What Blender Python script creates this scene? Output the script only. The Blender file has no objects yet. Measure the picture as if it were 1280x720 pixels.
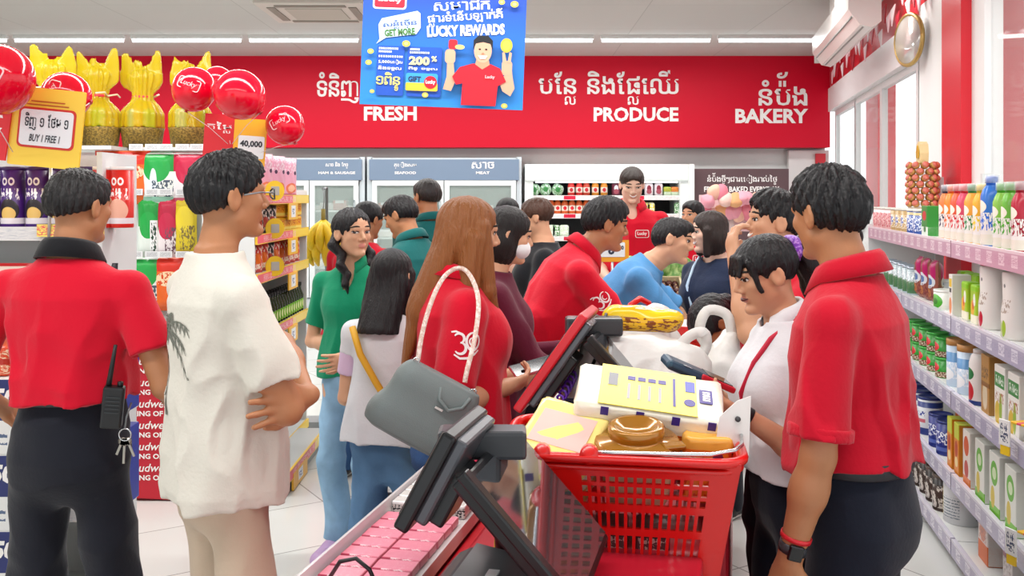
import bpy, bmesh, math, random
import numpy as np
import openvdb as vdb
from mathutils import Vector, Matrix

C = bpy.context.scene.collection
scene = bpy.context.scene
random.seed(7)
R = math.radians
F = 1200.0            # focal length in pixels of the 1280 x 720 frame
HZ = 245.0            # row of the horizon
EYE = 1.6             # camera height

# ------------------------------------------------------------------ camera, sky, lights, exposure
cam_data = bpy.data.cameras.new('camera')
cam_data.sensor_width = 36.0
cam_data.lens = 36.0 * F / 1280.0
cam_data.shift_y = (HZ - 360.0) / 1280.0
cam_data.clip_start = 0.05
cam = bpy.data.objects.new('camera', cam_data)
C.objects.link(cam)
cam.location = (0, 0, EYE)
cam.rotation_euler = (R(90), 0, 0)
scene.camera = cam

world = bpy.data.worlds.new('sky')
scene.world = world
world.use_nodes = True
bg = world.node_tree.nodes['Background']
bg.inputs['Color'].default_value = (0.93, 0.97, 1.0, 1)
bg.inputs['Strength'].default_value = 1.7

vs = scene.view_settings
vs.view_transform = 'Standard'
vs.look = 'None'
vs.gamma = 1.0
vs.exposure = -0.28
vs.use_curve_mapping = False
scene.cycles.max_bounces = 7
scene.cycles.diffuse_bounces = 3
scene.cycles.glossy_bounces = 4
scene.cycles.transmission_bounces = 6
scene.cycles.transparent_max_bounces = 12
scene.cycles.caustics_reflective = False
scene.cycles.caustics_refractive = False

CEIL = 3.3
ROWS = (10.15, 7.2, 4.4, 1.6)          # rows of ceiling tubes (depth of each row)
for ry, pw in zip(ROWS, (150, 200, 200, 150)):
    ld = bpy.data.lights.new('tube_light', 'AREA')
    ld.shape = 'RECTANGLE'; ld.size = 8.0; ld.size_y = 0.25
    ld.energy = pw; ld.color = (1.0, 0.985, 0.96)
    lo = bpy.data.objects.new('tube_light', ld); C.objects.link(lo)
    lo.location = (-1.2, ry, CEIL - 0.1)

# ------------------------------------------------------------------ small helpers
def at(px, py, Y):
    """world point that shows at pixel (px, py) at depth Y"""
    return Vector(((px - 640.0) * Y / F, Y, EYE - (py - HZ) * Y / F))

def lin(c):
    return c / 12.92 if c <= 0.04045 else ((c + 0.055) / 1.055) ** 2.4

def rgb(h):
    if not isinstance(h, str): return tuple(h)
    h = h.lstrip('#')
    return tuple(lin(int(h[i:i + 2], 16) / 255.0) for i in (0, 2, 4))

_mats = {}
def mat(hexc, rough=0.5, metal=0.0, spec=0.5, emit=0.0, alpha=1.0, trans=0.0, bump=None, mottle=None, sheen=0.0, coat=0.0, sub=0.0):
    key = (hexc, rough, metal, spec, emit, alpha, trans, bump, mottle, sheen, coat, sub)
    if key in _mats: return _mats[key]
    m = bpy.data.materials.new('paint_%s' % str(hexc).strip('#'))
    m.use_nodes = True
    nt = m.node_tree; b = nt.nodes['Principled BSDF']
    col = rgb(hexc) + (1.0,)
    b.inputs['Base Color'].default_value = col
    b.inputs['Roughness'].default_value = rough
    b.inputs['Metallic'].default_value = metal
    b.inputs['Specular IOR Level'].default_value = spec
    b.inputs['Alpha'].default_value = alpha
    b.inputs['Transmission Weight'].default_value = trans
    b.inputs['Sheen Weight'].default_value = sheen
    b.inputs['Coat Weight'].default_value = coat
    if sub:
        b.inputs['Subsurface Weight'].default_value = sub
        b.inputs['Subsurface Radius'].default_value = (0.012, 0.005, 0.003)
        b.inputs['Subsurface Scale'].default_value = 0.6
    if emit:
        b.inputs['Emission Color'].default_value = col
        b.inputs['Emission Strength'].default_value = emit
    if bump or mottle:
        tc = nt.nodes.new('ShaderNodeTexCoord')
        mp = nt.nodes.new('ShaderNodeMapping')
        nt.links.new(tc.outputs['Object'], mp.inputs['Vector'])
    if bump:                              # (scale xyz, strength)
        mp.inputs['Scale'].default_value = bump[0]
        nz = nt.nodes.new('ShaderNodeTexNoise'); nz.inputs['Scale'].default_value = 1.0
        nz.inputs['Detail'].default_value = 3.0
        nt.links.new(mp.outputs['Vector'], nz.inputs['Vector'])
        bp = nt.nodes.new('ShaderNodeBump'); bp.inputs['Strength'].default_value = bump[1]
        bp.inputs['Distance'].default_value = 0.004
        nt.links.new(nz.outputs['Fac'], bp.inputs['Height'])
        nt.links.new(bp.outputs['Normal'], b.inputs['Normal'])
    if mottle:                            # (second colour, scale xyz, low, high)
        mp2 = nt.nodes.new('ShaderNodeMapping'); mp2.inputs['Scale'].default_value = mottle[1]
        nt.links.new(tc.outputs['Object'], mp2.inputs['Vector'])
        n2 = nt.nodes.new('ShaderNodeTexNoise'); n2.inputs['Scale'].default_value = 1.0; n2.inputs['Detail'].default_value = 4.0
        nt.links.new(mp2.outputs['Vector'], n2.inputs['Vector'])
        rp = nt.nodes.new('ShaderNodeValToRGB')
        rp.color_ramp.elements[0].position = mottle[2]; rp.color_ramp.elements[1].position = mottle[3]
        rp.color_ramp.elements[0].color = col; rp.color_ramp.elements[1].color = rgb(mottle[0]) + (1.0,)
        nt.links.new(n2.outputs['Fac'], rp.inputs['Fac'])
        nt.links.new(rp.outputs['Color'], b.inputs['Base Color'])
    _mats[key] = m
    return m

def pack(base, patches, rough=0.35, metal=0.0, bump=None):
    """printed packaging: patches = (kind, cx, cz, rx, rz, colour[, axis]) in 0..1 of the object's own box; kind e(llipse), r(ect), n(oise rect)"""
    key = ('pack', base, tuple(patches), rough, metal)
    if key in _mats: return _mats[key]
    m = bpy.data.materials.new('printed_pack'); m.use_nodes = True
    nt = m.node_tree; N = nt.nodes; L = nt.links; b = N['Principled BSDF']
    b.inputs['Roughness'].default_value = rough; b.inputs['Metallic'].default_value = metal
    tc = N.new('ShaderNodeTexCoord'); sp = N.new('ShaderNodeSeparateXYZ'); L.new(tc.outputs['Generated'], sp.inputs[0])
    def M(op, a, bb=None, clamp=False):
        n = N.new('ShaderNodeMath'); n.operation = op; n.use_clamp = clamp
        for i, v in enumerate((a, bb)):
            if v is None: continue
            if isinstance(v, (int, float)): n.inputs[i].default_value = v
            else: L.new(v, n.inputs[i])
        return n.outputs[0]
    prev = None
    for p in patches:
        kind, cx, cz, rx, rz, colr = p[:6]
        ax = p[6] if len(p) > 6 else 'X'
        dx = M('DIVIDE', M('ABSOLUTE', M('SUBTRACT', sp.outputs[ax], cx)), max(rx, 1e-3))
        dz = M('DIVIDE', M('ABSOLUTE', M('SUBTRACT', sp.outputs['Z'], cz)), max(rz, 1e-3))
        if kind == 'e':
            f = M('LESS_THAN', M('ADD', M('MULTIPLY', dx, dx), M('MULTIPLY', dz, dz)), 1.0)
        else:
            f = M('LESS_THAN', M('MAXIMUM', dx, dz), 1.0)
        if kind == 'n':
            nz = N.new('ShaderNodeTexNoise'); nz.inputs['Scale'].default_value = 14.0 if len(p) < 8 else p[7]
            L.new(tc.outputs['Generated'], nz.inputs['Vector'])
            f = M('MULTIPLY', f, M('GREATER_THAN', nz.outputs['Fac'], 0.52))
        if kind == 'w':                     # repeated tags along the axis
            f = M('MULTIPLY', f, M('GREATER_THAN', M('SINE', M('MULTIPLY', sp.outputs[ax], 6.283 * p[7])), 0.1))
        if kind == 't':                     # lines of small print
            wv = M('GREATER_THAN', M('SINE', M('MULTIPLY', sp.outputs['Z'], 6.283 * (p[7] if len(p) > 7 else 18))), 0.15)
            nz = N.new('ShaderNodeTexNoise'); nz.inputs['Scale'].default_value = 30.0
            L.new(tc.outputs['Generated'], nz.inputs['Vector'])
            f = M('MULTIPLY', M('MULTIPLY', f, wv), M('GREATER_THAN', nz.outputs['Fac'], 0.45))
        mx = N.new('ShaderNodeMix'); mx.data_type = 'RGBA'
        L.new(f, mx.inputs['Factor'])
        if prev is None: mx.inputs['A'].default_value = rgb(base) + (1.0,)
        else: L.new(prev, mx.inputs['A'])
        mx.inputs['B'].default_value = rgb(colr) + (1.0,)
        prev = mx.outputs['Result']
    if prev is None: b.inputs['Base Color'].default_value = rgb(base) + (1.0,)
    else: L.new(prev, b.inputs['Base Color'])
    _mats[key] = m
    return m

def tag(o, label=None, cat=None, group=None, kind=None):
    if label: o['label'] = label
    if cat: o['category'] = cat
    if group: o['group'] = group
    if kind: o['kind'] = kind
    return o

def empty(name, loc=(0, 0, 0), rz=0.0, label=None, cat=None, group=None):
    o = bpy.data.objects.new(name, None); C.objects.link(o)
    o.location = loc; o.rotation_euler = (0, 0, rz); o.empty_display_size = 0.05
    return tag(o, label, cat, group)

def copy_tree(o, parent=None, loc=None, rz=None, label=None, group=None):
    c = o.copy(); C.objects.link(c)
    if parent is not None: c.parent = parent
    for ch in list(o.children): copy_tree(ch, c)
    if loc is not None: c.location = loc
    if rz is not None: c.rotation_euler[2] = rz
    if label: c['label'] = label
    if group: c['group'] = group
    return c

class MB:
    """collects shapes with material slots; build() links ONE mesh object"""
    def __init__(s): s.v = []; s.f = []; s.m = []; s.sm = []; s.mats = []
    def mi(s, m):
        if m not in s.mats: s.mats.append(m)
        return s.mats.index(m)
    def add(s, vs, fs, m, smooth=False, M=None):
        o = len(s.v); k = s.mi(m)
        s.v += [(M @ Vector(v))[:] if M is not None else tuple(v) for v in vs]
        for f in fs: s.f.append([o + i for i in f]); s.m.append(k); s.sm.append(smooth)
        return s
    def bm(s, b, m, smooth=False, M=None):
        b.verts.index_update()
        s.add([v.co[:] for v in b.verts], [[v.index for v in f.verts] for f in b.faces], m, smooth, M); b.free()
        return s
    def box(s, c, d, m, bev=0.0, M=None, seg=2):
        b = bmesh.new(); bmesh.ops.create_cube(b, size=1.0)
        bmesh.ops.scale(b, vec=d, verts=b.verts)
        if bev: bmesh.ops.bevel(b, geom=b.edges[:], offset=bev, segments=seg, profile=0.5, affect='EDGES')
        bmesh.ops.translate(b, vec=c, verts=b.verts)
        return s.bm(b, m, False, M)
    def lathe(s, prof, m, n=20, M=None, smooth=True, bands=None, cap=True):
        vs = []; fs = []
        for (r, z) in prof:
            for i in range(n):
                a = 2 * math.pi * i / n; vs.append((r * math.cos(a), r * math.sin(a), z))
        base = len(s.f)
        for j in range(len(prof) - 1):
            for i in range(n):
                fs.append((j * n + i, j * n + (i + 1) % n, (j + 1) * n + (i + 1) % n, (j + 1) * n + i))
        if cap:
            fs.append(tuple(range(n - 1, -1, -1))); fs.append(tuple(range((len(prof) - 1) * n, len(prof) * n)))
        s.add(vs, fs, m, smooth, M)
        if bands:                           # material per ring
            for j in range(len(prof) - 1):
                if bands[j] is not None:
                    k = s.mi(bands[j])
                    for i in range(n): s.m[base + j * n + i] = k
        return s
    def tube(s, pts, r, m, n=8, M=None, closed=False):
        pts = [Vector(p) for p in pts]; vs = []; fs = []; up = None; k = len(pts)
        for i, p in enumerate(pts):
            d = (pts[(i + 1) % k] - pts[i - 1]) if closed else (pts[min(i + 1, k - 1)] - pts[max(i - 1, 0)])
            d.normalize()
            if up is None: up = d.orthogonal().normalized()
            up = (up - d * up.dot(d)).normalized(); sd = d.cross(up)
            rr = r[i] if isinstance(r, (list, tuple)) else r
            for q in range(n):
                a = 2 * math.pi * q / n; vs.append((p + (up * math.cos(a) + sd * math.sin(a)) * rr)[:])
        for i in range(k if closed else k - 1):
            for q in range(n):
                j = (i + 1) % k
                fs.append((i * n + q, i * n + (q + 1) % n, j * n + (q + 1) % n, j * n + q))
        if not closed: fs.append(tuple(range(n - 1, -1, -1))); fs.append(tuple(range((k - 1) * n, k * n)))
        return s.add(vs, fs, m, True, M)
    def prism(s, poly, t, m, M=None, smooth=False):
        """polygon in local XZ, thickness t along Y (front face at y=0, back at y=t)"""
        n = len(poly); vs = [(x, 0, z) for x, z in poly] + [(x, t, z) for x, z in poly]
        fs = [tuple(range(n)), tuple(range(2 * n - 1, n - 1, -1))] + [(i, i + n, (i + 1) % n + n, (i + 1) % n) for i in range(n)]
        return s.add(vs, fs, m, smooth, M)
    def build(s, name, parent=None, loc=None, rz=None, **tags):
        me = bpy.data.meshes.new(name); me.from_pydata(s.v, [], s.f)
        for m in s.mats: me.materials.append(m)
        me.polygons.foreach_set('material_index', s.m); me.polygons.foreach_set('use_smooth', s.sm); me.update()
        o = bpy.data.objects.new(name, me); C.objects.link(o)
        if parent is not None: o.parent = parent
        if loc is not None: o.location = loc
        if rz is not None: o.rotation_euler = (0, 0, rz)
        return tag(o, **tags)

def rrect(x0, z0, x1, z1, r, n=4):
    out = []
    for cx, cz, a0 in ((x1 - r, z1 - r, 0), (x0 + r, z1 - r, 90), (x0 + r, z0 + r, 180), (x1 - r, z0 + r, 270)):
        for i in range(n + 1):
            a = R(a0 + 90.0 * i / n); out.append((cx + r * math.cos(a), cz + r * math.sin(a)))
    return out[::-1]

def ellipse(cx, cz, rx, rz, n=20):
    return [(cx + rx * math.cos(-2 * math.pi * i / n), cz + rz * math.sin(-2 * math.pi * i / n)) for i in range(n)]

_tx = {}
def text_arr(body, bold=0.0, shear=0.0, res=2):
    """letters as (vertices Nx2 normalised to height 1 of capital / em, faces, width)"""
    key = (body, bold, shear, res)
    if key in _tx: return _tx[key]
    cu = bpy.data.curves.new('t', 'FONT'); cu.body = body; cu.offset = bold; cu.shear = shear; cu.resolution_u = res
    o = bpy.data.objects.new('t', cu); C.objects.link(o)
    dg = bpy.context.evaluated_depsgraph_get()
    me = bpy.data.meshes.new_from_object(o.evaluated_get(dg))
    v = np.array([p.co[:2] for p in me.vertices]).reshape(-1, 2); f = [tuple(p.vertices) for p in me.polygons]
    bpy.data.objects.remove(o); bpy.data.curves.remove(cu); bpy.data.meshes.remove(me)
    _tx[key] = (v, f)
    return _tx[key]

KM = {}
def khmer(word, bold=0.02):
    """Khmer word laid out glyph by glyph: list of clusters, subscripts (after +) set small below"""
    bold = min(bold, .012); key = (word, bold)
    if key in KM: return KM[key]
    V = []; Fc = []; x = 0.0
    def put(ch, ox, oy, sc, left=True):
        v, f = text_arr(ch, bold)
        if not len(v): return 0.0, 0.0
        v = v.copy(); x0, x1 = v[:, 0].min(), v[:, 0].max()
        if left: v[:, 0] -= x0
        o = len(V); V.extend(((v * sc) + np.array([ox, oy])).tolist()); Fc.extend([tuple(i + o for i in q) for q in f])
        return (x1 - x0) * sc, x0
    ABOVE = 'ិីឹឺំ៉័៍៌៊់'; BELOW = 'ុូួ'; PRE = 'េែៃោៅ'
    i = 0; bx = 0.0; bw = 0.0; ups = 0
    word = list(word)
    while i < len(word):
        ch = word[i]
        if ch == ' ': x += 0.35
        elif ch == '+':                       # subscript
            i += 1
            v, f = text_arr(word[i], bold); w = (v[:, 0].max() - v[:, 0].min()) * 0.55 if len(v) else 0
            put(word[i], bx + (bw - w) / 2, -0.42, 0.55)
        elif ch in ABOVE:
            v, f = text_arr(ch, bold); w = v[:, 0].max() - v[:, 0].min()
            put(ch, bx + (bw - w) / 2, 0.30 * ups, 1.0); ups += 1
        elif ch in BELOW:
            v, f = text_arr(ch, bold); w = v[:, 0].max() - v[:, 0].min()
            put(ch, bx + (bw - w) / 2, 0.0, 1.0)
        else:
            w, _ = put(ch, x, 0.0, 1.0); ups = 0
            if ch not in PRE: bx, bw = x, w
            x += w + 0.07
        i += 1
    KM[key] = (np.array(V), Fc)
    return KM[key]

def fit(vf, x0, z0, w=None, h=None, skew=0.0):
    """fit letter vertices to a box: lower-left (x0, z0), width w and/or height h"""
    v, f = vf
    lo, hi = v.min(0), v.max(0); s = hi - lo
    sx = (w / s[0]) if w else h / s[1]; sz = (h / s[1]) if h else sx
    o = (v - lo) * np.array([sx, sz]) + np.array([x0, z0])
    o[:, 0] += skew * (o[:, 1] - z0)
    return o, f

def flat_letters(mb, vf, m, y=0.0, M=None):
    v, f = vf
    mb.add([(p[0], y, p[1]) for p in v], f, m, False, M)
    return mb
# ------------------------------------------------------------------ implicit modelling (figures, hair, clothes, soft things)
def nrm(v):
    v = np.asarray(v, float); return v / (np.linalg.norm(v) + 1e-12)

def rotm(ax, a):
    return np.array(Matrix.Rotation(a, 3, ax))

class SDF:
    def __init__(s, vox): s.vx = vox; s.ops = []; s.lo = np.full(3, 1e9); s.hi = np.full(3, -1e9)
    def op(s, fn, lo, hi, k=0.01, kind='u'):
        lo, hi = np.minimum(lo, hi), np.maximum(lo, hi)
        s.ops.append((fn, lo, hi, k, kind))
        if kind == 'u': s.lo = np.minimum(s.lo, lo); s.hi = np.maximum(s.hi, hi)
        return s
    def rc(s, a, b, r1, r2, k=0.012, kind='u', flat=None, cut=False):
        """tapered limb from a to b; flat=(axis, factor) squeezes it along an axis; cut = flat far end"""
        a = np.asarray(a, float); b = np.asarray(b, float); ba = b - a; L2 = max(ba @ ba, 1e-12); L = L2 ** .5
        fa = None if flat is None else (nrm(flat[0]), flat[1])
        def fn(X, Y, Z):
            x, y, z = X - a[0], Y - a[1], Z - a[2]
            t0 = (x * ba[0] + y * ba[1] + z * ba[2]) / L2
            t = np.clip(t0, 0, 1)
            x = x - t * ba[0]; y = y - t * ba[1]; z = z - t * ba[2]
            if fa is not None:
                q = (x * fa[0][0] + y * fa[0][1] + z * fa[0][2]) * (1 / fa[1] - 1)
                x = x + q * fa[0][0]; y = y + q * fa[0][1]; z = z + q * fa[0][2]
            d = np.sqrt(x * x + y * y + z * z) - (r1 + (r2 - r1) * t)
            if fa is not None: d = d * (0.5 + 0.5 * fa[1])
            if cut: d = np.maximum(d, (t0 - 1) * L)
            return d
        rm = max(r1, r2)
        return s.op(fn, np.minimum(a, b) - rm, np.maximum(a, b) + rm, k, kind)
    def ell(s, c, r, k=0.012, kind='u', rot=None):
        c = np.asarray(c, float); r = np.asarray(r, float); Rm = np.eye(3) if rot is None else np.asarray(rot)
        ext = np.sqrt(((Rm * r) ** 2).sum(1))
        def fn(X, Y, Z):
            x, y, z = X - c[0], Y - c[1], Z - c[2]
            q = [(Rm[0, i] * x + Rm[1, i] * y + Rm[2, i] * z) for i in range(3)]
            k0 = np.sqrt(sum((q[i] / r[i]) ** 2 for i in range(3))); k1 = np.sqrt(sum((q[i] / (r[i] ** 2)) ** 2 for i in range(3)))
            return k0 * (k0 - 1) / (k1 + 1e-9)
        return s.op(fn, c - ext, c + ext, k, kind)
    def loft(s, secs, Rm, o, infl=0.0, n=2.4, k=0.02, kind='u', z0=None, z1=None):
        """elliptic sections (z, cx, cy, rx, ry) in frame Rm about o"""
        A = np.array(secs, float); zs = A[:, 0]; Rm = np.asarray(Rm); o = np.asarray(o, float)
        za = zs[0] if z0 is None else z0; zb = zs[-1] if z1 is None else z1
        def fn(X, Y, Z):
            x, y, z = X - o[0], Y - o[1], Z - o[2]
            q = [(Rm[0, i] * x + Rm[1, i] * y + Rm[2, i] * z) for i in range(3)]
            cx = np.interp(q[2], zs, A[:, 1]); cy = np.interp(q[2], zs, A[:, 2]); rx = np.interp(q[2], zs, A[:, 3]) + infl; ry = np.interp(q[2], zs, A[:, 4]) + infl
            e = (np.abs((q[0] - cx) / rx) ** n + np.abs((q[1] - cy) / ry) ** n) ** (1.0 / n)
            d = (e - 1) * np.minimum(rx, ry) * 0.95
            return np.maximum(np.maximum(d, q[2] - zb), za - q[2]).astype(np.float32)
        m = max(A[:, 3].max() + np.abs(A[:, 1]).max(), A[:, 4].max() + np.abs(A[:, 2]).max()) + infl
        pts = np.array([[sx * (A[:, 3].max() + np.abs(A[:, 1]).max() + infl), sy * (A[:, 4].max() + np.abs(A[:, 2]).max() + infl), z] for sx in (-1, 1) for sy in (-1, 1) for z in (za, zb)]) @ Rm.T + o
        return s.op(fn, pts.min(0), pts.max(0), k, kind)
    def half(s, p, nv, k=0.004, box=None):
        """keep only the side against nv (cut away the part in direction nv); box limits where"""
        p = np.asarray(p, float); nv = nrm(nv)
        fn = lambda X, Y, Z: (X - p[0]) * nv[0] + (Y - p[1]) * nv[1] + (Z - p[2]) * nv[2]
        lo, hi = (np.full(3, -9.0), np.full(3, 9.0)) if box is None else (np.asarray(box[0], float), np.asarray(box[1], float))
        s.ops.append((fn, lo, hi, k, 'x')); return s
    def disp(s, fn): s.ops.append((fn, np.full(3, -9.0), np.full(3, 9.0), 0, 'd')); return s
    def solve(s):
        v = s.vx; lo = s.lo - 4 * v; n = np.ceil((s.hi + 4 * v - lo) / v).astype(int) + 1
        ax = [(lo[i] + v * np.arange(n[i])).astype(np.float32) for i in range(3)]
        D = np.full(n, 0.08, np.float32)
        for fn, a, b, k, kind in s.ops:
            p = 3 * v + k * 1.2 if kind in 'us' else 0.0
            i0 = np.clip(np.floor((a - p - lo) / v).astype(int), 0, n); i1 = np.clip(np.ceil((b + p - lo) / v).astype(int) + 1, 0, n)
            if (i1 <= i0).any(): continue
            sl = tuple(slice(i0[i], i1[i]) for i in range(3))
            X = ax[0][sl[0]][:, None, None]; Y = ax[1][sl[1]][None, :, None]; Z = ax[2][sl[2]][None, None, :]
            W = D[sl]; d = fn(X, Y, Z).astype(np.float32)
            if kind == 'd': D[sl] = W + d; continue
            if kind == 'u':
                h = np.maximum(k - np.abs(W - d), 0) / max(k, 1e-6); D[sl] = np.minimum(W, d) - h * h * k * 0.25
            else:
                if kind == 's': d = -d
                h = np.maximum(k - np.abs(W - d), 0) / max(k, 1e-6); D[sl] = np.maximum(W, d) + h * h * k * 0.25
        s.D = np.clip(D, -0.08, 0.08); s.o = lo
        return s
    def sample(s, P):
        q = (np.asarray(P, float) - s.o) / s.vx; n = np.array(s.D.shape)
        q = np.clip(q, 0, n - 1.001); i = q.astype(int); f = q - i; r = 0
        for dx in (0, 1):
            for dy in (0, 1):
                for dz in (0, 1):
                    w = (f[:, 0] if dx else 1 - f[:, 0]) * (f[:, 1] if dy else 1 - f[:, 1]) * (f[:, 2] if dz else 1 - f[:, 2])
                    r = r + w * s.D[i[:, 0] + dx, i[:, 1] + dy, i[:, 2] + dz]
        return r
    def project(s, P, d, far=0.4, lift=0.0015):
        """slide points along d until they meet the surface"""
        P = np.array(P, float); d = nrm(d); t = np.zeros(len(P)); done = np.zeros(len(P), bool)
        for _ in range(140):
            v = s.sample(P + t[:, None] * d); done |= v < 0.0008
            t = np.where(done, t, t + np.clip(v * 0.7, 0.0008, 0.02)); t = np.minimum(t, far)
        return P + (t - lift)[:, None] * d
    def mesh(s, name, mats, parent=None, pick=None, smooth=True, adapt=0.0):
        if not hasattr(s, 'D'): s.solve()
        G = vdb.FloatGrid(background=0.08); G.copyFromArray(s.D)
        p, t, q = G.convertToPolygons(isovalue=0.0, adaptivity=adapt)
        p = p.astype(np.float64) * s.vx + s.o
        me = bpy.data.meshes.new(name)
        nt_, nq = len(t), len(q)
        me.vertices.add(len(p)); me.vertices.foreach_set('co', p.astype(np.float32).ravel())
        loops = np.concatenate([q[:, ::-1].ravel(), t[:, ::-1].ravel()]).astype(np.int32)
        me.loops.add(len(loops)); me.loops.foreach_set('vertex_index', loops)
        me.polygons.add(nq + nt_)
        st = np.concatenate([np.arange(nq) * 4, nq * 4 + np.arange(nt_) * 3]).astype(np.int32)
        me.polygons.foreach_set('loop_start', st)
        if smooth: me.polygons.foreach_set('use_smooth', np.ones(nq + nt_, bool))
        mats = mats if isinstance(mats, (list, tuple)) else [mats]
        for m in mats: me.materials.append(m)
        me.update(calc_edges=True)
        if pick is not None:
            cen = np.concatenate([p[q].mean(1), p[t].mean(1)]) if nt_ else p[q].mean(1)
            me.polygons.foreach_set('material_index', pick(cen).astype(np.int32))
        me.validate()
        o = bpy.data.objects.new(name, me); C.objects.link(o)
        if parent is not None: o.parent = parent
        return o

def wob(fr, seed=0, dirs=None):
    """cheap smooth 3-D noise made of warped sines, about -1..1"""
    g = np.random.RandomState(seed); A = g.normal(size=(5, 3)); A /= np.linalg.norm(A, axis=1)[:, None]
    A = A * np.asarray(fr); ph = g.uniform(0, 6.28, 5)
    def fn(X, Y, Z):
        r = 0
        for i in range(5):
            w = A[i, 0] * X + A[i, 1] * Y + A[i, 2] * Z + ph[i]
            r = r + np.sin(w + 0.9 * np.sin(w * 0.37 + ph[(i + 1) % 5] + 3.1 * X * A[(i + 2) % 5, 0] * 0.1))
        return r / 3.0
    return fn
# ------------------------------------------------------------------ people
SKIN = {'tan': 'b67c56', 'light': 'd29c7a', 'pale': 'e4b9a2', 'brown': '985c38', 'fair': 'd9a684'}
def skin_mat(t): return mat(SKIN[t], 0.45, 0, 0.4, bump=((240, 240, 240), 0.08))
def cloth(h, b=0.25): return mat(h, 0.85, 0, 0.2, bump=((90, 90, 90), b), sheen=0.15)
def hair_mat(h='121013', long=False):
    return mat(h, 0.42, 0, 0.35, bump=((260, 260, 12) if long else (170, 170, 60), 1.0))
DENIM = lambda h: mat(h, 0.9, 0, 0.15, bump=((160, 160, 160), 0.35), mottle=(('%02x%02x%02x' % tuple(min(255, int(int(h[i:i+2], 16) * 1.16) + 8) for i in (0, 2, 4))), (5, 5, 4), 0.42, 0.66))

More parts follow.
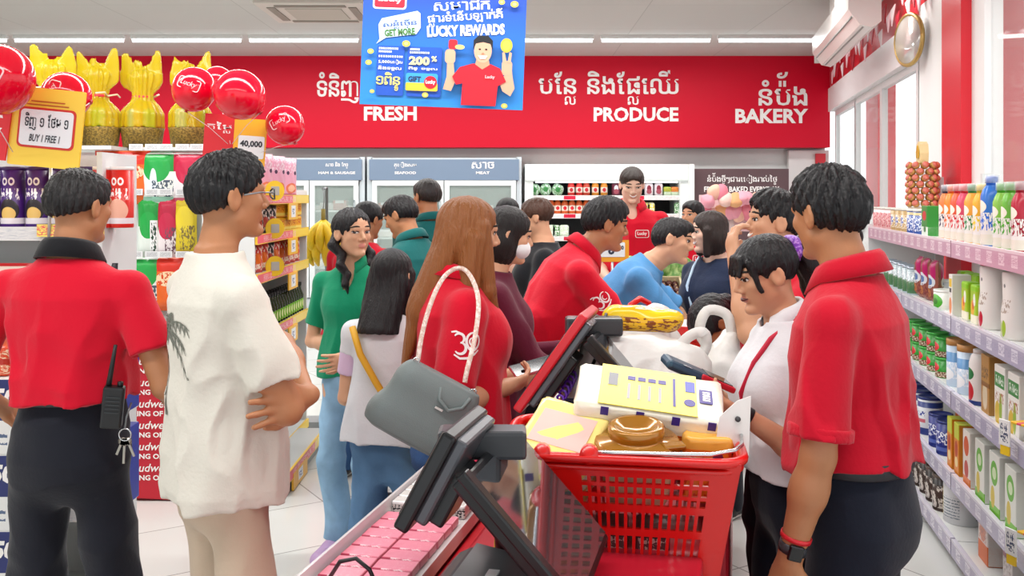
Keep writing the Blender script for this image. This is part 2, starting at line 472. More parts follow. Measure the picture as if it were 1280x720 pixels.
class Person:
    """one standing figure; local frame: x = own right, y = forward, z = up, origin on the floor between the feet"""
    def __init__(s, label, loc, yaw, H=1.65, vox=0.007, skin='tan', build=1.0, sex='m', lean=0.0, side=0.0, twist=0.0, head=(0, 0, 0), hs=1.0,
                 arms=None, stance=0.1, toe=10, feet=((0, 0), (0, 0)), floor=0.0, chest=1.0, belly=0.0, bust=1.0):
        s.bust = bust
        s.H = H; s.vx = vox; s.skin = skin; s.b = build * H / 1.68; s.sex = sex; h = H
        s.loc = Vector((loc[0], loc[1], floor)); s.yaw = R(yaw); s.label = label
        Tr = rotm('Z', R(twist)) @ rotm('X', -R(lean)) @ rotm('Y', R(side)); s.T = Tr
        s.piv = np.array([0, 0, .53 * h])
        T = lambda p: Tr @ (np.asarray(p, float) - s.piv) + s.piv
        s.tp = T
        sw = (.113 if sex == 'm' else .101) * h * (0.5 + 0.5 * build)
        s.sh = {'R': T((sw, -.010 * h, .784 * h)), 'L': T((-sw, -.010 * h, .784 * h))}
        s.nb = T((0, -.012 * h, .842 * h))
        s.u = .0685 * h * hs * .93
        hy, hp, hr = head
        s.HR = Tr @ rotm('Z', R(hy)) @ rotm('X', R(hp)) @ rotm('Y', R(hr))
        s.hc = s.nb + Tr @ np.array([0, .020 * h, .050 * h]) + s.HR @ np.array([0, .012 * h, .036 * h])
        # arms: per side (upper-arm direction, forearm direction, hand direction or None, palm normal, curl, spread)
        dflt = ((.13, -.03, -1), (.06, .16, -1), None, (-1, 0.2, 0), .35)
        s.arm = {}
        for side, sg in (('R', 1), ('L', -1)):
            a = (arms or {}).get(side, dflt); fx = lambda v: nrm((v[0] * sg, v[1], v[2]))
            ua, fa = fx(a[0]), fx(a[1]); hd = fa if a[2] is None else fx(a[2]); pn = fx(a[3]); curl = a[4]
            e = s.sh[side] + ua * .172 * h; w = e + fa * .148 * h
            pn = nrm(pn - hd * (pn @ hd)); opt = a[5] if len(a) > 5 else {}
            s.arm[side] = dict(e=e, w=w, hd=hd, pn=pn, curl=curl, ua=ua, fa=fa, **opt)
        s.leg = {}
        for i, (side, sg) in enumerate((('L', -1), ('R', 1))):
            hip = np.array([sg * .049 * h, 0, .50 * h]); fx_, fy_ = feet[i]
            an = np.array([sg * (stance * h * .5 + .012 * h) + fx_, fy_ - .01 * h, .045 * h])
            kn = (hip + an) / 2 + np.array([sg * .006 * h, .018 * h + abs(fy_) * .15, .012 * h])
            s.leg[side] = (hip, kn, an, rotm('Z', -sg * R(toe)))
        m = s.b; f = sex == 'f'
        s.secs = [(.425 * h, 0, 0, .045 * m, .020 * m), (.445 * h, 0, 0, .095 * m, .048 * m), (.47 * h, 0, -.006, .134 * m, .086 * m), (.50 * h, 0, -.010, (.160 if f else .150) * m, .110 * m), (.55 * h, 0, 0, .150 * m, (.108 + belly * .5) * m),
                  (.61 * h, 0, .006, (.120 if f else .128) * m, (.096 + belly) * m), (.67 * h, 0, .003, (.125 if f else .139) * m, (.104 + belly * .5) * m), (.73 * h, 0, 0, (.140 if f else .158) * m, .114 * m * chest),
                  (.775 * h, 0, -.008, (.145 if f else .162) * m, .104 * m * chest), (.805 * h, 0, -.012, (.118 if f else .132) * m, .080 * m), (.832 * h, 0, -.014, .075 * m, .058 * m), (.85 * h, 0, -.012, .052 * m, .052 * m)]
        s.secs = [(z - s.piv[2], cx, cy, rx, ry) for z, cx, cy, rx, ry in s.secs]
        s.body = None; s.parts = []
        s.make_body()
    # ---- frames
    def hp(s, p): return s.hc + s.HR @ (np.asarray(p, float) * s.u)
    def torso(s, B, infl, z0, z1, k=.03):
        B.loft(s.secs, s.T, s.piv, infl, k=k, z0=z0 * s.H - s.piv[2], z1=z1 * s.H - s.piv[2])
        m = s.b; h = s.H
        for sd in 'LR':
            B.rc(s.nb + s.T @ np.array([0, 0, -.034 * h]), s.sh[sd], .040 * m + infl * .5, .042 * m + infl * .35, .04)
        if s.sex == 'f' and s.bust:
            for sg in (-1, 1): B.ell(s.tp((sg * .066 * m, (.058 + .022 * s.bust) * m, .725 * h)), np.array([.058, .050, .058]) * m + infl, .05)
        return B
    def make_body(s):
        h, m, u = s.H, s.b, s.u
        B = SDF(s.vx)
        s.torso(B, -.008, .44, .85)
        for sd in 'LR':
            hip, kn, an, fr = s.leg[sd]
            B.rc(hip, kn, .074 * m, .050 * m, .03); B.rc(kn, an, .050 * m, .034 * m, .02)
            B.rc(an - [0, .03 * h, .022 * h], an + fr @ np.array([0, .085 * h, -.026 * h]), .028 * m, .026 * m, .02)
        hd = SDF(s.vx); s.headsdf = hd
        for X in (B, hd):
            E = lambda c, r, k=.06, kind='u', rot=None: X.ell(s.hp(c), np.array(r) * u, k * u, kind, s.HR if rot is None else s.HR @ rot)
            K = lambda a, b, r1, r2, k=.06, kind='u': X.rc(s.hp(a), s.hp(b), r1 * u, r2 * u, k * u, kind)
            E((0, -.12, .27), (.68, .85, .73)); E((0, .20, -.20), (.57, .52, .74), .12)
            fem = .9 if s.sex == 'f' else 1.0
            for q in (-1, 1):
                K((q * .40 * fem, .00, -.48), (q * .10, .48, -.82), .19, .15, .14)
                E((q * .34, .46, -.14), (.20, .20, .18), .12)
                E((q * .29, .84, .05), (.17, .16, .09), .10, 's')
                E((q * .11, .76, -.25), (.085, .09, .075), .05)
                er = rotm('Z', q * .35)
                E((q * .69, -.10, -.04), (.075, .19, .29), .03, 'u', er)
                E((q * .765, -.06, .0), (.05, .10, .17), .03, 's', er)
            K((-.3, .64, .20), (.3, .64, .20), .10, .10, .10)
            K((0, .66, .14), (0, .86, -.19), .072, .09, .06)
            K((-.13, .66, -.465), (.13, .66, -.465), .06, .06, .06); K((-.11, .665, -.545), (.11, .665, -.545), .06, .06, .05); K((0, .70, -.46), (0, .70, -.55), .05, .05, .04)
            E((0, .60, -.82), (.20, .17, .15), .1)
            X.rc(s.hp((0, -.20, -.55)), s.nb + s.T @ np.array([0, 0, -.03 * h]), .052 * m, .060 * m, .03)
        for sd in 'LR':
            a = s.arm[sd]; sh = s.sh[sd]
            B.rc(sh, a['e'], .046 * m, .038 * m, .03); B.rc(a['e'], a['e'] + (a['w'] - a['e']) * .35, .038 * m, .040 * m, .012)
            B.rc(a['e'] + (a['w'] - a['e']) * .3, a['w'], .040 * m, .0255 * m, .02)
            s.hand(B, sd)
        hd.solve()
        lipc = lambda c: None
        def pick(c):
            q = ((c - s.hc) @ s.HR) / u
            lip = (np.abs(q[:, 0]) < .19 - .9 * np.abs(q[:, 2] + .505)) & (q[:, 1] > .60) & (np.abs(q[:, 2] + .505) < .10)
            return lip.astype(int)
        lip = {'tan': 'b06a55', 'light': 'cc8070', 'pale': 'd48a80', 'brown': '8a4c3c', 'fair': 'd48c7c'}[s.skin]
        s.body = B.mesh('person', [skin_mat(s.skin), mat(lip, 0.4)], None, pick)
        s.B = B
        s.body.location = s.loc; s.body.rotation_euler = (0, 0, s.yaw)
        tag(s.body, s.label, 'person')
    def hand(s, B, sd):
        a = s.arm[sd]; h = s.H; w = a['w']; z = a['hd']; y = a['pn']; sg = 1 if sd == 'R' else -1
        x = np.cross(y, z) * sg          # thumb side
        if a.get('flip'): x = -x
        L = .108 * h * (1.0 if s.sex == 'm' else .95); r = .0088 * h / 1.68 * (1.1 if s.sex == 'm' else .95)
        P = lambda cx, cy, cz: w + x * cx * L + y * cy * L + z * cz * L
        Rm = np.stack([x, y, z], 1)
        B.ell(P(0, -.02, .22), np.array([.20, .085, .28]) * L, .012, 'u', Rm)
        B.ell(P(0, -.01, .36), np.array([.21, .075, .14]) * L, .012, 'u', Rm)
        B.rc(w - z * .02, P(0, 0, .12), .0235 * s.b, .022 * s.b, .015, flat=(y, .75))
        c = a['curl']; sp = a.get('spread', .07)
        for i, (ox, ln) in enumerate(((.165, .44), (.055, .50), (-.055, .47), (-.16, .37))):
            p = P(ox, 0, .46 - .02 * abs(i - 1.2)); ang = c * .55 * (1 + .08 * i); ci = a.get('fing', [1, 1, 1, 1])[i]; an = ang * ci
            dx = sp * (1.5 - i)
            for j, fr in enumerate((.45, .31, .24)):
                d = nrm(z * math.cos(an) + y * math.sin(an) + x * dx)
                p2 = p + d * ln * L * fr; B.rc(p, p2, r * (1.02 - .1 * j), r * (.94 - .1 * j), .0035)
                p = p2; an += c * (.9 if j == 0 else .7) * ci
        t0 = P(.13, .02, .10); t1 = P(.27, .08 + .1 * c, .24); t2 = P(.34, .12 + .18 * c, .42); t3 = P(.33, .16 + .24 * c, .56)
        if a.get('thumb') is not None:
            k = a['thumb']; t1 = P(.24, .12, .26); t2 = P(.24 - .1 * k, .22, .42); t3 = P(.2 - .2 * k, .24, .55)
        B.rc(t0, t1, r * 1.5, r * 1.25, .01); B.rc(t1, t2, r * 1.2, r * 1.05, .004); B.rc(t2, t3, r * 1.05, r * .85, .004)
    # ---- face details (children)
    def face(s, iris='1d120e', brow='17130f', gaze=(0, 0), mouth=None, which='LR', brows=True):
        u = s.u
        for sd in which:
            q = 1 if sd == 'R' else -1
            c = np.array([q * .29, 0, .055]); p = s.project_head(c)
            th = q * .32
            yv = np.array([math.sin(th), math.cos(th), 0]); xv = np.array([math.cos(th), -math.sin(th), 0])
            mb = MB(); vsx = []; fs = []; n, rg = 20, 5
            W, Hh = .15, .052
            for j in range(rg + 1):
                for i in range(n):
                    a = 2 * math.pi * i / n; rr = j / rg
                    ex = W * rr * math.cos(a); ez = Hh * rr * math.sin(a) * (1 - .25 * abs(math.cos(a)) ** 3) + q * ex * .08
                    ey = .030 * (1 - rr * rr) + .012
                    vsx.append((s.HR @ ((p + xv * ex + yv * ey + np.array([0, 0, ez])) * u)) + s.hc)
            whites, irises = [], []
            g = np.array([gaze[0] * .06, gaze[1] * .02])
            for j in range(rg):
                for i in range(n):
                    fs.append((j * n + i, j * n + (i + 1) % n, (j + 1) * n + (i + 1) % n, (j + 1) * n + i))
            wm, im = mat('e9e4de', 0.15), mat(iris, 0.12)
            mb.add(vsx, fs, wm, True)
            k = mb.mi(im)
            for fi, f in enumerate(fs):
                a = np.mean([[W * (v // n) / rg * math.cos(2 * math.pi * (v % n) / n), Hh * (v // n) / rg * math.sin(2 * math.pi * (v % n) / n)] for v in f], axis=0)
                if np.hypot(*(a - g)) < .07: mb.m[fi] = k
            mb.build('eye', s.body)
            lash = MB(); pts = []
            for i in range(9):
                a = math.pi * i / 8; ex = W * 1.08 * math.cos(a); ez = Hh * 1.08 * math.sin(a) * (1 - .25 * abs(math.cos(a)) ** 3) + q * ex * .08
                pts.append((s.HR @ ((p + xv * ex + yv * .028 + np.array([0, 0, ez + .008])) * u)) + s.hc)
            lash.tube(pts, [.008 * u + .016 * u * math.sin(math.pi * (i + .3) / 8.6) for i in range(9)], mat('15100d', 0.6), 6)
            lash.build('eyelash', s.body)
            if brows:
                bw = MB(); pts = []
                for i in range(7):
                    t = i / 6 - .5; cc = s.project_head(np.array([q * .30 + t * .36, 0, .25 + .05 * math.cos(t * 2.6) - q * t * .05]))
                    pts.append((s.HR @ ((cc + np.array([0, .012, 0])) * u)) + s.hc)
                bw.tube(pts, [u * r for r in (.014, .028, .034, .036, .034, .026, .012)], mat(brow, 0.8), 6); bw.build('eyebrow', s.body)
        if mouth == 'smile' or mouth == 'open':
            mm = MB(); pts = []
            for i in range(9):
                t = i / 8 - .5; cc = s.project_head(np.array([t * .40, 0, -.50 + (.42 * t * t if mouth == 'smile' else .1 * t * t)])); pts.append((s.HR @ ((cc + np.array([0, .012, 0])) * u)) + s.hc)
            mm.tube(pts, [u * (.012 + .036 * math.sin(math.pi * i / 8)) for i in range(9)], mat('f3ece6' if mouth == 'smile' else '5a2420', 0.3), 6); mm.build('teeth' if mouth == 'smile' else 'open_mouth', s.body)
        return s
    def project_head(s, c):
        """head-frame point (units) on the face surface straight in from the front"""
        y = np.linspace(1.25, .1, 160); P = np.stack([np.full(160, c[0]), y, np.full(160, c[2])], 1)
        W = (s.HR @ (P * s.u).T).T + s.hc; d = s.headsdf.sample(W); i = np.argmax(d < 0.0003)
        return np.array([c[0], y[i], c[2]])
    # ---- hair
    def hair(s, style, color='121013', vox=None, noise=.035, extra=None, long=False, name='hair', front=None, crown=1.0, low=-.42):
        u = s.u; Hh = SDF(vox or max(s.vx * .8, .004))
        E = lambda c, r, k=.05, kind='u': Hh.ell(s.hp(c), np.array(r) * u, k * u, kind, s.HR)
        K = lambda a, b, r1, r2, k=.08, kind='u', flat=None: Hh.rc(s.hp(a), s.hp(b), r1 * u, r2 * u, k * u, kind, None if flat is None else (s.HR @ np.array(flat[0], float), flat[1]))
        Pl = lambda p, nv, k=.03: Hh.half(s.hp(p), s.HR @ np.array(nv, float), k * u)
        E((0, -.14, .30), (.725, .89, .76 * crown))
        if style in ('short', 'crop', 'tall'):
            t = {'short': 1, 'crop': .6, 'tall': 1.25}[style]
            E((0, .08, .60), (.58, .72, .43 * t), .15)
            E((0, -.35, .1), (.72, .70, .62), .1)
            E(front or (0, .98, -.12), (.66, .62, .74), .10, 's')
            for q in (-1, 1): E((q * .80, -.02, -.12), (.22, .25, .32), .06, 's'); E((q * .6, .55, -.2), (.3, .42, .42), .1, 's')
            Pl((0, -.9, low), (0, .34, -1))
        elif style == 'pulled':                       # smooth hair pulled back
            E((0, -.20, .28), (.74, .88, .74), .1)
            E(front or (0, 1.0, -.05), (.68, .62, .79), .12, 's')
            for q in (-1, 1): E((q * .82, .0, -.12), (.24, .26, .30), .06, 's'); E((q * .6, .55, -.3), (.3, .46, .45), .1, 's')
            Pl((0, -.9, -.38), (0, .30, -1))
        elif style == 'curtain':                      # long loose hair, face left open
            E(front or (0, 1.02, -.12), (.62, .64, .80), .10, 's')
        if extra: extra(Hh, E, K, Pl)
        n1 = wob((2.6 / u, 2.6 / u, (.6 if long else 2.2) / u), 3); n2 = wob((1.4 / u,) * 3, 5)
        hc, HR = s.hc, s.HR
        def strands(X, Y, Z):
            x, y, z = X - hc[0], Y - hc[1], Z - hc[2]
            a = np.arctan2(HR[0, 0] * x + HR[1, 0] * y + HR[2, 0] * z, HR[0, 1] * x + HR[1, 1] * y + HR[2, 1] * z + .25 * u)
            w = n2(X, Y, Z) * (.25 if long else .6)
            r = np.sin((a + w) * 17) * .6 + np.sin((a - w * .7) * 31 + 2) * .45 + np.sin((a + w * 1.3) * 53) * .25
            return (n1(X, Y, Z) * .8 + r) * noise * u
        Hh.disp(strands)
        o = Hh.mesh(name, hair_mat(color, long), s.body); s.hairsdf = Hh
        return o
    # ---- clothes
    def shirt(s, m, name='shirt', hem=.582, top=.842, sleeve=.62, ease=.016, slv=.051, cuff=.058, wr=.008, loose=0.0, neck=.063, vneck=0.0, long=False, seed=1, side_hem=None, collar_h=0.0):
        h, b = s.H, s.b; B = SDF(s.vx)
        secs0 = s.secs
        if loose:
            zz = [q[0] + s.piv[2] for q in secs0]
            s.secs = [(z, cx, cy, (max(rx, .140 * b) if .49 * h < Z < .72 * h else max(rx, .14 * b) if Z <= .49 * h else rx) + loose * min(1, max(0, (.74 * h - Z) / (.16 * h))), (max(ry, .104 * b) if Z < .72 * h else ry) + loose * min(1, max(0, (.74 * h - Z) / (.16 * h)))) for (z, cx, cy, rx, ry), Z in zip(secs0, zz)]
            if hem < .435: s.secs = [(hem * h - s.piv[2],) + s.secs[0][1:]] + s.secs
        s.torso(B, ease, hem, top); s.secs = secs0
        for sd in 'LR':
            a = s.arm[sd]; sh = s.sh[sd]
            if long:
                B.rc(sh, a['e'], .060 * b, .050 * b, .035); B.rc(a['e'], a['w'] - a['fa'] * .012, .050 * b, .034 * b, .02, cut=True)
            else:
                B.rc(sh - a['ua'] * .01, sh + a['ua'] * .172 * h * sleeve, slv * b, cuff * b, .022, cut=True)
        B.rc(s.nb + s.T @ np.array([0, .014, -.016]), s.nb + s.T @ np.array([0, .06, .2]), neck * b, (neck + .03) * b, .012, 's')
        if vneck: B.ell(s.nb + s.T @ np.array([0, .085 * b, -.03 - vneck * .4]), (.035 * b, .06, vneck), .01, 's', s.T)
        n1 = wob((24, 24, 9), seed); n2 = wob((46, 46, 40), seed + 5)
        waist = (hem + .03) * h
        wr = wr * 1.45
        B.disp(lambda X, Y, Z: wr * np.minimum((np.abs(n1(X, Y, Z)) * 1.5 - .6) + (np.abs(n2(X, Y, Z)) * .8 - .3), .4) * np.clip((.82 * h - Z) / (.14 * h), .25, 1.0))
        B.solve(); s.shirtsdf = B
        o = B.mesh(name, m, s.body)
        s.shirt_o = o
        return o
    def collar(s, m, r=.066, hgt=.040, open_=.5, tilt=.25, name='collar', drop=0.0):
        """folded shirt collar round the neck"""
        b = s.b; mb = MB(); n = 28; T = s.T; vs_ = []; fs = []
        for j, (dr, dz) in enumerate(((0.004, hgt * .6), (.010, hgt * .72), (.020, hgt * .5), (.038, -hgt * .45), (.034, -hgt * .5), (.012, hgt * .2))):
            for i in range(n + 1):
                a = -math.pi / 2 + (open_ * .5) + (2 * math.pi - open_) * i / n + math.pi     # opening at the front (+y)
                ends = max(0, 1 - min(i, n - i) / 4.0)
                rr = (r + dr) * b; p = np.array([rr * math.cos(a), rr * 1.02 * math.sin(a) + .012, dz - tilt * math.sin(a) * .07 - ends * (.012 if j < 2 else .022)])
                vs_.append(s.nb + T @ (p + np.array([0, 0, .012 - drop])))
        for j in range(5):
            for i in range(n): fs.append((j * (n + 1) + i, j * (n + 1) + i + 1, (j + 1) * (n + 1) + i + 1, (j + 1) * (n + 1) + i))
        for i in range(n): fs.append((5 * (n + 1) + i, 5 * (n + 1) + i + 1, i + 1, i))
        mb.add(vs_, fs, m, True)
        return mb.build(name, s.shirt_o)
    def band(s, sdf, pts_ang, frame_o, frame_R, r, hw, m, name, parent):
        pass
    def trousers(s, m, name='trousers', waist=.60, ease=.010, thigh=.084, knee=.070, ankle=.062, end=.03, wr=.007, seed=4):
        h, b = s.H, s.b; B = SDF(s.vx)
        B.loft(s.secs, s.T * .0 + np.eye(3), s.piv, ease, z0=.426 * h - s.piv[2], z1=waist * h - s.piv[2], k=.03)
        for sd in 'LR':
            hip, kn, an, fr = s.leg[sd]
            B.rc(hip + [0, -.008, 0], kn, thigh * b, knee * b, .03)
            dn = nrm(an - kn); e = kn + dn * ((kn[2] - end * h) / max(-dn[2], .2))
            B.rc(kn, e, knee * b, ankle * b, .02, cut=True)
        B.ell((0, -.050 * b, .50 * h), (.125 * b, .080 * b, .075 * h), .06)
        n1 = wob((26, 26, 14), seed); n2 = wob((44, 44, 60), seed + 2)
        B.disp(lambda X, Y, Z: wr * (np.abs(n1(X, Y, Z)) * 1.8 - .7 + (np.abs(n2(X, Y, Z)) - .4) * np.clip(1 - np.abs(Z - .28 * h) / (.2 * h), .2, 1)))
        B.solve(); s.trsdf = B
        s.tr_o = B.mesh(name, m, s.body); return s.tr_o
    def belt(s, m=None, z=.588, hw=.018, infl=.020, buckle=False):
        h, b = s.H, s.b; mb = MB(); n = 40; vs_ = []; fs = []
        A = np.array(s.secs); zz = z * h - s.piv[2]
        cy = np.interp(zz, A[:, 0], A[:, 2]); rx = np.interp(zz, A[:, 0], A[:, 3]); ry = np.interp(zz, A[:, 0], A[:, 4])
        for di, (dr, dz) in enumerate(((infl, -hw), (infl + .004, -hw * .8), (infl + .004, hw * .8), (infl, hw), (infl - .01, hw), (infl - .01, -hw))):
            for i in range(n):
                a = 2 * math.pi * i / n; ca, sa = math.cos(a), math.sin(a); e = (abs(ca) ** 2.4 + abs(sa) ** 2.4) ** (-1 / 2.4)
                vs_.append((ca * e * (rx + dr), cy + sa * e * (ry + dr), z * h + dz))
        for j in range(6):
            for i in range(n): fs.append((j * n + i, j * n + (i + 1) % n, ((j + 1) % 6) * n + (i + 1) % n, ((j + 1) % 6) * n + i))
        mb.add(vs_, fs, m or mat('15161a', 0.45), True)
        return mb.build('belt', s.body)
    def shoes(s, m, sole='e8e6e2', name='shoe', clog=False):
        h = s.H
        for sd in 'LR':
            hip, kn, an, fr = s.leg[sd]; B = SDF(max(s.vx * .8, .005)); f = lambda p: np.array([an[0], an[1], 0]) + fr @ (np.array(p) * h)
            k = 1.25 if clog else 1.0
            B.rc(f((0, -.022, .024)), f((0, .03, .026)), .030 * h, .029 * h, .02); B.rc(f((0, .03, .022)), f((0, .092, .016)), .029 * h * k, .025 * h * k, .02, flat=((0, 0, 1), .85))
            if not clog: B.rc(f((0, -.012, .03)), f((0, -.006, .055)), .029 * h, .028 * h, .02)
            B.half((0, 0, .004), (0, 0, -1))
            def pk(c): return (c[:, 2] < .022).astype(int)
            o = B.mesh(name, [m, mat(sole, 0.6)], s.body, pk)
            if clog:
                mb = MB(); pts = [f((.031 * math.cos(t) * 1.05, -.015 - .035 * math.sin(t) * .3, .035 + .012 * math.sin(t))) for t in np.linspace(-.3, math.pi + .3, 9)]
                mb.tube(pts, .006, m, 6); mb.build('heel_strap', o)
                for q in range(3):
                    c = MB(); c.lathe([(.001, -.004), (.012, -.003), (.012, .003), (.001, .005)], mat(['e8d9f2', 'e6b7d4', 'bfa6dc'][q], .4), 10, M=Matrix.Translation(Vector(f((-.012 + .012 * q, .05 + .012 * (q % 2), .043)))))
                    c.build('charm', o)
        return s
    # ---- prints on cloth or skin
    def print_on(s, sdf, vf, m, org, right, up, dirn, name, parent, lift=.0022):
        v, f = vf; right, up = nrm(right), nrm(up)
        P = np.asarray(org, float) + v[:, :1] * right + v[:, 1:2] * up
        Q = sdf.project(P, dirn, .5, lift)
        mb = MB(); mb.add([tuple(q) for q in Q], f, m, True)
        return mb.build(name, parent)
    def ring(s, c, axis, r, hw, m, name, parent, n=20, thick=.003):
        axis = nrm(axis); q = axis; x = nrm(np.cross(q, [0.31, 0.5, 0.8])); y = np.cross(q, x); mb = MB(); v = []; fs = []
        for dr, dz in ((0, -hw), (thick, -hw), (thick, hw), (0, hw)):
            for i in range(n):
                a = 2 * math.pi * i / n; v.append(tuple(np.asarray(c) + (x * math.cos(a) + y * math.sin(a)) * (r + dr) + q * dz))
        for j in range(4):
            for i in range(n): fs.append((j * n + i, j * n + (i + 1) % n, ((j + 1) % 4) * n + (i + 1) % n, ((j + 1) % 4) * n + i))
        mb.add(v, fs, m, True); return mb.build(name, parent)

def densify(vf, step):
    """split long letter triangles so prints follow curved cloth"""
    b = bmesh.new(); vv = [b.verts.new((p[0], p[1], 0)) for p in vf[0]]
    for f in vf[1]:
        try: b.faces.new([vv[i] for i in f])
        except ValueError: pass
    for _ in range(4):
        e = [x for x in b.edges if x.calc_length() > step]
        if not e: break
        bmesh.ops.subdivide_edges(b, edges=e, cuts=1)
    bmesh.ops.triangulate(b, faces=b.faces[:]); b.verts.index_update()
    r = (np.array([v.co[:2] for v in b.verts]), [tuple(v.index for v in f.verts) for f in b.faces]); b.free()
    return r
# ------------------------------------------------------------------ the shop: setting
ANG = R(10.85)
U = Vector((math.sin(ANG), math.cos(ANG), 0)); NW = Vector((math.cos(ANG), -math.sin(ANG), 0))
def wp(w, s, z=0.0): return NW * w + U * s + Vector((0, 0, z))
def s_of(px, w):
    t = (px - 640.0) / F
    return w * (math.cos(ANG) + t * math.sin(ANG)) / (t * math.cos(ANG) - math.sin(ANG))
WROT = -ANG                                    # rotation that turns local +Y along the right wall
def wallM(w, s, z): return Matrix.Translation(wp(w, s, z)) @ Matrix.Rotation(-ANG, 4, 'Z')
STR = dict(kind='structure')
REDW = 'd6042c'

def floor_material():
    m = bpy.data.materials.new('floor_tiles'); m.use_nodes = True; nt = m.node_tree; b = nt.nodes['Principled BSDF']
    tc = nt.nodes.new('ShaderNodeTexCoord'); mp = nt.nodes.new('ShaderNodeMapping'); mp.inputs['Rotation'].default_value = (0, 0, R(-31.7))
    br = nt.nodes.new('ShaderNodeTexBrick'); br.offset = 0.0; br.inputs['Scale'].default_value = 1.0
    br.inputs['Brick Width'].default_value = 0.6; br.inputs['Row Height'].default_value = 0.6; br.inputs['Mortar Size'].default_value = 0.004
    br.inputs['Color1'].default_value = rgb('d9dad6') + (1,); br.inputs['Color2'].default_value = rgb('d2d4d0') + (1,); br.inputs['Mortar'].default_value = rgb('9a9a96') + (1,)
    nt.links.new(tc.outputs['Object'], mp.inputs['Vector']); nt.links.new(mp.outputs['Vector'], br.inputs['Vector'])
    nt.links.new(br.outputs['Color'], b.inputs['Base Color']); b.inputs['Roughness'].default_value = 0.16
    return m
def ceiling_material():
    m = bpy.data.materials.new('ceiling_board'); m.use_nodes = True; nt = m.node_tree; b = nt.nodes['Principled BSDF']
    tc = nt.nodes.new('ShaderNodeTexCoord')
    br = nt.nodes.new('ShaderNodeTexBrick'); br.offset = 0.0; br.inputs['Scale'].default_value = 1.0
    br.inputs['Brick Width'].default_value = 1.22; br.inputs['Row Height'].default_value = 1.22; br.inputs['Mortar Size'].default_value = 0.005
    for k, c in (('Color1', 'c9c6c2'), ('Color2', 'c5c3bf'), ('Mortar', 'b2b0ac')): br.inputs[k].default_value = rgb(c) + (1,)
    nt.links.new(tc.outputs['Object'], br.inputs['Vector']); nt.links.new(br.outputs['Color'], b.inputs['Base Color']); b.inputs['Roughness'].default_value = 0.8
    return m
MB().box((0, 5, -.05), (22, 20, .1), floor_material()).build('floor', **STR)
MB().box((-3.2, 5.2, CEIL + .05), (16, 15, .1), ceiling_material()).build('ceiling', **STR)
MB().box((-2.55, 12.03, 1.65), (12.9, .12, 3.3), mat('e3e6e4', .7)).build('wall_back', **STR)
MB().box((-7.0, 5, 1.65), (.12, 15, 3.3), mat('cfccc6', .7)).build('wall_left', **STR)
MB().box((0, 14.2, -.12), (40, 40, .1), mat('c8c6c0', .8)).build('ground', **STR)

# red fascia over the chillers
BY = 11.65
fas = MB().box(((-8 + 3.86) / 2, BY + .15, (2.19 + 3.3) / 2), (11.86, .3, 1.11), mat(REDW, .5, 0, .25)).build('trim_red_fascia', **STR)
def lettering(vf_px, name, parent, Y, m, dy=-.012):
    """letters fitted to a pixel box (x0, y1 bottom, x1, y0 top) on the plane at depth Y"""
def wall_words(body, x0, y0, x1, y1, Y, m, name, parent, km=False, bold=.03, dy=-.006, thick=True):
    a, b2 = at(x0, y1, Y), at(x1, y0, Y)
    vf = khmer(body, bold) if km else text_arr(body, bold)
    vf = fit(vf, a.x, a.z, b2.x - a.x, b2.z - a.z)
    mb = MB(); flat_letters(mb, vf, m, Y + dy)
    return mb.build(name, parent)
WH = mat('fbf6f4', .5)
for body, box, km in (('ទំនិញ សស', (396, 90, 505, 129), 1), ('FRESH', (455, 133, 521, 151), 0), ('បែន+ល និងែផ+លេឈី', (673, 88, 848, 131), 1), ('PRODUCE', (742, 134, 848, 152), 0),
                      ('នំប៉័ង', (948, 90, 1009, 132), 1), ('BAKERY', (919, 136, 1010, 154), 0)):
    wall_words(body, *box, BY, WH, 'lettering', fas, km, .035 if not km else .012)

# right wall: plinth, columns, sliding door, glazing
def wbox(w0, w1, s0, s1, z0, z1, m, bev=0.0):
    return MB().box(((w0 + w1) / 2, (s0 + s1) / 2, (z0 + z1) / 2), (w1 - w0, s1 - s0, z1 - z0), m, bev, M=Matrix.Rotation(-ANG, 4, 'Z'))
WW = 1.60
wm, rm = mat('f0efee', .5), mat('d61a2c', .35)
glass = mat('eef6f4', .03, 0, .5, alpha=.12)
wbox(WW, WW + .16, 1.2, 7.45, 0, .22, wm).build('wall_right', **STR)
wbox(WW, WW + .12, 1.2, 12.3, 2.86, 3.3, rm).build('trim_red_header', **STR)
wbox(WW, WW + .16, 6.62, 7.44, .22, 2.98, wm).build('trim_white_column', **STR)
wbox(WW - .04, WW + .12, 6.16, 6.62, .22, 3.3, rm).build('trim_red_column', **STR)
wbox(WW + .02, WW + .12, 5.90, 6.16, .22, 3.3, wm).build('trim_white_mullion', **STR)
wbox(WW, WW + .12, 1.2, 1.5, .22, 3.0, wm).build('trim_white_jamb', **STR)
wf = wbox(WW + .02, WW + .10, 1.5, 5.90, .22, .28, wm); wf = wf.build('window_1', **STR)
for a, b2 in ((3.28, 3.40), (4.98, 5.06)): wbox(WW + .02, WW + .10, a, b2, .28, 2.98, wm).build('window_frame', wf)
wbox(WW + .055, WW + .065, 1.5, 5.90, .28, 2.98, glass).build('window_pane', wf)
# outside, seen through the glass: red awning column and pale street
for s0, s1, w0, w1 in ((7.57, 8.42, .60, .75), (11.9, 12.7, .5, .7)):
    wbox(WW + w0, WW + w1, s0, s1, 0, 3.4, mat('e03440', .5)).build('column', **STR)
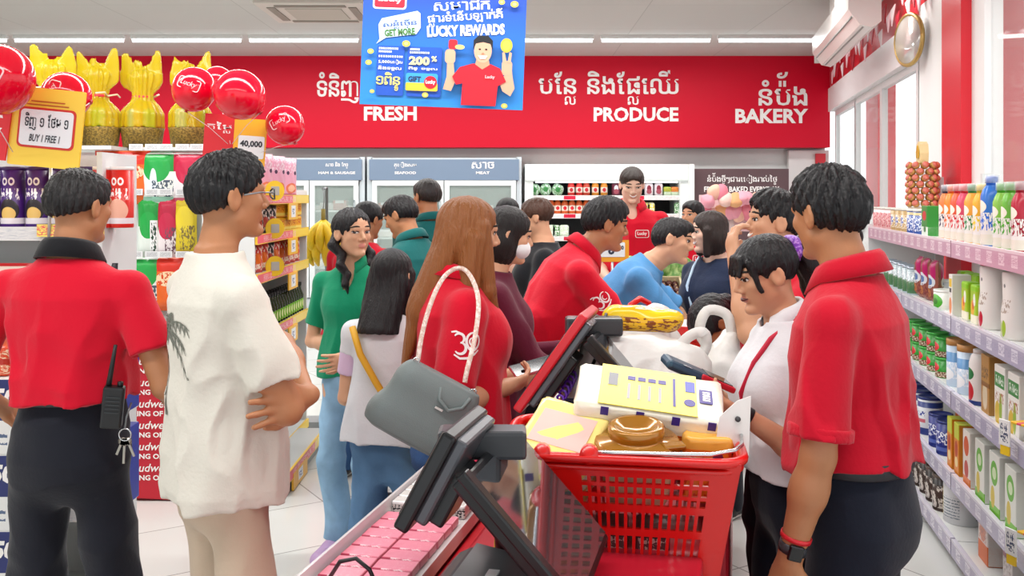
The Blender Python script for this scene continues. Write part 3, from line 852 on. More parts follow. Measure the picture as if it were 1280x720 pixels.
# sliding door with header box
hd = wbox(WW - .06, WW + .1, 7.44, 11.9, 2.60, 2.87, mat('e9e7e8', .35)).build('door_1', **STR)
for (a, b2) in ((7.5, 9.0), (8.9, 10.4), (10.3, 11.8)):
    f = MB(); q = Matrix.Rotation(-ANG, 4, 'Z')
    for s0, s1, z0, z1 in ((a, a + .07, .03, 2.62), (b2 - .07, b2, .03, 2.62), (a, b2, .03, .13), (a, b2, 2.54, 2.62)):
        f.box((WW + .03, (s0 + s1) / 2, (z0 + z1) / 2), (.05 if s1 - s0 < .5 else .046, s1 - s0 - (.004 if s1 - s0 > .5 else 0), z1 - z0 - (.006 if z1 - z0 > 1 else 0)), mat('dfe3e3', .35, .2), M=q)
    fo = f.build('door_frame', hd)
    wbox(WW + .026, WW + .034, a + .07, b2 - .07, .13, 2.54, glass).build('door_pane', fo)
# festive red and white bunting along the door header, above it
bt = MB()
for i in range(26):
    s_ = 7.2 + i * .18; z_ = 2.90 - .05 * math.sin(i * 1.7); m_ = (mat('f3d0d6', .5), mat('b40d2a', .5), mat('f3e4e6', .5))[i % 3]
    bt.prism([(0, 0), (.17, 0.02), (.08 + .05 * math.sin(i), -.13)], .008, m_, M=wallM(WW - .075, s_, z_ + .12 + .10 * (i % 2)) @ Matrix.Rotation(R(-90), 4, 'Z'))
b_ = bt.build('bunting', label='red and white paper bunting along the top of the glass door wall', cat='bunting')
# round wall sign above the door post
t = empty('wall_mirror', wp(WW - .10, 7.30, 2.72), -ANG - R(90) + R(18), 'round gold-rimmed mirror on the white column by the door', 'mirror')
mm = Matrix.Rotation(R(90), 4, 'X')
MB().lathe([(.0, 0), (.17, .0), (.17, .012), (0, .012)], mat('d9d5d2', .12, .4), 28, mm).build('mirror_face', t)
MB().tube([(.18 * math.cos(i * .2094), 0, .18 * math.sin(i * .2094)) for i in range(30)], .016, mat('b99a5a', .3, .6), 8, closed=True).build('mirror_rim', t)

# air curtain above the door
ac = empty('air_curtain', wp(1.14, 7.9, 2.77), -ANG, 'long white air curtain unit mounted over the door at ceiling', 'air curtain')
prof = [(-.10, .27), (.12, .27), (.12, .04), (.06, .0), (-.02, .02), (-.10, .13)]
MB().prism([(x, z) for x, z in prof][::-1], 2.1, mat('e6e0dc', .22), M=Matrix.Translation((0, -.9, 0))).build('housing', ac)
for q in range(3):
    MB().box((-.068 + q * .038, .15, .085 - .034 * q), (.014, 2.0, .012), mat('8b8582', .5), M=Matrix.Identity(4)).build('air_slot', ac)
MB().box((.01, 1.21, .15), (.18, .02, .22), mat('c9c1bd', .4)).build('end_cap', ac)
MB().box((.02, .2, .40), (.16, .3, .26), mat('dcd8d4', .5)).build('mounting_bracket', ac)

# ceiling tubes: the far row shows in the photo, the others light the shop
def tube_light(x, y, lab, grp, proto=[]):
    if not proto:
        t = empty('ceiling_light', (x, y, CEIL), 0, lab, 'ceiling light', grp)
        MB().box((0, 0, -.02), (1.17, .06, .04), mat('e8e8e6', .4)).build('housing', t)
        MB().tube([(-.57, 0, -.055), (.57, 0, -.055)], .02, mat('f4fbff', .4, emit=6.0), 10).build('tube', t)
        proto.append(t); return t
    return copy_tree(proto[0], loc=(x, y, CEIL), label=lab, group=grp)
for i in range(8):
    tube_light(-5.9 + i * 1.24 - .02, 10.15, 'white fluorescent tube in the ceiling row before the red fascia', 'ceiling tube row')
# ceiling cassette
cs = empty('ceiling_cassette', at(398, 12, 8.75) * 1.0, 0, 'square beige air conditioner cassette in the ceiling left of blue banner', 'air conditioner')
cs.location.z = CEIL
MB().box((0, 0, -.02), (.95, .95, .04), mat('cfc8bf', .5), .012).build('panel', cs)
MB().box((0, 0, -.043), (.5, .5, .012), mat('b9b1a6', .6), .004).build('grille', cs)
for q in range(4):
    MB().box((0, .36, -.043), (.62, .07, .01), mat('8f877d', .6), M=Matrix.Rotation(R(90 * q), 4, 'Z')).build('air_vent', cs)

# ------------------------------------------------------------------ chillers at the back
CY = 11.15
def chiller(x0, x1, label, names, doors):
    a, b2 = at(x0, 196, CY), at(x1, 196, CY); W = b2.x - a.x; H = a.z
    t = empty('display_fridge', ((a.x + b2.x) / 2, CY, 0), 0, label, 'fridge')
    w_ = mat('cfd8dd', .35, .1)
    MB().box((0, .40, .2), (W, .7, .4), w_).box((0, .73, H / 2), (W, .04, H), mat('b9c6c2', .6)).box((-W / 2 + .03, .40, H / 2), (.06, .7, H), w_).box((W / 2 - .03, .40, H / 2), (.06, .7, H), w_).box((0, .40, H - .15), (W - .1, .7, .28), w_).build('body', t)
    hp = MB().box((0, .03, H - .15), (W - .06, .03, .24), mat('74879f', .4)).build('header_panel', t)
    tx = MB(); n = len(names)
    for i, (k, e) in enumerate(names):
        cx = -W / 2 + W * (i + .5) / n
        for vf in (fit(khmer(k, .008), cx - .13, H - .135, .26, .075), fit(text_arr(e, .03), cx - .03 * len(e) / 2 - .02, H - .20, .03 * len(e) + .04, .03)):
            tx = MB(); flat_letters(tx, vf, WH, .013); tx.build('lettering', hp)
    MB().box((0, .10, H - .03), (W * .9, .04, .02), mat('f4fbff', .4, emit=2.0)).build('light_strip', t)
    for z in (.75, 1.1, 1.42):
        sh = MB().box((0, .42, z), (W - .14, .5, .02), mat('d8e2e0', .4)); 
        sh.build('shelf', t)
    dw = (W - .12) / doors
    for i in range(doors):
        cx = -W / 2 + .06 + dw * (i + .5); d = MB(); z0, z1 = .42, H - .275
        for c, dd in (((cx, .02, z0 + .03), (dw - .01, .04, .06)), ((cx, .02, z1 - .03), (dw - .01, .04, .06)), ((cx - dw / 2 + .034, .02, (z0 + z1) / 2), (.058, .036, z1 - z0 - .006)), ((cx + dw / 2 - .034, .02, (z0 + z1) / 2), (.058, .036, z1 - z0 - .006))):
            d.box(c, dd, mat('dfe5e6', .3))
        dd = d.build('door', t)
        MB().box((cx, .02, (z0 + z1) / 2), (dw - .12, .008, z1 - z0 - .12), mat('dff0ea', .05, alpha=.22)).build('door_pane', dd)
        MB().tube([(cx + dw / 2 - .05, -.02, 1.0), (cx + dw / 2 - .05, -.04, 1.05), (cx + dw / 2 - .05, -.04, 1.5), (cx + dw / 2 - .05, -.02, 1.55)], .01, mat('9aa4a8', .3, .6), 8).build('handle', dd)
    return t, W, H
f1 = chiller(318, 455, 'tall glass-door fridge behind the braided girl, blue-grey header', [('ែឆត និង ប៉ាត', 'PACK'), ('សាច និង ែកច+ន', 'HAM & SAUSAGE')], 2)
f2 = chiller(458, 652, 'tall glass-door fridge behind the two teal men, header reading MEAT', [('គ+រឿងសម', 'SEAFOOD'), ('សាច', 'MEAT')], 2)
def goods_tray(x, y, z, w, h, m, label, grp):
    mb = MB().box((0, 0, h / 2), (w, .16, h), m, .012); return mb.build('food_tray', None, (x, y, z), label=label, cat='food tray', group=grp)
for fi, (t, W, H) in enumerate((f1, f2)):
    for z in (.76, 1.11, 1.43):
        for i in range(7):
            x = t.location.x - W / 2 + .18 + i * (W - .36) / 6
            c = ['e9c9b8', 'd88f86', 'f1ece4', 'c96e68', 'e2b9a2', 'f4efe9', 'd7a58c'][(i * 3 + fi + int(z * 10)) % 7]
            goods_tray(x, CY + .35, z, .17, .06 + .03 * ((i * 7 + fi) % 3), pack(c, [('r', .5, .9, .3, .2, 'ffffff')]), 'wrapped meat tray inside the glass-door fridge behind %s' % ('the braided girl' if fi == 0 else 'the teal men'), 'meat trays behind %s' % ('the braided girl' if fi == 0 else 'the teal men'))

# open cooler
a, b2 = at(656, 205, CY), at(862, 205, CY); W = b2.x - a.x; H = a.z
oc = empty('open_cooler', ((a.x + b2.x) / 2, CY, 0), 0, 'white open-front cooler with bottles and vegetables behind the tall man', 'cooler')
w_ = mat('e9efee', .35)
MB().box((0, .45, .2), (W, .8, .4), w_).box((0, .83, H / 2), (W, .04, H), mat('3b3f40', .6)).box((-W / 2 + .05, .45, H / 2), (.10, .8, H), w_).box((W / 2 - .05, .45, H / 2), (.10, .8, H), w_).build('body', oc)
MB().box((0, .42, H - .10), (W, .8, .20), w_, .02).build('canopy', oc)
MB().box((0, .1, H - .21), (W - .25, .05, .015), mat('f4fbff', .4, emit=3.0)).build('light_strip', oc)
ZS = [1.6, 1.385, 1.12, .85]
for z in ZS:
    so = MB().box((0, .45, z - .012), (W - .2, .62, .024), mat('d5dad8', .4)).build('shelf', oc)
    MB().box((0, .125, z - .02), (W - .2, .02, .055), pack('eceae8', [('n', .5, .5, .5, .3, 'd9c6ca', 'X', 40.0), ('r', .25, .5, .04, .4, 'd2123a'), ('r', .72, .5, .04, .4, 'd2123a')])).build('price_rail', so)
def juice(colc, cap):
    t = empty('juice_bottle', (0, 0, 0)); MB().lathe([(.036, 0), (.042, .012), (.042, .12), (.034, .145), (.02, .16), (.02, .172)], pack(colc, [('r', .5, .42, 1, .18, 'f6e9dc'), ('e', .5, .42, .25, .14, 'd22030')]), 14).build('bottle_body', t)
    MB().lathe([(.023, .166), (.023, .196), (0, .198)], mat(cap, .4), 12).build('cap', t); return t
jp = {}
def put_juice(x, z, colc, cap, lab, grp):
    k = (colc, cap)
    if k not in jp: jp[k] = juice(colc, cap); t = jp[k]; t.location = (x, CY + .2, z); tag(t, lab, 'bottle', grp); return
    copy_tree(jp[k], loc=(x, CY + .2, z), label=lab, group=grp)
X0 = lambda px: (px - 640) * (CY + .2) / F
for i, px in enumerate((714, 724, 733, 744, 755)):
    put_juice(X0(px), 1.6, ['d8322a', 'd8322a', 'c8452c', 'e2912a', 'e2912a'][i], 'e0302a' if i < 3 else 'e26a2a', 'juice bottle on the top shelf of the open cooler', 'juice bottles, top cooler shelf')
for i, px in enumerate((689, 697, 706, 715, 724, 733, 742)):
    put_juice(X0(px), 1.385, 'd8622a', 'c8301f', 'orange sauce bottle on second shelf of the open cooler', 'sauce bottles, second cooler shelf')
for i, px in enumerate((668, 682, 697)):
    b_ = SDF(.01).ell((0, 0, .075), (.07, .05, .075), .01); n_ = wob((60, 60, 60), i); b_.disp(lambda X, Y, Z: n_(X, Y, Z) * .006)
    o = b_.mesh('lettuce_pack', pack('7fae7a', [('n', .5, .5, .5, .5, 'dfeee0', 'X', 9.0), ('e', .5, .5, .2, .2, '3f8d4a')])); o.location = (X0(px), CY + .2, 1.6); tag(o, 'bagged green lettuce at the left end of the top cooler shelf', 'lettuce', 'lettuce bags in the cooler')
for i, px in enumerate((770, 811, 823)):
    o = MB().box((0, 0, .075), (.10, .06, .15), pack('6b1f38' if i == 0 else 'e8d8dc', [('e', .5, .6, .25, .25, 'f2e6e8' if i == 0 else '8a1f34'), ('e', .5, .35, .3, .2, 'b05060')]), .02).build('fruit_pack', None, (X0(px), CY + .2, 1.6), label='packed fruit on the top cooler shelf beside the tall man', cat='fruit pack', group='fruit packs in the cooler')
for i, px in enumerate((834, 843, 852)):
    MB().box((0, 0, .055), (.09, .10, .11), pack(['7db83c', 'e46a3a', 'd84a3a'][i], [('r', .5, .25, .5, .2, 'dff0d0'), ('n', .5, .7, .5, .25, 'f2b23a')]), .02).build('vegetable_pack', None, (X0(px), CY + .2, 1.6), label='%s vegetable pack at the right end of the top cooler shelf' % ['green', 'orange', 'red'][i], cat='vegetable pack')
for i in range(12):
    z = (1.385, 1.12, .85)[i % 3]; px = (694, 705, 716, 808, 822, 836, 848, 690, 700, 812, 830, 846)[i]
    if z == 1.385 and px < 760: z = 1.12
    c = ['4d8a4b', 'cfe0c4', '3d5f3a', 'e9d23c', '89b27a', '2f5fae'][i % 6]
    MB().box((0, 0, .07), (.11, .08, .14), pack(c, [('n', .5, .5, .5, .5, 'eef5ea', 'X', 8.0)]), .025).build('salad_pack', None, (X0(px), CY + .18, z), label='bagged vegetables on the lower shelves of the open cooler', cat='salad pack', group='bagged vegetables in the cooler')

# bakery board and the white post beside it
wbx = lambda x0, x1, y0, y1, Y, d, m: MB().box(((at(x0, 0, Y).x + at(x1, 0, Y).x) / 2, Y + d / 2, (at(0, y0, Y).z + at(0, y1, Y).z) / 2), (at(x1, 0, Y).x - at(x0, 0, Y).x, d, at(0, y0, Y).z - at(0, y1, Y).z), m)
sg = wbx(868, 986, 211, 300, 11.2, .05, mat('5d4448', .5)).build('sign_board', None, label='brown bakery sign board with white lettering on the back wall', cat='sign')
wall_words('នំប៉័ងថ+មីៗជារេៀងរាល់ៃថ+ង', 884, 216, 971, 231, 11.2, WH, 'lettering', sg, True, .008)
wall_words('FRESHLY BAKED EVERYDAY', 880, 233, 974, 240, 11.2, WH, 'lettering', sg, False, .03)
wbx(862, 868, 205, 420, 11.1, .1, mat('f2f4f3', .5)).build('trim_white_post', **STR)
wbx(986, 1036, 188, 420, 11.85, .08, mat('eceae8', .5)).build('trim_white_panel', **STR)
wbx(1020, 1032, 192, 216, 11.80, .04, mat('d62a38', .5)).build('trim_red_patch', **STR)
# ------------------------------------------------------------------ hanging blue banner
bn = empty('hanging_banner', at(554, 62, 5.0), 0, 'blue hanging banner with smiling man in red polo, from ceiling', 'banner')
bn.rotation_euler = (0, R(2.2), 0)
s5 = 5.0 / F
def bp(px, py): return ((px - 554) * s5, -(py - 62) * s5)
hw, hh = 102 * s5, 72 * s5
bm_ = bpy.data.materials.new('banner_print'); bm_.use_nodes = True
nt = bm_.node_tree; b = nt.nodes['Principled BSDF']; tc = nt.nodes.new('ShaderNodeTexCoord'); sp = nt.nodes.new('ShaderNodeSeparateXYZ'); rp = nt.nodes.new('ShaderNodeValToRGB')
nt.links.new(tc.outputs['Generated'], sp.inputs[0]); nt.links.new(sp.outputs['Z'], rp.inputs['Fac']); nt.links.new(rp.outputs['Color'], b.inputs['Base Color'])
rp.color_ramp.elements[0].color = rgb('2a8fe0') + (1,); rp.color_ramp.elements[1].color = rgb('1a3fae') + (1,); b.inputs['Roughness'].default_value = .45
pn = MB().prism([(-hw, -hh), (hw, -hh), (hw, hh), (-hw, hh)], .006, bm_).build('panel', bn)
class Lay:
    def __init__(s): s.y = 0.0
    def n(s): s.y -= .0006; return s.y
ly = Lay()
def bshape(poly_px, c, name='printed_shape', m=None):
    MB().prism([bp(*p) for p in poly_px][::-1], .0005, m or mat(c, .45), M=Matrix.Translation((0, ly.n(), 0))).build(name, pn)
def btext(body, x0, y0, x1, y1, c, km=False, bold=.03, rot=0, skew=0.0):
    a = bp(x0, y1); b2 = bp(x1, y0)
    vf = fit(khmer(body, bold) if km else text_arr(body, bold), a[0], a[1], b2[0] - a[0], b2[1] - a[1], skew)
    v, f = vf
    if rot:
        c0 = np.array([(a[0] + b2[0]) / 2, (a[1] + b2[1]) / 2]); r_ = R(rot); v = (v - c0) @ np.array([[math.cos(r_), math.sin(r_)], [-math.sin(r_), math.cos(r_)]]) + c0
    mb = MB(); flat_letters(mb, (v, f), mat(c, .45), ly.n()); mb.build('lettering', pn)
def bell(px, py, rx, ry, c, n=24): bshape([(px + rx * math.cos(6.2832 * i / n), py + ry * math.sin(6.2832 * i / n)) for i in range(n)][::-1], c)
RR = lambda x0, y0, x1, y1, r: [(p[0], p[1]) for p in rrect(x0, y0, x1, y1, r)]
bshape(RR(464, -8, 506, 14, 4), 'f4f4f4'); bshape(RR(466, -8, 504, 12, 3), 'd8102f'); btext('Lucky', 470, -5, 500, 7, 'ffffff', skew=.2)
btext('សមាជិក', 540, -4, 610, 12, 'e8eefc', True, .05, 4); btext('ផ+សារទំេនីបឡាក់គី', 533, 12, 627, 30, 'ffffff', True, .06, 6); btext('LUCKY REWARDS', 533, 30, 630, 44, 'ffffff', False, .05, 4)
bshape([(474, 52), (472, 34), (476, 26), (520, 15), (524, 18), (525, 36), (520, 44), (482, 50), (470, 58)], 'c9dcf2')
btext('សន+សំេច+រីន', 478, 27, 520, 38, '2b4f9a', True, .05, 6); btext('GET MORE', 480, 38, 518, 47, '4b7a3a', False, .05, 6)
for x0, x1 in ((472, 506), (510, 553)): bshape(RR(x0, 60, x1, 122, 2), '1d55c0')
for y, w in ((62, 24), (66, 16), (72, 30)): btext('lllllllllll', 474, y, 474 + w, y + 2.6, 'dfe9fb')
btext('5,000េរៀល', 474, 77, 504, 83, 'ffffff', True); btext('នឹងទទួល', 474, 85, 503, 91, 'ffffff', True); btext('១ពិន+ទុ', 472, 93, 502, 116, 'e9dc7a', True, .06)
for y, w in ((62, 12), (66, 24)): btext('lllllllllll', 513, y, 513 + w, y + 2.6, 'dfe9fb')
btext('200', 512, 72, 538, 83, 'efe9a0', False, .05); btext('%', 540, 71, 547, 78, 'efe9a0'); btext('ពិន+ទុ ទទួល', 512, 85, 548, 90, 'ffffff', True)
bshape(RR(509, 93, 549, 115, 3), '3aa0e8'); bshape(RR(509, 105, 549, 115, 2), 'e8c53a'); btext('GIFT', 512, 97, 528, 104, '1d2b50', False, .04); bell(540, 104, 8, 8, 'd4142c'); btext('Lucky', 534, 101, 546, 107, 'ffffff')
for x, y, r in ((464, 68, 4), (462, 82, 4), (508, 57, 5), (534, 120, 4), (641, 3, 5), (625, 1, 4), (633, 130, 4), (468, 118, 3)): bell(x, y, r, r * .8, 'd9c24a'); bell(x, y, r * .55, r * .45, 'f0df80')
# the man on the banner: a plain figure in a red polo
sk = 'e0aa8c'
bshape([(556, 112), (560, 96), (560, 78), (568, 78), (570, 96), (572, 100), (566, 114)], sk); bshape(RR(557, 62, 570, 80, 5), sk); bshape(RR(561, 50, 572, 62, 3), 'd8202c'); bell(575, 59, 6, 3, 'e2cf7a')
bshape([(625, 100), (632, 92), (630, 78), (640, 78), (642, 94), (645, 108), (640, 118), (630, 112)], sk); bshape(RR(628, 74, 641, 92, 4), sk); bshape([(629, 76), (628, 64), (631, 63), (634, 76)], sk); bshape([(635, 76), (637, 63), (640, 64), (639, 77)], sk)
bell(633, 55, 7.5, 9, 'c9b63a'); bell(633, 55, 5, 6.5, 'f0d84a')
bshape([(579, 131), (580, 104), (572, 106), (567, 96), (576, 84), (592, 79), (614, 79), (626, 84), (634, 100), (624, 106), (622, 131)], 'd6122a')
bshape([(597, 70), (611, 70), (613, 80), (604, 86), (595, 80)], 'cf9878'); bell(604, 63, 11, 15, sk)
bshape([(592, 62), (592, 50), (598, 44), (610, 44), (616, 50), (616, 62), (613, 54), (604, 52), (595, 54)], '17181c')
for x in (600, 608): bell(x, 61, 1.4, 1.0, '2a1c18')
bshape([(598, 69), (610, 69), (607, 73), (601, 73)], 'fafafa'); bell(604, 66, 1.6, 1, 'c98a6a')
btext('Lucky', 608, 93, 620, 98, 'f3c9cc')
for q in (-1, 1): MB().tube([(q * hw * .8, 0, hh), (q * hw * .8, .0, CEIL - at(0, 62, 5.0).z)], .002, mat('d8d8d8', .4), 6).build('hanging_wire', bn)
# ------------------------------------------------------------------ goods: one prototype of each kind, copied afterwards
def hidden_proto(o):
    return o
class Kind:
    """first place() uses the prototype itself, later ones copy it with its parts"""
    def __init__(s, make): s.make = make; s.o = None
    def place(s, loc, rz, label, cat, group=None):
        if s.o is None:
            s.o = s.make(); o = s.o; o.location = loc; o.rotation_euler[2] = rz
        else: o = copy_tree(s.o, loc=loc, rz=rz)
        if 'group' in o: del o['group']
        return tag(o, label, cat, group)

def mk_can(name, r, h, m, lid, lidh=.012, rim=True):
    def f():
        t = MB().lathe([(r * .97, 0), (r, .004), (r, h - lidh), (r * .97, h - lidh)], m, 22).build(name)
        MB().lathe([(r * 1.01, h - lidh), (r * 1.02, h - lidh * .6), (r * 1.01, h), (r * .9, h), (r * .88, h - .004), (0, h - .004)], lid, 22).build('lid', t)
        return t
    return Kind(f)
def mk_bottle(name, prof, m, capm, capz, capr, caph, cover=None):
    def f():
        t = MB().lathe(prof, m, 20).build(name)
        MB().lathe([(capr, capz), (capr, capz + caph * .9), (capr * .85, capz + caph), (0, capz + caph)], capm, 16).build('cap', t)
        if cover: MB().lathe([(capr * 1.2, capz + caph * .25), (capr * 1.2, capz + caph * 1.15), (0, capz + caph * 1.2)], mat('f1f5f6', .15, alpha=.35), 16).build('clear_cover', t)
        return t
    return Kind(f)
def mk_box(name, w, d, h, m, bev=.004, flap=None):
    def f():
        t = MB().box((0, 0, h / 2), (w, d, h), m, bev).build(name)
        if flap: MB().box((0, 0, h + .002), (w * .96, d * .96, .006), flap).build('top_flap', t)
        return t
    return Kind(f)
def pillow_mesh(w, h, t, m, seal, crimp=.02, nx=14, nz=18):
    mb = MB(); v = []; fs = []
    for sd in (-1, 1):
        o = len(v)
        for j in range(nz + 1):
            for i in range(nx + 1):
                x = i / nx * 2 - 1; z = j / nz; e = max(0, (1 - abs(x) ** 3)) * min(1, min(z, 1 - z) * 7) ** .7
                wob_ = .0025 * math.sin(9 * x + 14 * z) * e + .002 * math.sin(23 * x - 11 * z) * e
                v.append((x * w / 2 * (1 - .05 * math.sin(math.pi * z)), sd * (e * t / 2 + wob_ + .0006), z * h))
        for j in range(nz):
            for i in range(nx):
                q = [o + j * (nx + 1) + i, o + j * (nx + 1) + i + 1, o + (j + 1) * (nx + 1) + i + 1, o + (j + 1) * (nx + 1) + i]
                fs.append(q if sd < 0 else q[::-1])
    mb.add(v, fs, m, True)
    return mb
def mk_pouch(name, w, h, t, m, seal=None):
    def f():
        o = pillow_mesh(w, h, t, m, seal).build(name)
        if seal: MB().box((0, 0, h - .012), (w * .97, .004, .024), seal).build('top_seal', o)
        return o
    return Kind(f)

# ---- snack gondola with the tubes (behind the man with the radio)
def card_pack(): return None
WHT = mat('e9eaea', .4)
YEL = mat('f7cf2e', .45)
def price_strip(n, base='f3b52e'): return pack(base, [('n', .5, .5, .5, .42, 'e8455e', 'X', 16.0), ('r', .72, .5, .2, .34, 'f6d54a')])
A0, A1, AY = -2.75, -1.50, 3.5
ga = empty('snack_gondola', ((A0 + A1) / 2, AY, 0), 0, 'white snack gondola with tall chip tubes behind the man with the radio', 'shelf')
wA = A1 - A0
MB().box((0, .30, .88), (wA, .02, 1.76), mat('dfe1e0', .5)).build('back_panel', ga)
for q in (-1, 1): MB().box((q * wA / 2, .15, .88), (.02, .32, 1.76), mat('d9dbda', .5)).build('side_panel', ga)
AZ = [1.483, 1.13, .80, .46, .12]
for z in AZ:
    so = MB().box((0, .15, z - .012), (wA - .03, .29, .024), mat('e4e6e5', .45)).build('shelf', ga)
    MB().box((0, -.006, z - .02), (wA - .02, .012, .05), pack('e4e4e2', [('n', .5, .5, .5, .4, 'c9ccd0', 'X', 30.0)])).build('price_rail', so)
MB().box((wA / 2 - .10, -.02, 1.475), (.24, .012, .045), price_strip(0, 'f6e06a')).build('price_strip', ga)
MB().prism(ellipse(-.03, 1.47, .065, .065, 24), .008, YEL, M=Matrix.Translation((-.06, -.03, 0))).prism(rrect(-.065, 1.435, .005, 1.505, .006), .004, mat('e9e7df', .5), M=Matrix.Translation((-.06, -.032, 0))).build('price_wobbler', ga)
tubeP = mk_can('chip_tube', .043, .225, pack('4a2478', [('e', .5, .30, .4, .2, '251a20'), ('e', .5, .24, .30, .12, 'e8c06a'), ('r', .5, .12, 1, .05, 'efe8ee'), ('n', .5, .58, .4, .10, 'f5f0f5', 'X', 9.0), ('e', .36, .80, .12, .07, 'f2eef4'), ('e', .64, .80, .12, .07, 'f2eef4'), ('e', .36, .80, .06, .035, '4a2478'), ('e', .64, .80, .06, .035, '4a2478')], .3), mat('3b1d60', .4))
tubeR = mk_can('chip_tube', .043, .225, pack('d8261c', [('e', .5, .30, .4, .2, 'f0b39a'), ('r', .5, .12, 1, .05, 'efe8ee'), ('n', .5, .58, .4, .10, 'fbf3f0', 'X', 9.0), ('e', .36, .80, .12, .07, 'fbf3f0'), ('e', .64, .80, .12, .07, 'fbf3f0'), ('e', .36, .80, .06, .035, 'd8261c'), ('e', .64, .80, .06, .035, 'd8261c')], .3), mat('efe4e0', .4))
X35 = lambda px, Y=3.56: (px - 640) * Y / F
for i in range(5):
    tubeP.place((X35(-14 + i * 31), AY + .06, AZ[0]), 0, 'purple chip tube with white lettering on the snack gondola', 'chip tube', 'purple chip tubes')
for i in range(2):
    tubeR.place((X35(130 + i * 22), AY + .06, AZ[0]), 0, 'red chip tube with white lettering right of the purple tubes', 'chip tube', 'red chip tubes')
blkP = mk_pouch('snack_bag', .15, .22, .06, pack('23202a', [('e', .5, .55, .4, .2, '6a3a2a'), ('n', .5, .6, .4, .1, 'e8dfd0'), ('r', .5, .2, .5, .08, 'b0352a')], .3), mat('3a3a40', .3))
redP = mk_pouch('snack_bag', .15, .22, .06, pack('c8262a', [('e', .5, .5, .4, .22, 'f2c23a'), ('n', .5, .55, .4, .1, 'fff3e8'), ('r', .5, .85, .5, .1, 'f2d7c8')], .3), mat('d8504a', .3))
grnP = mk_pouch('snack_bag', .15, .22, .06, pack('3aa23a', [('e', .5, .5, .4, .22, 'e9e23a'), ('n', .5, .55, .4, .1, 'fff3e8')], .3), mat('3f9a4a', .3))
for zi in (1, 2, 3):
    for i in range(8):
        k = (blkP, redP, grnP)[(i + zi * 2) % 3]; nm = ('black', 'red', 'green')[(i + zi * 2) % 3]
        k.place((A0 + .1 + i * .158, AY + .08, AZ[zi]), 0, '%s snack bag on the gondola shelves below the chip tubes' % nm, 'snack bag', '%s snack bags below the chip tubes' % nm)
bluB = mk_box('blue_carton', .08, .18, .28, pack('20309a', [('r', .5, .55, .5, .12, '3a58d0'), ('n', .5, .7, .4, .1, 'e8ecfa')], .35))
for i, z in enumerate((.47, .81)):
    o = bluB.place((A1 + .055, AY + .03, z), 0, '%s tall blue carton hung on the end of snack gondola' % ('lower' if i == 0 else 'upper'), 'carton')
    MB().box((.02, -.10, .27), (.075, .01, .05), pack('f4e8a0', [('r', .5, .5, .35, .3, 'f6c832')])).build('price_card', o)
    MB().box((-.05, .0, .1), (.03, .05, .03), mat('c8cacc', .4)).build('hanger', o)
MB().box((wA / 2 + .05, -.02, .13), (.09, .02, .05), price_strip(1)).build('price_strip', ga)

# ---- peg board with hanging pouches and the gift hampers on its top
B0, B1, BYY = at(160, 0, 5.35).x, at(252, 0, 5.35).x, 5.35
gb = empty('pouch_display', ((B0 + B1) / 2, BYY, 0), 0, 'white pegboard stand hung with green and red snack pouches, behind beer stack', 'display stand')
wB = B1 - B0; zB = at(0, 183, BYY).z
MB().box((0, .10, zB / 2), (wB, .02, zB), mat('e3e8e6', .5)).build('pegboard', gb)
for q in (-1, 1): MB().box((q * (wB / 2 - .015), .16, zB / 2), (.03, .12, zB), mat('dfe4e4', .4)).build('upright', gb)
MB().box((0, .25, zB - .01), (wB + .02, .34, .02), mat('e3e8e6', .4)).build('top_shelf', gb)
MB().box((0, .25, .04), (wB + .02, .34, .08), mat('d0d4d4', .4)).build('base', gb)
pg = mk_pouch('snack_pouch', .205, .30, .05, pack('e8efe9', [('r', .5, .80, .5, .16, '1f9a3f'), ('e', .5, .70, .36, .26, '22a548'), ('e', .42, .45, .1, .25, 'dfe8f0'), ('n', .66, .32, .28, .16, '4a5a6a'), ('r', .5, .12, .5, .05, '8fc9b0')], .25), mat('27a044', .25))
pr = mk_pouch('snack_pouch', .205, .30, .05, pack('efe6e9', [('r', .5, .80, .5, .16, 'c01f44'), ('e', .42, .66, .30, .26, 'c8284c'), ('n', .66, .38, .28, .2, '6a5a6a'), ('r', .5, .10, .5, .05, 'c4546a')], .25), mat('b81f40', .25))
po = mk_pouch('snack_pouch', .205, .30, .05, pack('e8671f', [('r', .5, .86, .5, .12, 'd8301f'), ('e', .5, .6, .35, .14, 'f6d8b0'), ('n', .5, .6, .3, .12, 'd84a1f')], .25), mat('d8341f', .25))
tg = mk_pouch('snack_pouch', .135, .34, .05, pack('dfe9e2', [('r', .5, .74, .5, .24, '1f9a3f'), ('e', .5, .52, .4, .22, '22a548'), ('r', .72, .32, .14, .28, 'f2f4f4'), ('n', .72, .32, .1, .24, '2a4a3a')], .25), mat('2fae50', .25))
tr = mk_pouch('snack_pouch', .135, .34, .05, pack('e9dfe2', [('r', .5, .74, .5, .24, 'b81f40'), ('e', .5, .52, .36, .22, 'c8284c'), ('n', .68, .28, .24, .22, '6a4a5a')], .25), mat('c83a5a', .25))
ty = mk_pouch('snack_pouch', .135, .34, .05, pack('d8c22a', [('e', .5, .6, .36, .22, 'e8d23a'), ('n', .62, .3, .3, .2, '7a6a3a'), ('r', .5, .9, .5, .08, 'c8b020')], .25), mat('c8b020', .25))
def hang(k, px, ytop, h, lab):
    z = at(0, ytop, BYY).z - h; x = (px - 640) * (BYY - .02) / F
    o = k.place((x, BYY + .03, z), 0, lab, 'snack pouch')
    return o
hang(po, 137, 188, .30, 'orange snack pouch behind the head of the man with the radio')
hang(po, 161, 188, .30, 'orange snack pouch hung just left of the green pouch, top row')
hang(pg, 193, 190, .30, 'wide green snack pouch in the top row of the pegboard')
hang(pr, 234, 190, .30, 'wide crimson snack pouch in the top row of the pegboard')
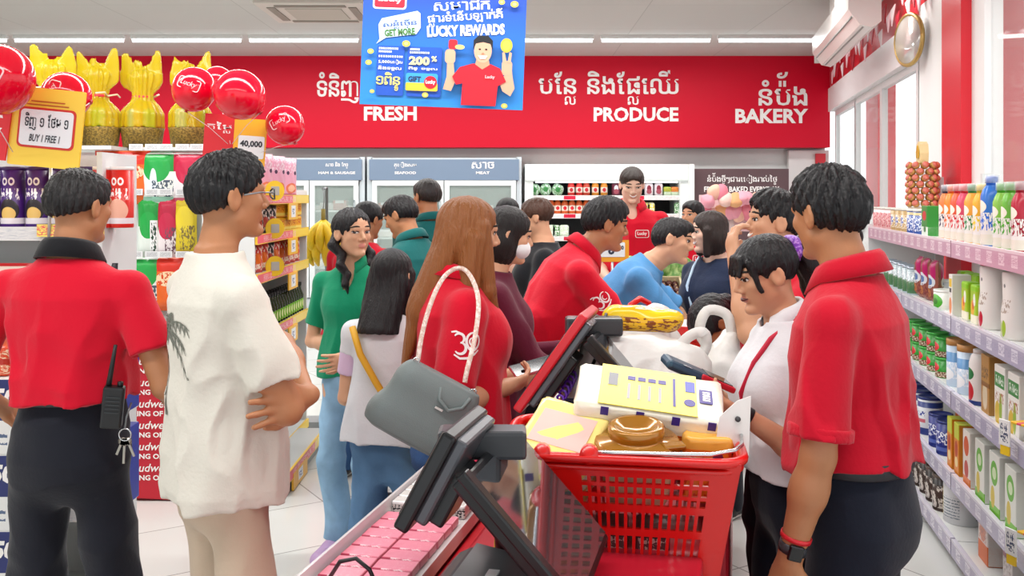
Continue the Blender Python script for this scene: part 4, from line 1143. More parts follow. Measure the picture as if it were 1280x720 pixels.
hang(tg, 183, 245, .34, 'tall narrow green snack pouch in the second row of the pegboard')
hang(tr, 206, 246, .34, 'tall narrow crimson snack pouch in the second row of the pegboard')
hang(ty, 228, 244, .34, 'tall narrow yellow snack pouch in the second row of the pegboard')
hang(pg, 178, 322, .30, 'wide green snack pouch in the third row of the pegboard')
hang(po, 208, 322, .30, 'orange snack pouch in the third row of the pegboard')
hang(tr, 236, 322, .34, 'tall narrow crimson snack pouch at the right of the third row')
hang(tg, 176, 395, .34, 'tall narrow green snack pouch in the lowest row of the pegboard')
for yy in (184, 240, 318):
    for px in (145, 170, 190, 207, 228, 246):
        a = at(px, yy, BYY)
        if a.x < B0 or a.x > B1: continue
        MB().box((a.x - gb.location.x, .0, a.z), (.075, .006, .035), pack('e6e8ea', [('t', .5, .5, .4, .35, '5a6068')])).build('price_tag', gb)
        MB().tube([(a.x - gb.location.x, .0, a.z), (a.x - gb.location.x, .1, a.z)], .004, mat('b9bdc0', .3, .6), 6).build('peg', gb)

def hamper(px, seed, label, w=.228, sc=1.0, Y=BYY + .22):
    z0 = zB; x = (px - 640) * Y / F
    t = empty('gift_hamper', (x, Y, z0), seed * .7, label, 'gift hamper')
    bk = MB().lathe([(w * .46, 0), (w * .52, .1 * sc), (w * .54, .115 * sc), (w * .5, .115 * sc), (w * .44, .01)], mat('a98a3c', .6, bump=((120, 120, 160), 1.0), mottle=('6f5a24', (90, 90, 120), .4, .6)), 26)
    bk.build('basket', t)
    for i in range(5):
        a = i * 1.2566; c = ['2fa56a', '3aa0c0', 'd8742a', '5fb04a', 'c8452a'][i]
        MB().box((w * .24 * math.cos(a), w * .24 * math.sin(a), .16 * sc), (.07, .05, .13 * sc), pack(c, [('n', .5, .5, .4, .4, 'eef4d8', 'X', 7.0)]), .01, M=None).build('packed_treat', t)
    film = mat('dcc60c', .2, 0, .5, alpha=.58, bump=((40, 40, 14), 1.0))
    B = SDF(.008 * sc)
    B.rc((0, 0, .12 * sc), (0, 0, .17 * sc), w * .54, w * .50, .04); B.rc((0, 0, .20 * sc), (0, 0, .27 * sc), w * .44, w * .17, .05); B.rc((0, 0, .27 * sc), (0, 0, .40 * sc), w * .17, w * .30, .03, flat=((0, 1, 0), .7))
    B.loft([(.26 * sc, 0, 0, w * .17, .04), (.32 * sc, 0, 0, w * .24, .05), (.40 * sc, 0, 0, w * .40, .05), (.43 * sc, 0, 0, w * .43, .04)], rotm('Z', -seed * .7), (0, 0, 0), k=.03)
    cz_ = rotm('Z', -seed * .7)
    for dx, hh_, rr0 in ((-.36, .53, .055), (.37, .55, .06), (.05, .47, .05), (-.12, .49, .04)): B.rc(cz_ @ np.array([w * dx * .8, 0, .40 * sc]), cz_ @ np.array([w * dx * 1.15, .02 * math.sin(seed + dx * 9), hh_ * sc]), rr0 * sc, .018 * sc, .02, flat=(cz_ @ np.array([0, 1, 0]), .35))
    B.half((0, 0, .115 * sc), (0, 0, -1))
    g = wob((70, 70, 12), seed)
    def rid(X, Y, Z): return .006 * np.sin(np.arctan2(X, Y + 1e-6) * 17 + 6 * Z) * np.clip(Z / .3, .3, 1) + .004 * g(X, Y, Z)
    B.disp(rid); B.mesh('yellow_wrap', film, t)
    rb = MB(); rb.tube([(.052 * math.cos(i * .5236), .05 * math.sin(i * .5236), .295 * sc) for i in range(12)], .010, mat('e83a4a', .3), 6, closed=True)
    for q in (-1, 1): rb.tube([(0, -.055, .295 * sc), (q * .06, -.08, .31 * sc), (q * .12, -.06, .30 * sc)], .005, mat('f2e6c8', .3), 6)
    rb.build('ribbon', t)
hamper(66, 1, 'gift hamper in yellow wrap half hidden behind sign and balloons, leftmost', Y=BYY - .1)
hamper(123, 2, 'gift hamper in yellow wrap right beside the yellow sign', Y=BYY + .15)
hamper(178, 3, 'gift hamper in yellow wrap standing free in the middle', )
hamper(238, 4, 'gift hamper in yellow wrap below the paired red balloons')
# board the hampers by the sign stand on
gx = empty('top_board', (at(100, 0, 5.45).x, 5.45, 0), 0, 'narrow white display rack under the hampers by the yellow sign', 'display rack')
wX = (162 - 50) * 5.45 / F
MB().box((0, 0, zB - .01), (wX, .38, .02), mat('e3e8e6', .4)).build('top_shelf', gx)
for q in (-1, 1): MB().box((q * (wX / 2 - .03), .12, zB / 2 - .01), (.04, .04, zB - .02), mat('d0d4d4', .4)).build('upright', gx)
MB().box((0, .1, .9), (wX, .02, 1.7), mat('d9dcdc', .5)).build('back_panel', gx)

# ---- beer stack with a red printed skirt
bs = empty('beer_stack', (-1.84, 5.02, 0), 0, 'low stack in red beer wrap printed King of Beers, between the two men', 'beer stack')
MB().box((0, .2, .385), (.36, .34, .77), mat('8a1420', .5), .004).build('carton_block', bs)
sk_ = MB().prism([(-.18, .02), (.18, .0), (.18, .775), (-.18, .775)], .012, mat('c4122c', .42), M=Matrix.Translation((0, .012, 0))).build('printed_skirt', bs)
for k in range(6):
    z = .715 - k * .112
    flat_letters(mb := MB(), fit(text_arr('Budweiser', .01, .25), -.15, z, .26, .042), WH, .009); mb.build('lettering', sk_)
    flat_letters(mb := MB(), fit(text_arr('KING OF BEERS', .03), -.15, z - .045, .28, .028), WH, .009); mb.build('lettering', sk_)
    MB().prism(rrect(.145, z - .06, .175, z - .04, .002), .002, mat('d9d4d0', .5), M=Matrix.Translation((0, .009, 0))).build('small_label', sk_)
mb = MB(); mb.tube([(.02 + x, .008, z) for x, z in rrect(0, .03, .14, .12, .02)], .003, mat('f0c8cc', .5), 6, closed=True); mb.build('logo_frame', sk_)
flat_letters(mb := MB(), fit(text_arr('Lucky', .0, .25), .035, .05, .11, .05), mat('f0c8cc', .5), .009); mb.build('lettering', sk_)

# ---- beer cases at the left edge
caseM = pack('ecebe8', [('r', .5, .72, .5, .27, '27306e'), ('e', .05, .95, .42, .5, 'ef8a1f'), ('t', .5, .22, .4, .1, '5a6a8a', 'X', 9)], .5)
def mk_case():
    o = MB().box((0, 0, .125), (.42, .30, .25), caseM, .004).build('drink_case')
    lt = MB(); flat_letters(lt, fit(text_arr('$13.50', .05, .15), -.02, .15, .22, .07), WH, -.152); lt.build('lettering', o); return o
caseK = Kind(mk_case)
for i, nm in enumerate(('lowest', 'second lowest', 'middle', 'topmost')):
    caseK.place((-1.83 + .006 * (i % 2), 3.30, i * .25), 0, 'white and blue drink case marked 13.50, %s of its stack' % nm, 'drink case')
cp = MB().box((0, 0, .05), (.30, .2, .10), pack('d8481f', [('n', .5, .5, .5, .4, 'f2d0b0', 'X', 20.0), ('r', .5, .5, .5, .1, 'b82a1a')]), .015).build('can_tray', None, (-1.82, 3.28, 1.0), label='small red-orange can tray on top of the white drink cases', cat='can tray')

# ---- promotion signs
def stand_sign(name, cx, cy, w, h, Y, rot, zbase, label, poster):
    t = empty(name, at(cx, cy, Y), 0, label, 'sign'); t.rotation_euler = (0, R(rot), 0)
    MB().prism(rrect(-w / 2, -h / 2, w / 2, h / 2, .006), .008, poster).build('card', t)
    return t
k_ = 3.42 / F
s1 = stand_sign('promotion_sign', 58, 160, 90 * k_, 98 * k_, 3.42, 5.5, 0, 'yellow BUY 1 FREE 1 promotion sign below the left balloons', mat('f6c928', .5))
MB().prism(rrect(-.128, -.140, .128, .140, .01), .002, mat('f8d34a', .5), M=Matrix.Translation((0, -.002, 0))).build('border_print', s1.children[0])
MB().prism(rrect(-.100, -.074, .104, .070, .018), .002, mat('d0342a', .5), M=Matrix.Translation((0, -.004, 0))).build('label_frame', s1.children[0])
MB().prism(rrect(-.092, -.066, .096, .062, .014), .002, mat('eef1f4', .5), M=Matrix.Translation((0, -.006, 0))).build('label_panel', s1.children[0])
for vf in (fit(khmer('ទិញ ១ ែថម ១', .02), -.075, -.012, .155, .062), fit(text_arr('BUY 1 FREE 1', .02, .2), -.055, -.052, .11, .026)):
    mb = MB(); flat_letters(mb, vf, mat('2c2f38', .5), -.0075); mb.build('lettering', s1.children[0])
for z in (.092, .080): MB().box((.0, -.004, z), (.12 if z > .085 else .15, .002, .004), mat('c05a2a', .5)).build('print_line', s1.children[0])
MB().tube([(.02, .02, -.14), (.02, .06, -.42)], .006, mat('c9ccce', .3, .5), 8).build('support_rod', s1)
s1b = MB().prism([(-.075, -.13), (.045, -.13), (.055, .14), (-.075, .14)], .008, mat('e02a34', .5)).build('red_card', s1)
s1b.location = (-.175, -.012, .0)
for body, z in (('W', -.06), ('A', .02)):
    flat_letters(mb := MB(), fit(text_arr(body, .05, .2), -.045, z, .07, .045), WH, -.001); mb.build('lettering', s1b)
k2 = 5.2 / F
s2 = stand_sign('price_sign', 312, 178, 40 * k2, 58 * k2, 5.12, 4, 0, 'yellow price sign with 40,000 behind the man in cream T-shirt', mat('f5b52a', .5))
MB().prism(rrect(-.06, -.085, .08, .035, .01), .002, mat('eef0f2', .5), M=Matrix.Translation((0, -.003, 0))).build('label_panel', s2.children[0])
flat_letters(mb := MB(), fit(text_arr('40,000', .04), -.05, -.03, .12, .04), mat('2c2f38', .5), -.0045); mb.build('lettering', s2.children[0])
r2 = MB().prism([(-.085, -.125), (.075, -.125), (.075, .12), (-.085, .12)], .008, mat('d8222e', .5)).build('red_card', s2); r2.location = (-.165, .012, .02)
flat_letters(mb := MB(), fit(khmer('តៃម+ល', .03), -.07, .02, .13, .06), WH, -.001); mb.build('lettering', r2)
MB().tube([(0, .02, -.1), (0, .10, -.30)], .008, mat('c9ccce', .3, .5), 8).build('support_rod', s2)

# ---- balloons
def balloon(px, py, rpx, Y, label, rot=0, logo=True, tie=None):
    r = rpx * Y / F; c = at(px, py, Y)
    t = empty('balloon', c, 0, label, 'balloon'); t.rotation_euler = (0, R(rot), 0)
    prof = [(r * math.sin(a) * (1 - .0 * a), r * (-math.cos(a)) * (1.08 if a < 1.57 else 1.0)) for a in [i * math.pi / 24 for i in range(1, 24)]]
    prof = [(.004, -r * 1.10)] + prof + [(.001, r)]
    MB().lathe(prof, mat('dc0428', .12, 0, .5, coat=.2), 32).build('skin', t)
    MB().lathe([(.012 * r / .1, -r * 1.16), (.004, -r * 1.09), (.003, -r * 1.06)], mat('b00c22', .3), 10).build('knot', t)
    if logo:
        def onb(v):
            out = []
            for x, z in v:
                q = x * x + z * z; out.append((x, -math.sqrt(max(r * r - q, 0)) * 1.0 - .002, z))
            return out
        wh = mat('f4c8cc', .4); lg = MB()
        fr = rrect(-r * .5, -r * .12, r * .5, r * .38, r * .1); lg.tube([p for p in onb(fr)], r * .025, wh, 6, closed=True)
        v, f = fit(text_arr('Lucky', .0, .25), -r * .38, -r * .02, r * .76, r * .3); lg.add(onb([tuple(q) for q in v]), f, wh, True)
        lg.build('printed_logo', t)
    if tie: 
        d = Vector(tie) - c; M_ = Matrix.Rotation(-R(rot), 3, 'Y'); d = M_ @ d
        MB().tube([(0, 0, -r * 1.12), (d.x * .5 + .01, d.y * .5, (d.z - r) * .5), d[:]], .0018, mat('e9d9d9', .5), 5).build('string', t)
balloon(-2, 98, 43, 3.25, 'big red balloon cut by the edge of the photo, over the yellow sign', 24, tie=at(16, 190, 3.4))
balloon(82, 119, 29, 3.75, 'red balloon peeking out behind the yellow BUY 1 FREE 1 sign', -75, tie=at(70, 170, 3.5))
balloon(243, 111, 27, 5.0, 'red balloon at the left of the cluster above the dark-haired man', 20, tie=at(285, 180, 5.1))
balloon(299, 118, 31, 4.9, 'largest red balloon of the cluster above the man in cream T-shirt', -50, False, tie=at(290, 180, 5.1))
balloon(272, 103, 20, 5.3, 'small red balloon between two larger ones in the cluster', 0, False, tie=at(288, 180, 5.12))
balloon(356, 156, 24, 5.1, 'lone red balloon at right of the cluster, in front of fascia', -30, tie=at(322, 192, 5.12))

# ---- aisle gondola seen along its shelves (bottles, sauces, pink bags)
CX, CY0, CY1 = -1.38, 5.15, 6.45
gc = empty('sauce_gondola', (CX, (CY0 + CY1) / 2, 0), 0, 'gondola with yellow price cards and stacked sauces left of the braided girl', 'shelf')
LC = CY1 - CY0
MB().box((-.27, 0, .82), (.02, LC, 1.64), mat('dcdedd', .5)).build('back_panel', gc)
for q in (-1, 1): MB().box((-.14, q * LC / 2, .82), (.28, .02, 1.64), mat('e2e5e4', .5)).build('side_panel', gc)
ps = pack('f4c83a', [('r', .5, .5, .5, .42, 'f0566a', 'Y'), ('r', .82, .5, .18, .42, 'f6d860', 'Y'), ('n', .4, .5, .3, .3, 'f7c0c8', 'Y', 24.0)])
CZ = [1.60, 1.385, 1.17, .84, .10]
for i, z in enumerate(CZ):
    so = MB().box((-.13, 0, z - .012), (.27, LC - .02, .024), mat('d9dcdb', .4)).build('shelf', gc)
    MB().box((.008, 0, z - .02), (.014, LC, .055), ps).build('price_strip', so)
    for q in (0.16, ):
        cd = MB().box((.02, q, z - .095), (.008, .24, .10), pack('f7bf2f', [('r', .5, .5, .24, .36, 'f1f3f6', 'Y'), ('n', .5, .5, .12, .22, '4a5a9a', 'Y', 9.0)])); cd.build('price_card', so)
    if i < 3:
        M_ = Matrix.Translation((.03, -.33, z + .03)) @ Matrix.Rotation(R(90 - 50), 4, 'Z')
        MB().prism(ellipse(0, 0, .058, .058, 22), .006, YEL, M=M_).prism(rrect(-.025, -.025, .025, .025, .005), .003, mat('b9b8b0', .5), M=M_ @ Matrix.Translation((0, -.003, 0))).build('price_wobbler', so)
pk = mk_pouch('pink_bag', .15, .245, .06, pack('e9a9c0', [('n', .5, .8, .5, .2, 'f4d8e2'), ('e', .5, .2, .3, .14, 'e87a5a'), ('e', .5, .2, .2, .09, 'f4c0a0'), ('e', .3, .6, .07, .05, '4a2a4a'), ('e', .72, .6, .07, .05, '4a2a4a'), ('r', .5, .03, .5, .03, 'd24a7a')], .35), mat('f0c4d4', .3))
for i in range(8): pk.place((CX - .06 - .10 * (i % 2), CY0 + .10 + i * .155, CZ[0]), R(90 - 30), 'pink printed bag standing on top of the sauce gondola', 'bag', 'pink bags on top of the sauce gondola')
ypk = mk_box('yellow_pack', .11, .07, .085, pack('f2b52a', [('n', .5, .6, .4, .2, 'c8481f'), ('r', .5, .2, .5, .1, 'f7dc6a')]), .01)
rpk = mk_pouch('sauce_bag', .12, .16, .05, pack('d83a34', [('n', .5, .5, .45, .4, 'f4e0d0', 'X', 8.0), ('e', .5, .5, .25, .2, 'e8742a')]), mat('b02a2a', .3))
bpk = mk_pouch('sauce_bag', .12, .16, .05, pack('2a2528', [('n', .5, .5, .45, .4, 'e8d8d0', 'X', 8.0), ('e', .5, .4, .25, .2, 'b8483a')]), mat('30302f', .3))
for i in range(8):
    (bpk if i < 4 else ypk).place((CX - .06, CY0 + .09 + i * .15, CZ[1]), R(60), ('dark sauce bag on the shelf below the pink bags' if i < 4 else 'small yellow pack on the shelf below the pink bags'), 'sauce bag' if i < 4 else 'pack', 'dark sauce bags below the pink bags' if i < 4 else 'yellow packs, upper row')
for i in range(4): ypk.place((CX - .06, CY0 + .69 + i * .15, CZ[1] + .087), R(60), 'small yellow pack stacked on another below the pink bags', 'pack', 'yellow packs, stacked row')
for i in range(9):
    (bpk if i % 3 == 0 and i < 4 else rpk).place((CX - .06, CY0 + .08 + i * .136, CZ[2]), R(60), ('dark sauce bag among the red ones, third shelf of the sauce gondola' if i % 3 == 0 and i < 4 else 'red sauce bag on the third shelf of the sauce gondola'), 'sauce bag', 'sauce bags, third shelf, %s' % ('dark' if i % 3 == 0 and i < 4 else 'red'))
gbt = mk_bottle('green_bottle', [(.023, 0), (.025, .005), (.025, .105), (.010, .145), (.010, .17)], pack('2a3a1c', [('r', .5, .28, 1, .2, '7fc23a'), ('e', .5, .3, .3, .14, 'dff0a0')], .15), mat('1a1a1c', .4), .166, .012, .022)
for i in range(40):
    gbt.place((CX - .035 - .06 * (i % 2), CY0 + .05 + (i // 2) * .063 + .03 * (i % 2), CZ[3]), R(90), 'small dark bottle with bright green label on the sauce gondola', 'bottle', 'green label bottles on the sauce gondola')
# wide deck at the foot of the gondola
gd = empty('gondola_deck', (-1.28, 5.62, 0), 0, 'low grey deck with yellow price strip at the foot of sauce gondola', 'display deck')
MB().box((0, 0, .09), (.17, 1.05, .05), mat('c3c7c6', .4)).box((0, 0, .03), (.13, 1.0, .06), mat('8a8e8e', .5)).build('deck', gd)
MB().box((.09, 0, .10), (.012, 1.05, .06), ps).build('price_strip', gd)
MB().box((.093, -.25, .05), (.012, .35, .09), pack('f4b52f', [('r', .5, .55, .16, .32, 'f1f3f6', 'Y'), ('n', .5, .55, .1, .2, '4a5a9a', 'Y', 9.0)])).build('price_card', gd)
# bananas hung at the gondola end
bh = empty('banana_bunch', at(404, 283, 6.6), 0, 'hanging bunch of yellow bananas left of the braided girl', 'bananas')
for i in range(8):
    row = i // 4; a = -1.0 + (i % 4) * .62 + .3 * row; L = .25 - .03 * row; pts = [(.015 * math.sin(a), 0, -.02 + .06 * row)]
    for j in range(1, 8):
        t_ = j / 7; bow = math.sin(math.pi * t_ * .9); pts.append((.05 * math.sin(a) * t_ + .085 * bow * math.sin(a), -.03 * row - .05 * bow * math.cos(a), -.02 + .06 * row - L * t_))
    MB().tube(pts, [.009, .022, .030, .033, .033, .030, .022, .008], mat('ddb91c', .5, mottle=('a9a01c', (14, 14, 14), .5, .8)), 7).build('banana', bh)
MB().tube([(0, 0, -.02), (0, 0, .12)], .015, mat('7a6a20', .7), 8).build('stalk', bh)
MB().tube([(0, .0, .12), (0, .03, .2), (0, .0, .26)], .004, mat('9aa0a2', .3, .8), 6).build('hook', bh)
hk = empty('banana_stand', (bh.location.x, 6.72, 0), 0, 'thin grey post the bananas hang from at the gondola end', 'stand')
MB().box((0, 0, .02), (.3, .2, .04), mat('8a8e90', .5)).build('base', hk); MB().tube([(0, 0, .04), (0, 0, bh.location.z + .27), (0, -.12, bh.location.z + .26)], .012, mat('8a8e90', .4, .5), 8).build('post', hk)
# ------------------------------------------------------------------ milk-powder shelves along the right wall
RZ = [1.395, 1.067, .739, .384, .10]
W0, W1, S0, S1 = 1.10, 1.54, 2.3, 6.5
rs = empty('wall_shelving', wp(1.32, 0, 0), -ANG, 'long white shelving of milk powder and cereal along the window wall', 'shelf')
def rbox(mb, w0, w1, s0, s1, z0, z1, m): return mb.box(((w0 + w1) / 2 - 1.32, (s0 + s1) / 2, (z0 + z1) / 2), (w1 - w0, s1 - s0, z1 - z0), m)
BAYS = [(2.3, 3.42), (3.42, 4.46), (4.46, 5.48), (5.48, 6.5)]
rail = pack('b2acc4', [('w', .5, .5, .5, .30, 'dcd8e6', 'Y', 7.0), ('n', .5, .5, .5, .2, 'a8a2bc', 'Y', 40.0), ('r', .5, .93, .5, .07, 'd6d2e0', 'Y')], .22)
railp = pack('d2a8bc', [('w', .5, .5, .5, .30, 'eed4e0', 'Y', 7.0), ('n', .5, .5, .5, .2, 'cc9cb4', 'Y', 40.0), ('r', .5, .93, .5, .07, 'ecd8e2', 'Y')], .22)
for zi, z in enumerate(RZ):
    for bi, (a, b2) in enumerate(BAYS):
        o = rbox(MB(), W0 + .01, W1, a + .004, b2 - .004, z - .03, z, mat('e9eae8', .4)).build('shelf_board', rs)
        r_ = rbox(MB(), W0 - .012, W0 + .008, a + .006, b2 - .006, z - .062, z + .012, railp if zi == 0 else rail).build('price_rail', o)
for a in (2.3, 3.42, 4.46, 5.48, 6.5):
    rbox(MB(), W1 - .05, W1, a - .02, a + .02, 0, 1.72, mat('d6d8d8', .4)).build('upright', rs)
for bi, (a, b2) in enumerate(BAYS):
    rbox(MB(), W1 - .015, W1, a, b2, .05, 1.0 if bi > 1 else 1.36, mat('c9c4c6', .6)).build('back_panel', rs)
rbox(MB(), W0 + .03, W1, S0, S1, 0, .07, mat('b9b8bc', .5)).build('kick_plate', rs)
rbox(MB(), W0 - .01, W1, S1, S1 + .02, 0, 1.42, mat('dedfdf', .5)).build('end_panel', rs)
QR = -(R(90) + ANG)                           # fronts face the aisle
def put(k, px, zi, lab, cat, grp=None, back=.07, turn=0, dz=0, s=None):
    w = W0 + back; s_ = s_of(px, w) if s is None else s
    return k.place(wp(w, s_, RZ[zi] + dz), QR + R(turn), lab, cat, grp)
def bprof(r, h, neck=.02, sh=.72): return [(r * .9, 0), (r, .006), (r, h * sh), (r * .8, h * (sh + .09)), (neck, h * .88), (neck, h * .92)]
def water(colr, capc, h=.25, r=.037):
    return mk_bottle('drink_bottle', bprof(r, h), pack(colr, [('r', .5, .36, 1, .17, 'f6f2ee'), ('n', .5, .4, .5, .14, '%s' % capc), ('e', .5, .62, .35, .10, 'f8efe0'), ('r', .5, .12, 1, .08, 'efe9da')], .25), mat(capc, .3), h * .87, .022, .035, cover=True)
rows1 = [(1278, 'b8203a', 'a01a30', 'dark red'), (1265, '6ab83a', '4fb02a', 'green-capped'), (1254, '8ac44a', '4fb02a', 'second green-capped'), (1240, '2f74d0', '2a6ad8', 'big blue'),
         (1228, 'f0b02a', 'f2d21f', 'yellow-capped'), (1217, 'e8a33a', '1f8a4a', 'dark green-capped'), (1207, 'd84a6a', 'd81f34', 'red-capped'), (1199, 'e05a3a', 'd81f34', 'second red-capped'), (1191, 'ea8a2a', 'e8641f', 'orange-capped'), (1184, 'e07a3a', '2a2f5a', 'navy-capped')]
for px, c, cc, nm in rows1:
    put(water(c, cc, .285 if 'blue' in nm else .25, .042 if 'blue' in nm else .037), px, 0, '%s drink bottle in the row on the top window shelf' % nm, 'drink bottle', back=.06)
for px, c, cc, nm in [(1270, 'e8c23a', 'f2d21f', 'yellow'), (1247, 'e8b03a', 'f2d21f', 'orange'), (1222, 'd8506a', 'd81f34', 'pink'), (1203, '5aa84a', '1f8a4a', 'green')]:
    put(water(c, cc), px, 0, '%s drink bottle in the second row behind, top window shelf' % nm, 'drink bottle', back=.16)
tin = lambda c, p, r=.042, h=.135, lid='d8d4cc': mk_can('milk_tin', r, h, pack(c, p, .3), mat(lid, .35))
put(mk_box('milo_carton'.replace('milo', 'cocoa'), .12, .09, .155, pack('2f8a34', [('e', .5, .68, .34, .16, 'd0202c'), ('r', .5, .16, .5, .16, 'd8e4d8'), ('e', .6, .26, .2, .12, '3a7a44')])), 1167, 0, 'green cocoa carton with red oval, left of drink bottles', 'carton', back=.08)
b1 = tin('b89a6a', [('e', .5, .55, .3, .25, '3a5aa8'), ('n', .5, .5, .5, .3, 'e8e0d0')]); b2_ = tin('2f4f9a', [('n', .5, .5, .5, .35, 'e4e8f2'), ('r', .5, .9, 1, .06, 'c8b88a')])
for px in (1152, 1144): put(b2_, px, 0, 'blue milk tin on the top window shelf', 'milk tin', 'blue milk tins, top window shelf', back=.06)
for px in (1136, 1129, 1123): put(b1, px, 0, 'beige milk tin with blue oval, top window shelf', 'milk tin', 'beige milk tins, top window shelf', back=.06)
b3 = tin('d8a8a8', [('n', .5, .5, .5, .35, 'b84a5a'), ('r', .5, .9, 1, .06, 'f0e4e0')])
for px in (1116, 1110, 1105, 1100): put(b3, px, 0, 'pink milk tin at the far end of the top window shelf', 'milk tin', 'pink milk tins, top window shelf', back=.06)
# second shelf
def white_bottle(capc, fr): return mk_bottle('cereal_bottle', [(.058, 0), (.062, .008), (.061, .10), (.055, .15), (.057, .245), (.052, .255)], pack('ece8e2', [('e', .4, .14, .10, .13, fr), ('e', .62, .16, .10, .12, fr), ('n', .5, .48, .3, .10, 'b8a89a'), ('e', .36, .78, .05, .03, '7a7a7a'), ('e', .6, .78, .05, .03, '7a7a7a')], .3), mat(capc, .35), .253, .055, .03)
put(white_bottle('1f7a4f', 'a8c83a'), 1274, 1, 'white cereal bottle with green cap on the second window shelf', 'cereal bottle', back=.08)
put(white_bottle('c01f4a', 'c81f3a'), 1244, 1, 'white cereal bottle with crimson cap beside the green-capped one', 'cereal bottle', back=.08)
yc = mk_box('cereal_pack', .085, .06, .165, pack('a8cc2a', [('e', .4, .4, .3, .2, 'f2b42a'), ('e', .5, .5, .12, .14, 'd8401f'), ('r', .5, .12, .5, .12, 'f4f0d8'), ('e', .7, .62, .2, .16, 'f2f6ea'), ('r', .5, .92, .5, .08, '8fd01f')]), .008)
put(yc, 1226, 1, 'yellow-green cereal pack with flowers next to crimson-capped bottle', 'cereal pack', back=.06); put(yc, 1214, 1, 'yellow-green cereal pack beside the narrow white box', 'cereal pack', back=.06)
put(mk_box('cereal_box', .055, .08, .185, pack('f0eee8', [('r', .5, .8, .4, .1, 'e8c42a'), ('r', .5, .62, .3, .05, '4a4a4a'), ('e', .5, .25, .4, .2, 'e8905a')]), .003), 1200, 1, 'narrow white box with yellow mark on the second window shelf', 'box', back=.05)
put(mk_can('baby_food_tub', .06, .09, pack('eef0e6', [('e', .62, .45, .3, .45, '4aa82a'), ('e', .62, .45, .14, .2, '2f7a24')]), mat('f4f4ee', .4)), 1184, 1, 'low white tub with green circle on the second window shelf', 'tub', back=.07)
put(mk_can('baby_food_tub', .05, .09, pack('e6eaea', [('e', .5, .5, .3, .3, '6aa89a')]), mat('f4f4ee', .4)), 1180, 1, 'white tub with teal mark behind the green circle tub', 'tub', back=.19)
pp = mk_pouch('cereal_pouch', .11, .215, .06, pack('9a5a4a', [('r', .7, .78, .2, .22, 'c01f6a'), ('e', .5, .5, .4, .16, 'dfe4ea'), ('e', .5, .5, .25, .09, '5a7ab0'), ('e', .35, .2, .3, .14, 'c8803a'), ('n', .5, .2, .5, .2, '7a3a3a')]), mat('b02a6a', .3))
for px, nm in ((1170, 'first'), (1160, 'second'), (1152, 'third')): put(pp, px, 1, 'brown cereal pouch with magenta band, %s from the white tubs' % nm, 'cereal pouch', back=.07)
jar = mk_can('glass_jar', .038, .15, pack('b8c8cf', [('r', .5, .30, 1, .24, '4f7a54'), ('n', .5, .7, .5, .2, 'e8f0f2')], .12), mat('b7c3d0', .3, .4))
for i, px in enumerate((1143, 1137, 1131, 1125, 1119, 1113)): put(jar, px, 1, 'pale jar with green lower half on the second window shelf', 'jar', 'pale jars, second window shelf', back=.06)
# third shelf
gw = mk_box('cereal_box', .125, .07, .225, pack('eeece4', [('r', .5, .76, .46, .12, '3f8a3f'), ('n', .5, .76, .36, .07, 'eef4ea'), ('e', .3, .2, .25, .2, 'd8b83a'), ('e', .6, .3, .14, .25, '9ab83a'), ('n', .5, .48, .4, .08, 'b06a4a')]), .003)
for px, nm in ((1280, 'outer'), (1262, 'inner')): put(gw, px, 2, 'green and white cereal box, %s of the two on the third window shelf' % nm, 'cereal box', back=.05)
put(mk_box('cereal_box', .105, .07, .23, pack('b5843f', [('n', .5, .7, .4, .1, '5a3a1a'), ('e', .5, .3, .3, .24, 'd8c8a8'), ('r', .5, .5, .5, .04, '8a5a24')]), .003), 1243, 2, 'tan brown cereal box on the third window shelf', 'cereal box', back=.06)
put(mk_bottle('cereal_bottle', [(.046, 0), (.049, .008), (.048, .17), (.040, .20), (.032, .21)], pack('ece8e4', [('e', .5, .25, .3, .2, 'd0202c'), ('e', .5, .6, .3, .12, '2f7a44'), ('r', .5, .04, 1, .05, '2a3f8a')]), mat('e8e4e0', .4), .208, .032, .02), 1227, 2, 'white bottle with cherries on the third window shelf', 'cereal bottle', back=.06)
bt_ = mk_can('milk_tin', .05, .215, pack('c4d8ea', [('n', .5, .5, .5, .3, 'eaf0f6'), ('r', .5, .72, 1, .12, '5a94c8'), ('e', .5, .3, .4, .16, 'f0f2f4')]), mat('c08a4a', .4), .03)
for px, nm in ((1212, 'nearer'), (1198, 'farther')): put(bt_, px, 2, 'pale blue milk tin with tan lid, %s of two, third window shelf' % nm, 'milk tin', back=.07)
gt = mk_can('milk_tin', .05, .095, pack('2f9a34', [('e', .5, .6, .3, .25, 'd0202c'), ('r', .5, .2, 1, .16, '7a4a34'), ('n', .5, .2, .5, .14, 'e8e0c8')]), mat('3aa83f', .3, .2))
for i, px in enumerate((1183, 1172, 1162, 1153, 1145)):
    for j in (0, 1): put(gt, px, 2, 'green tin with red badge, %s layer on the third window shelf' % ('lower' if j == 0 else 'upper'), 'tin', 'green tins third shelf, %s layer' % ('lower' if j == 0 else 'upper'), back=.07, dz=.0965 * j)
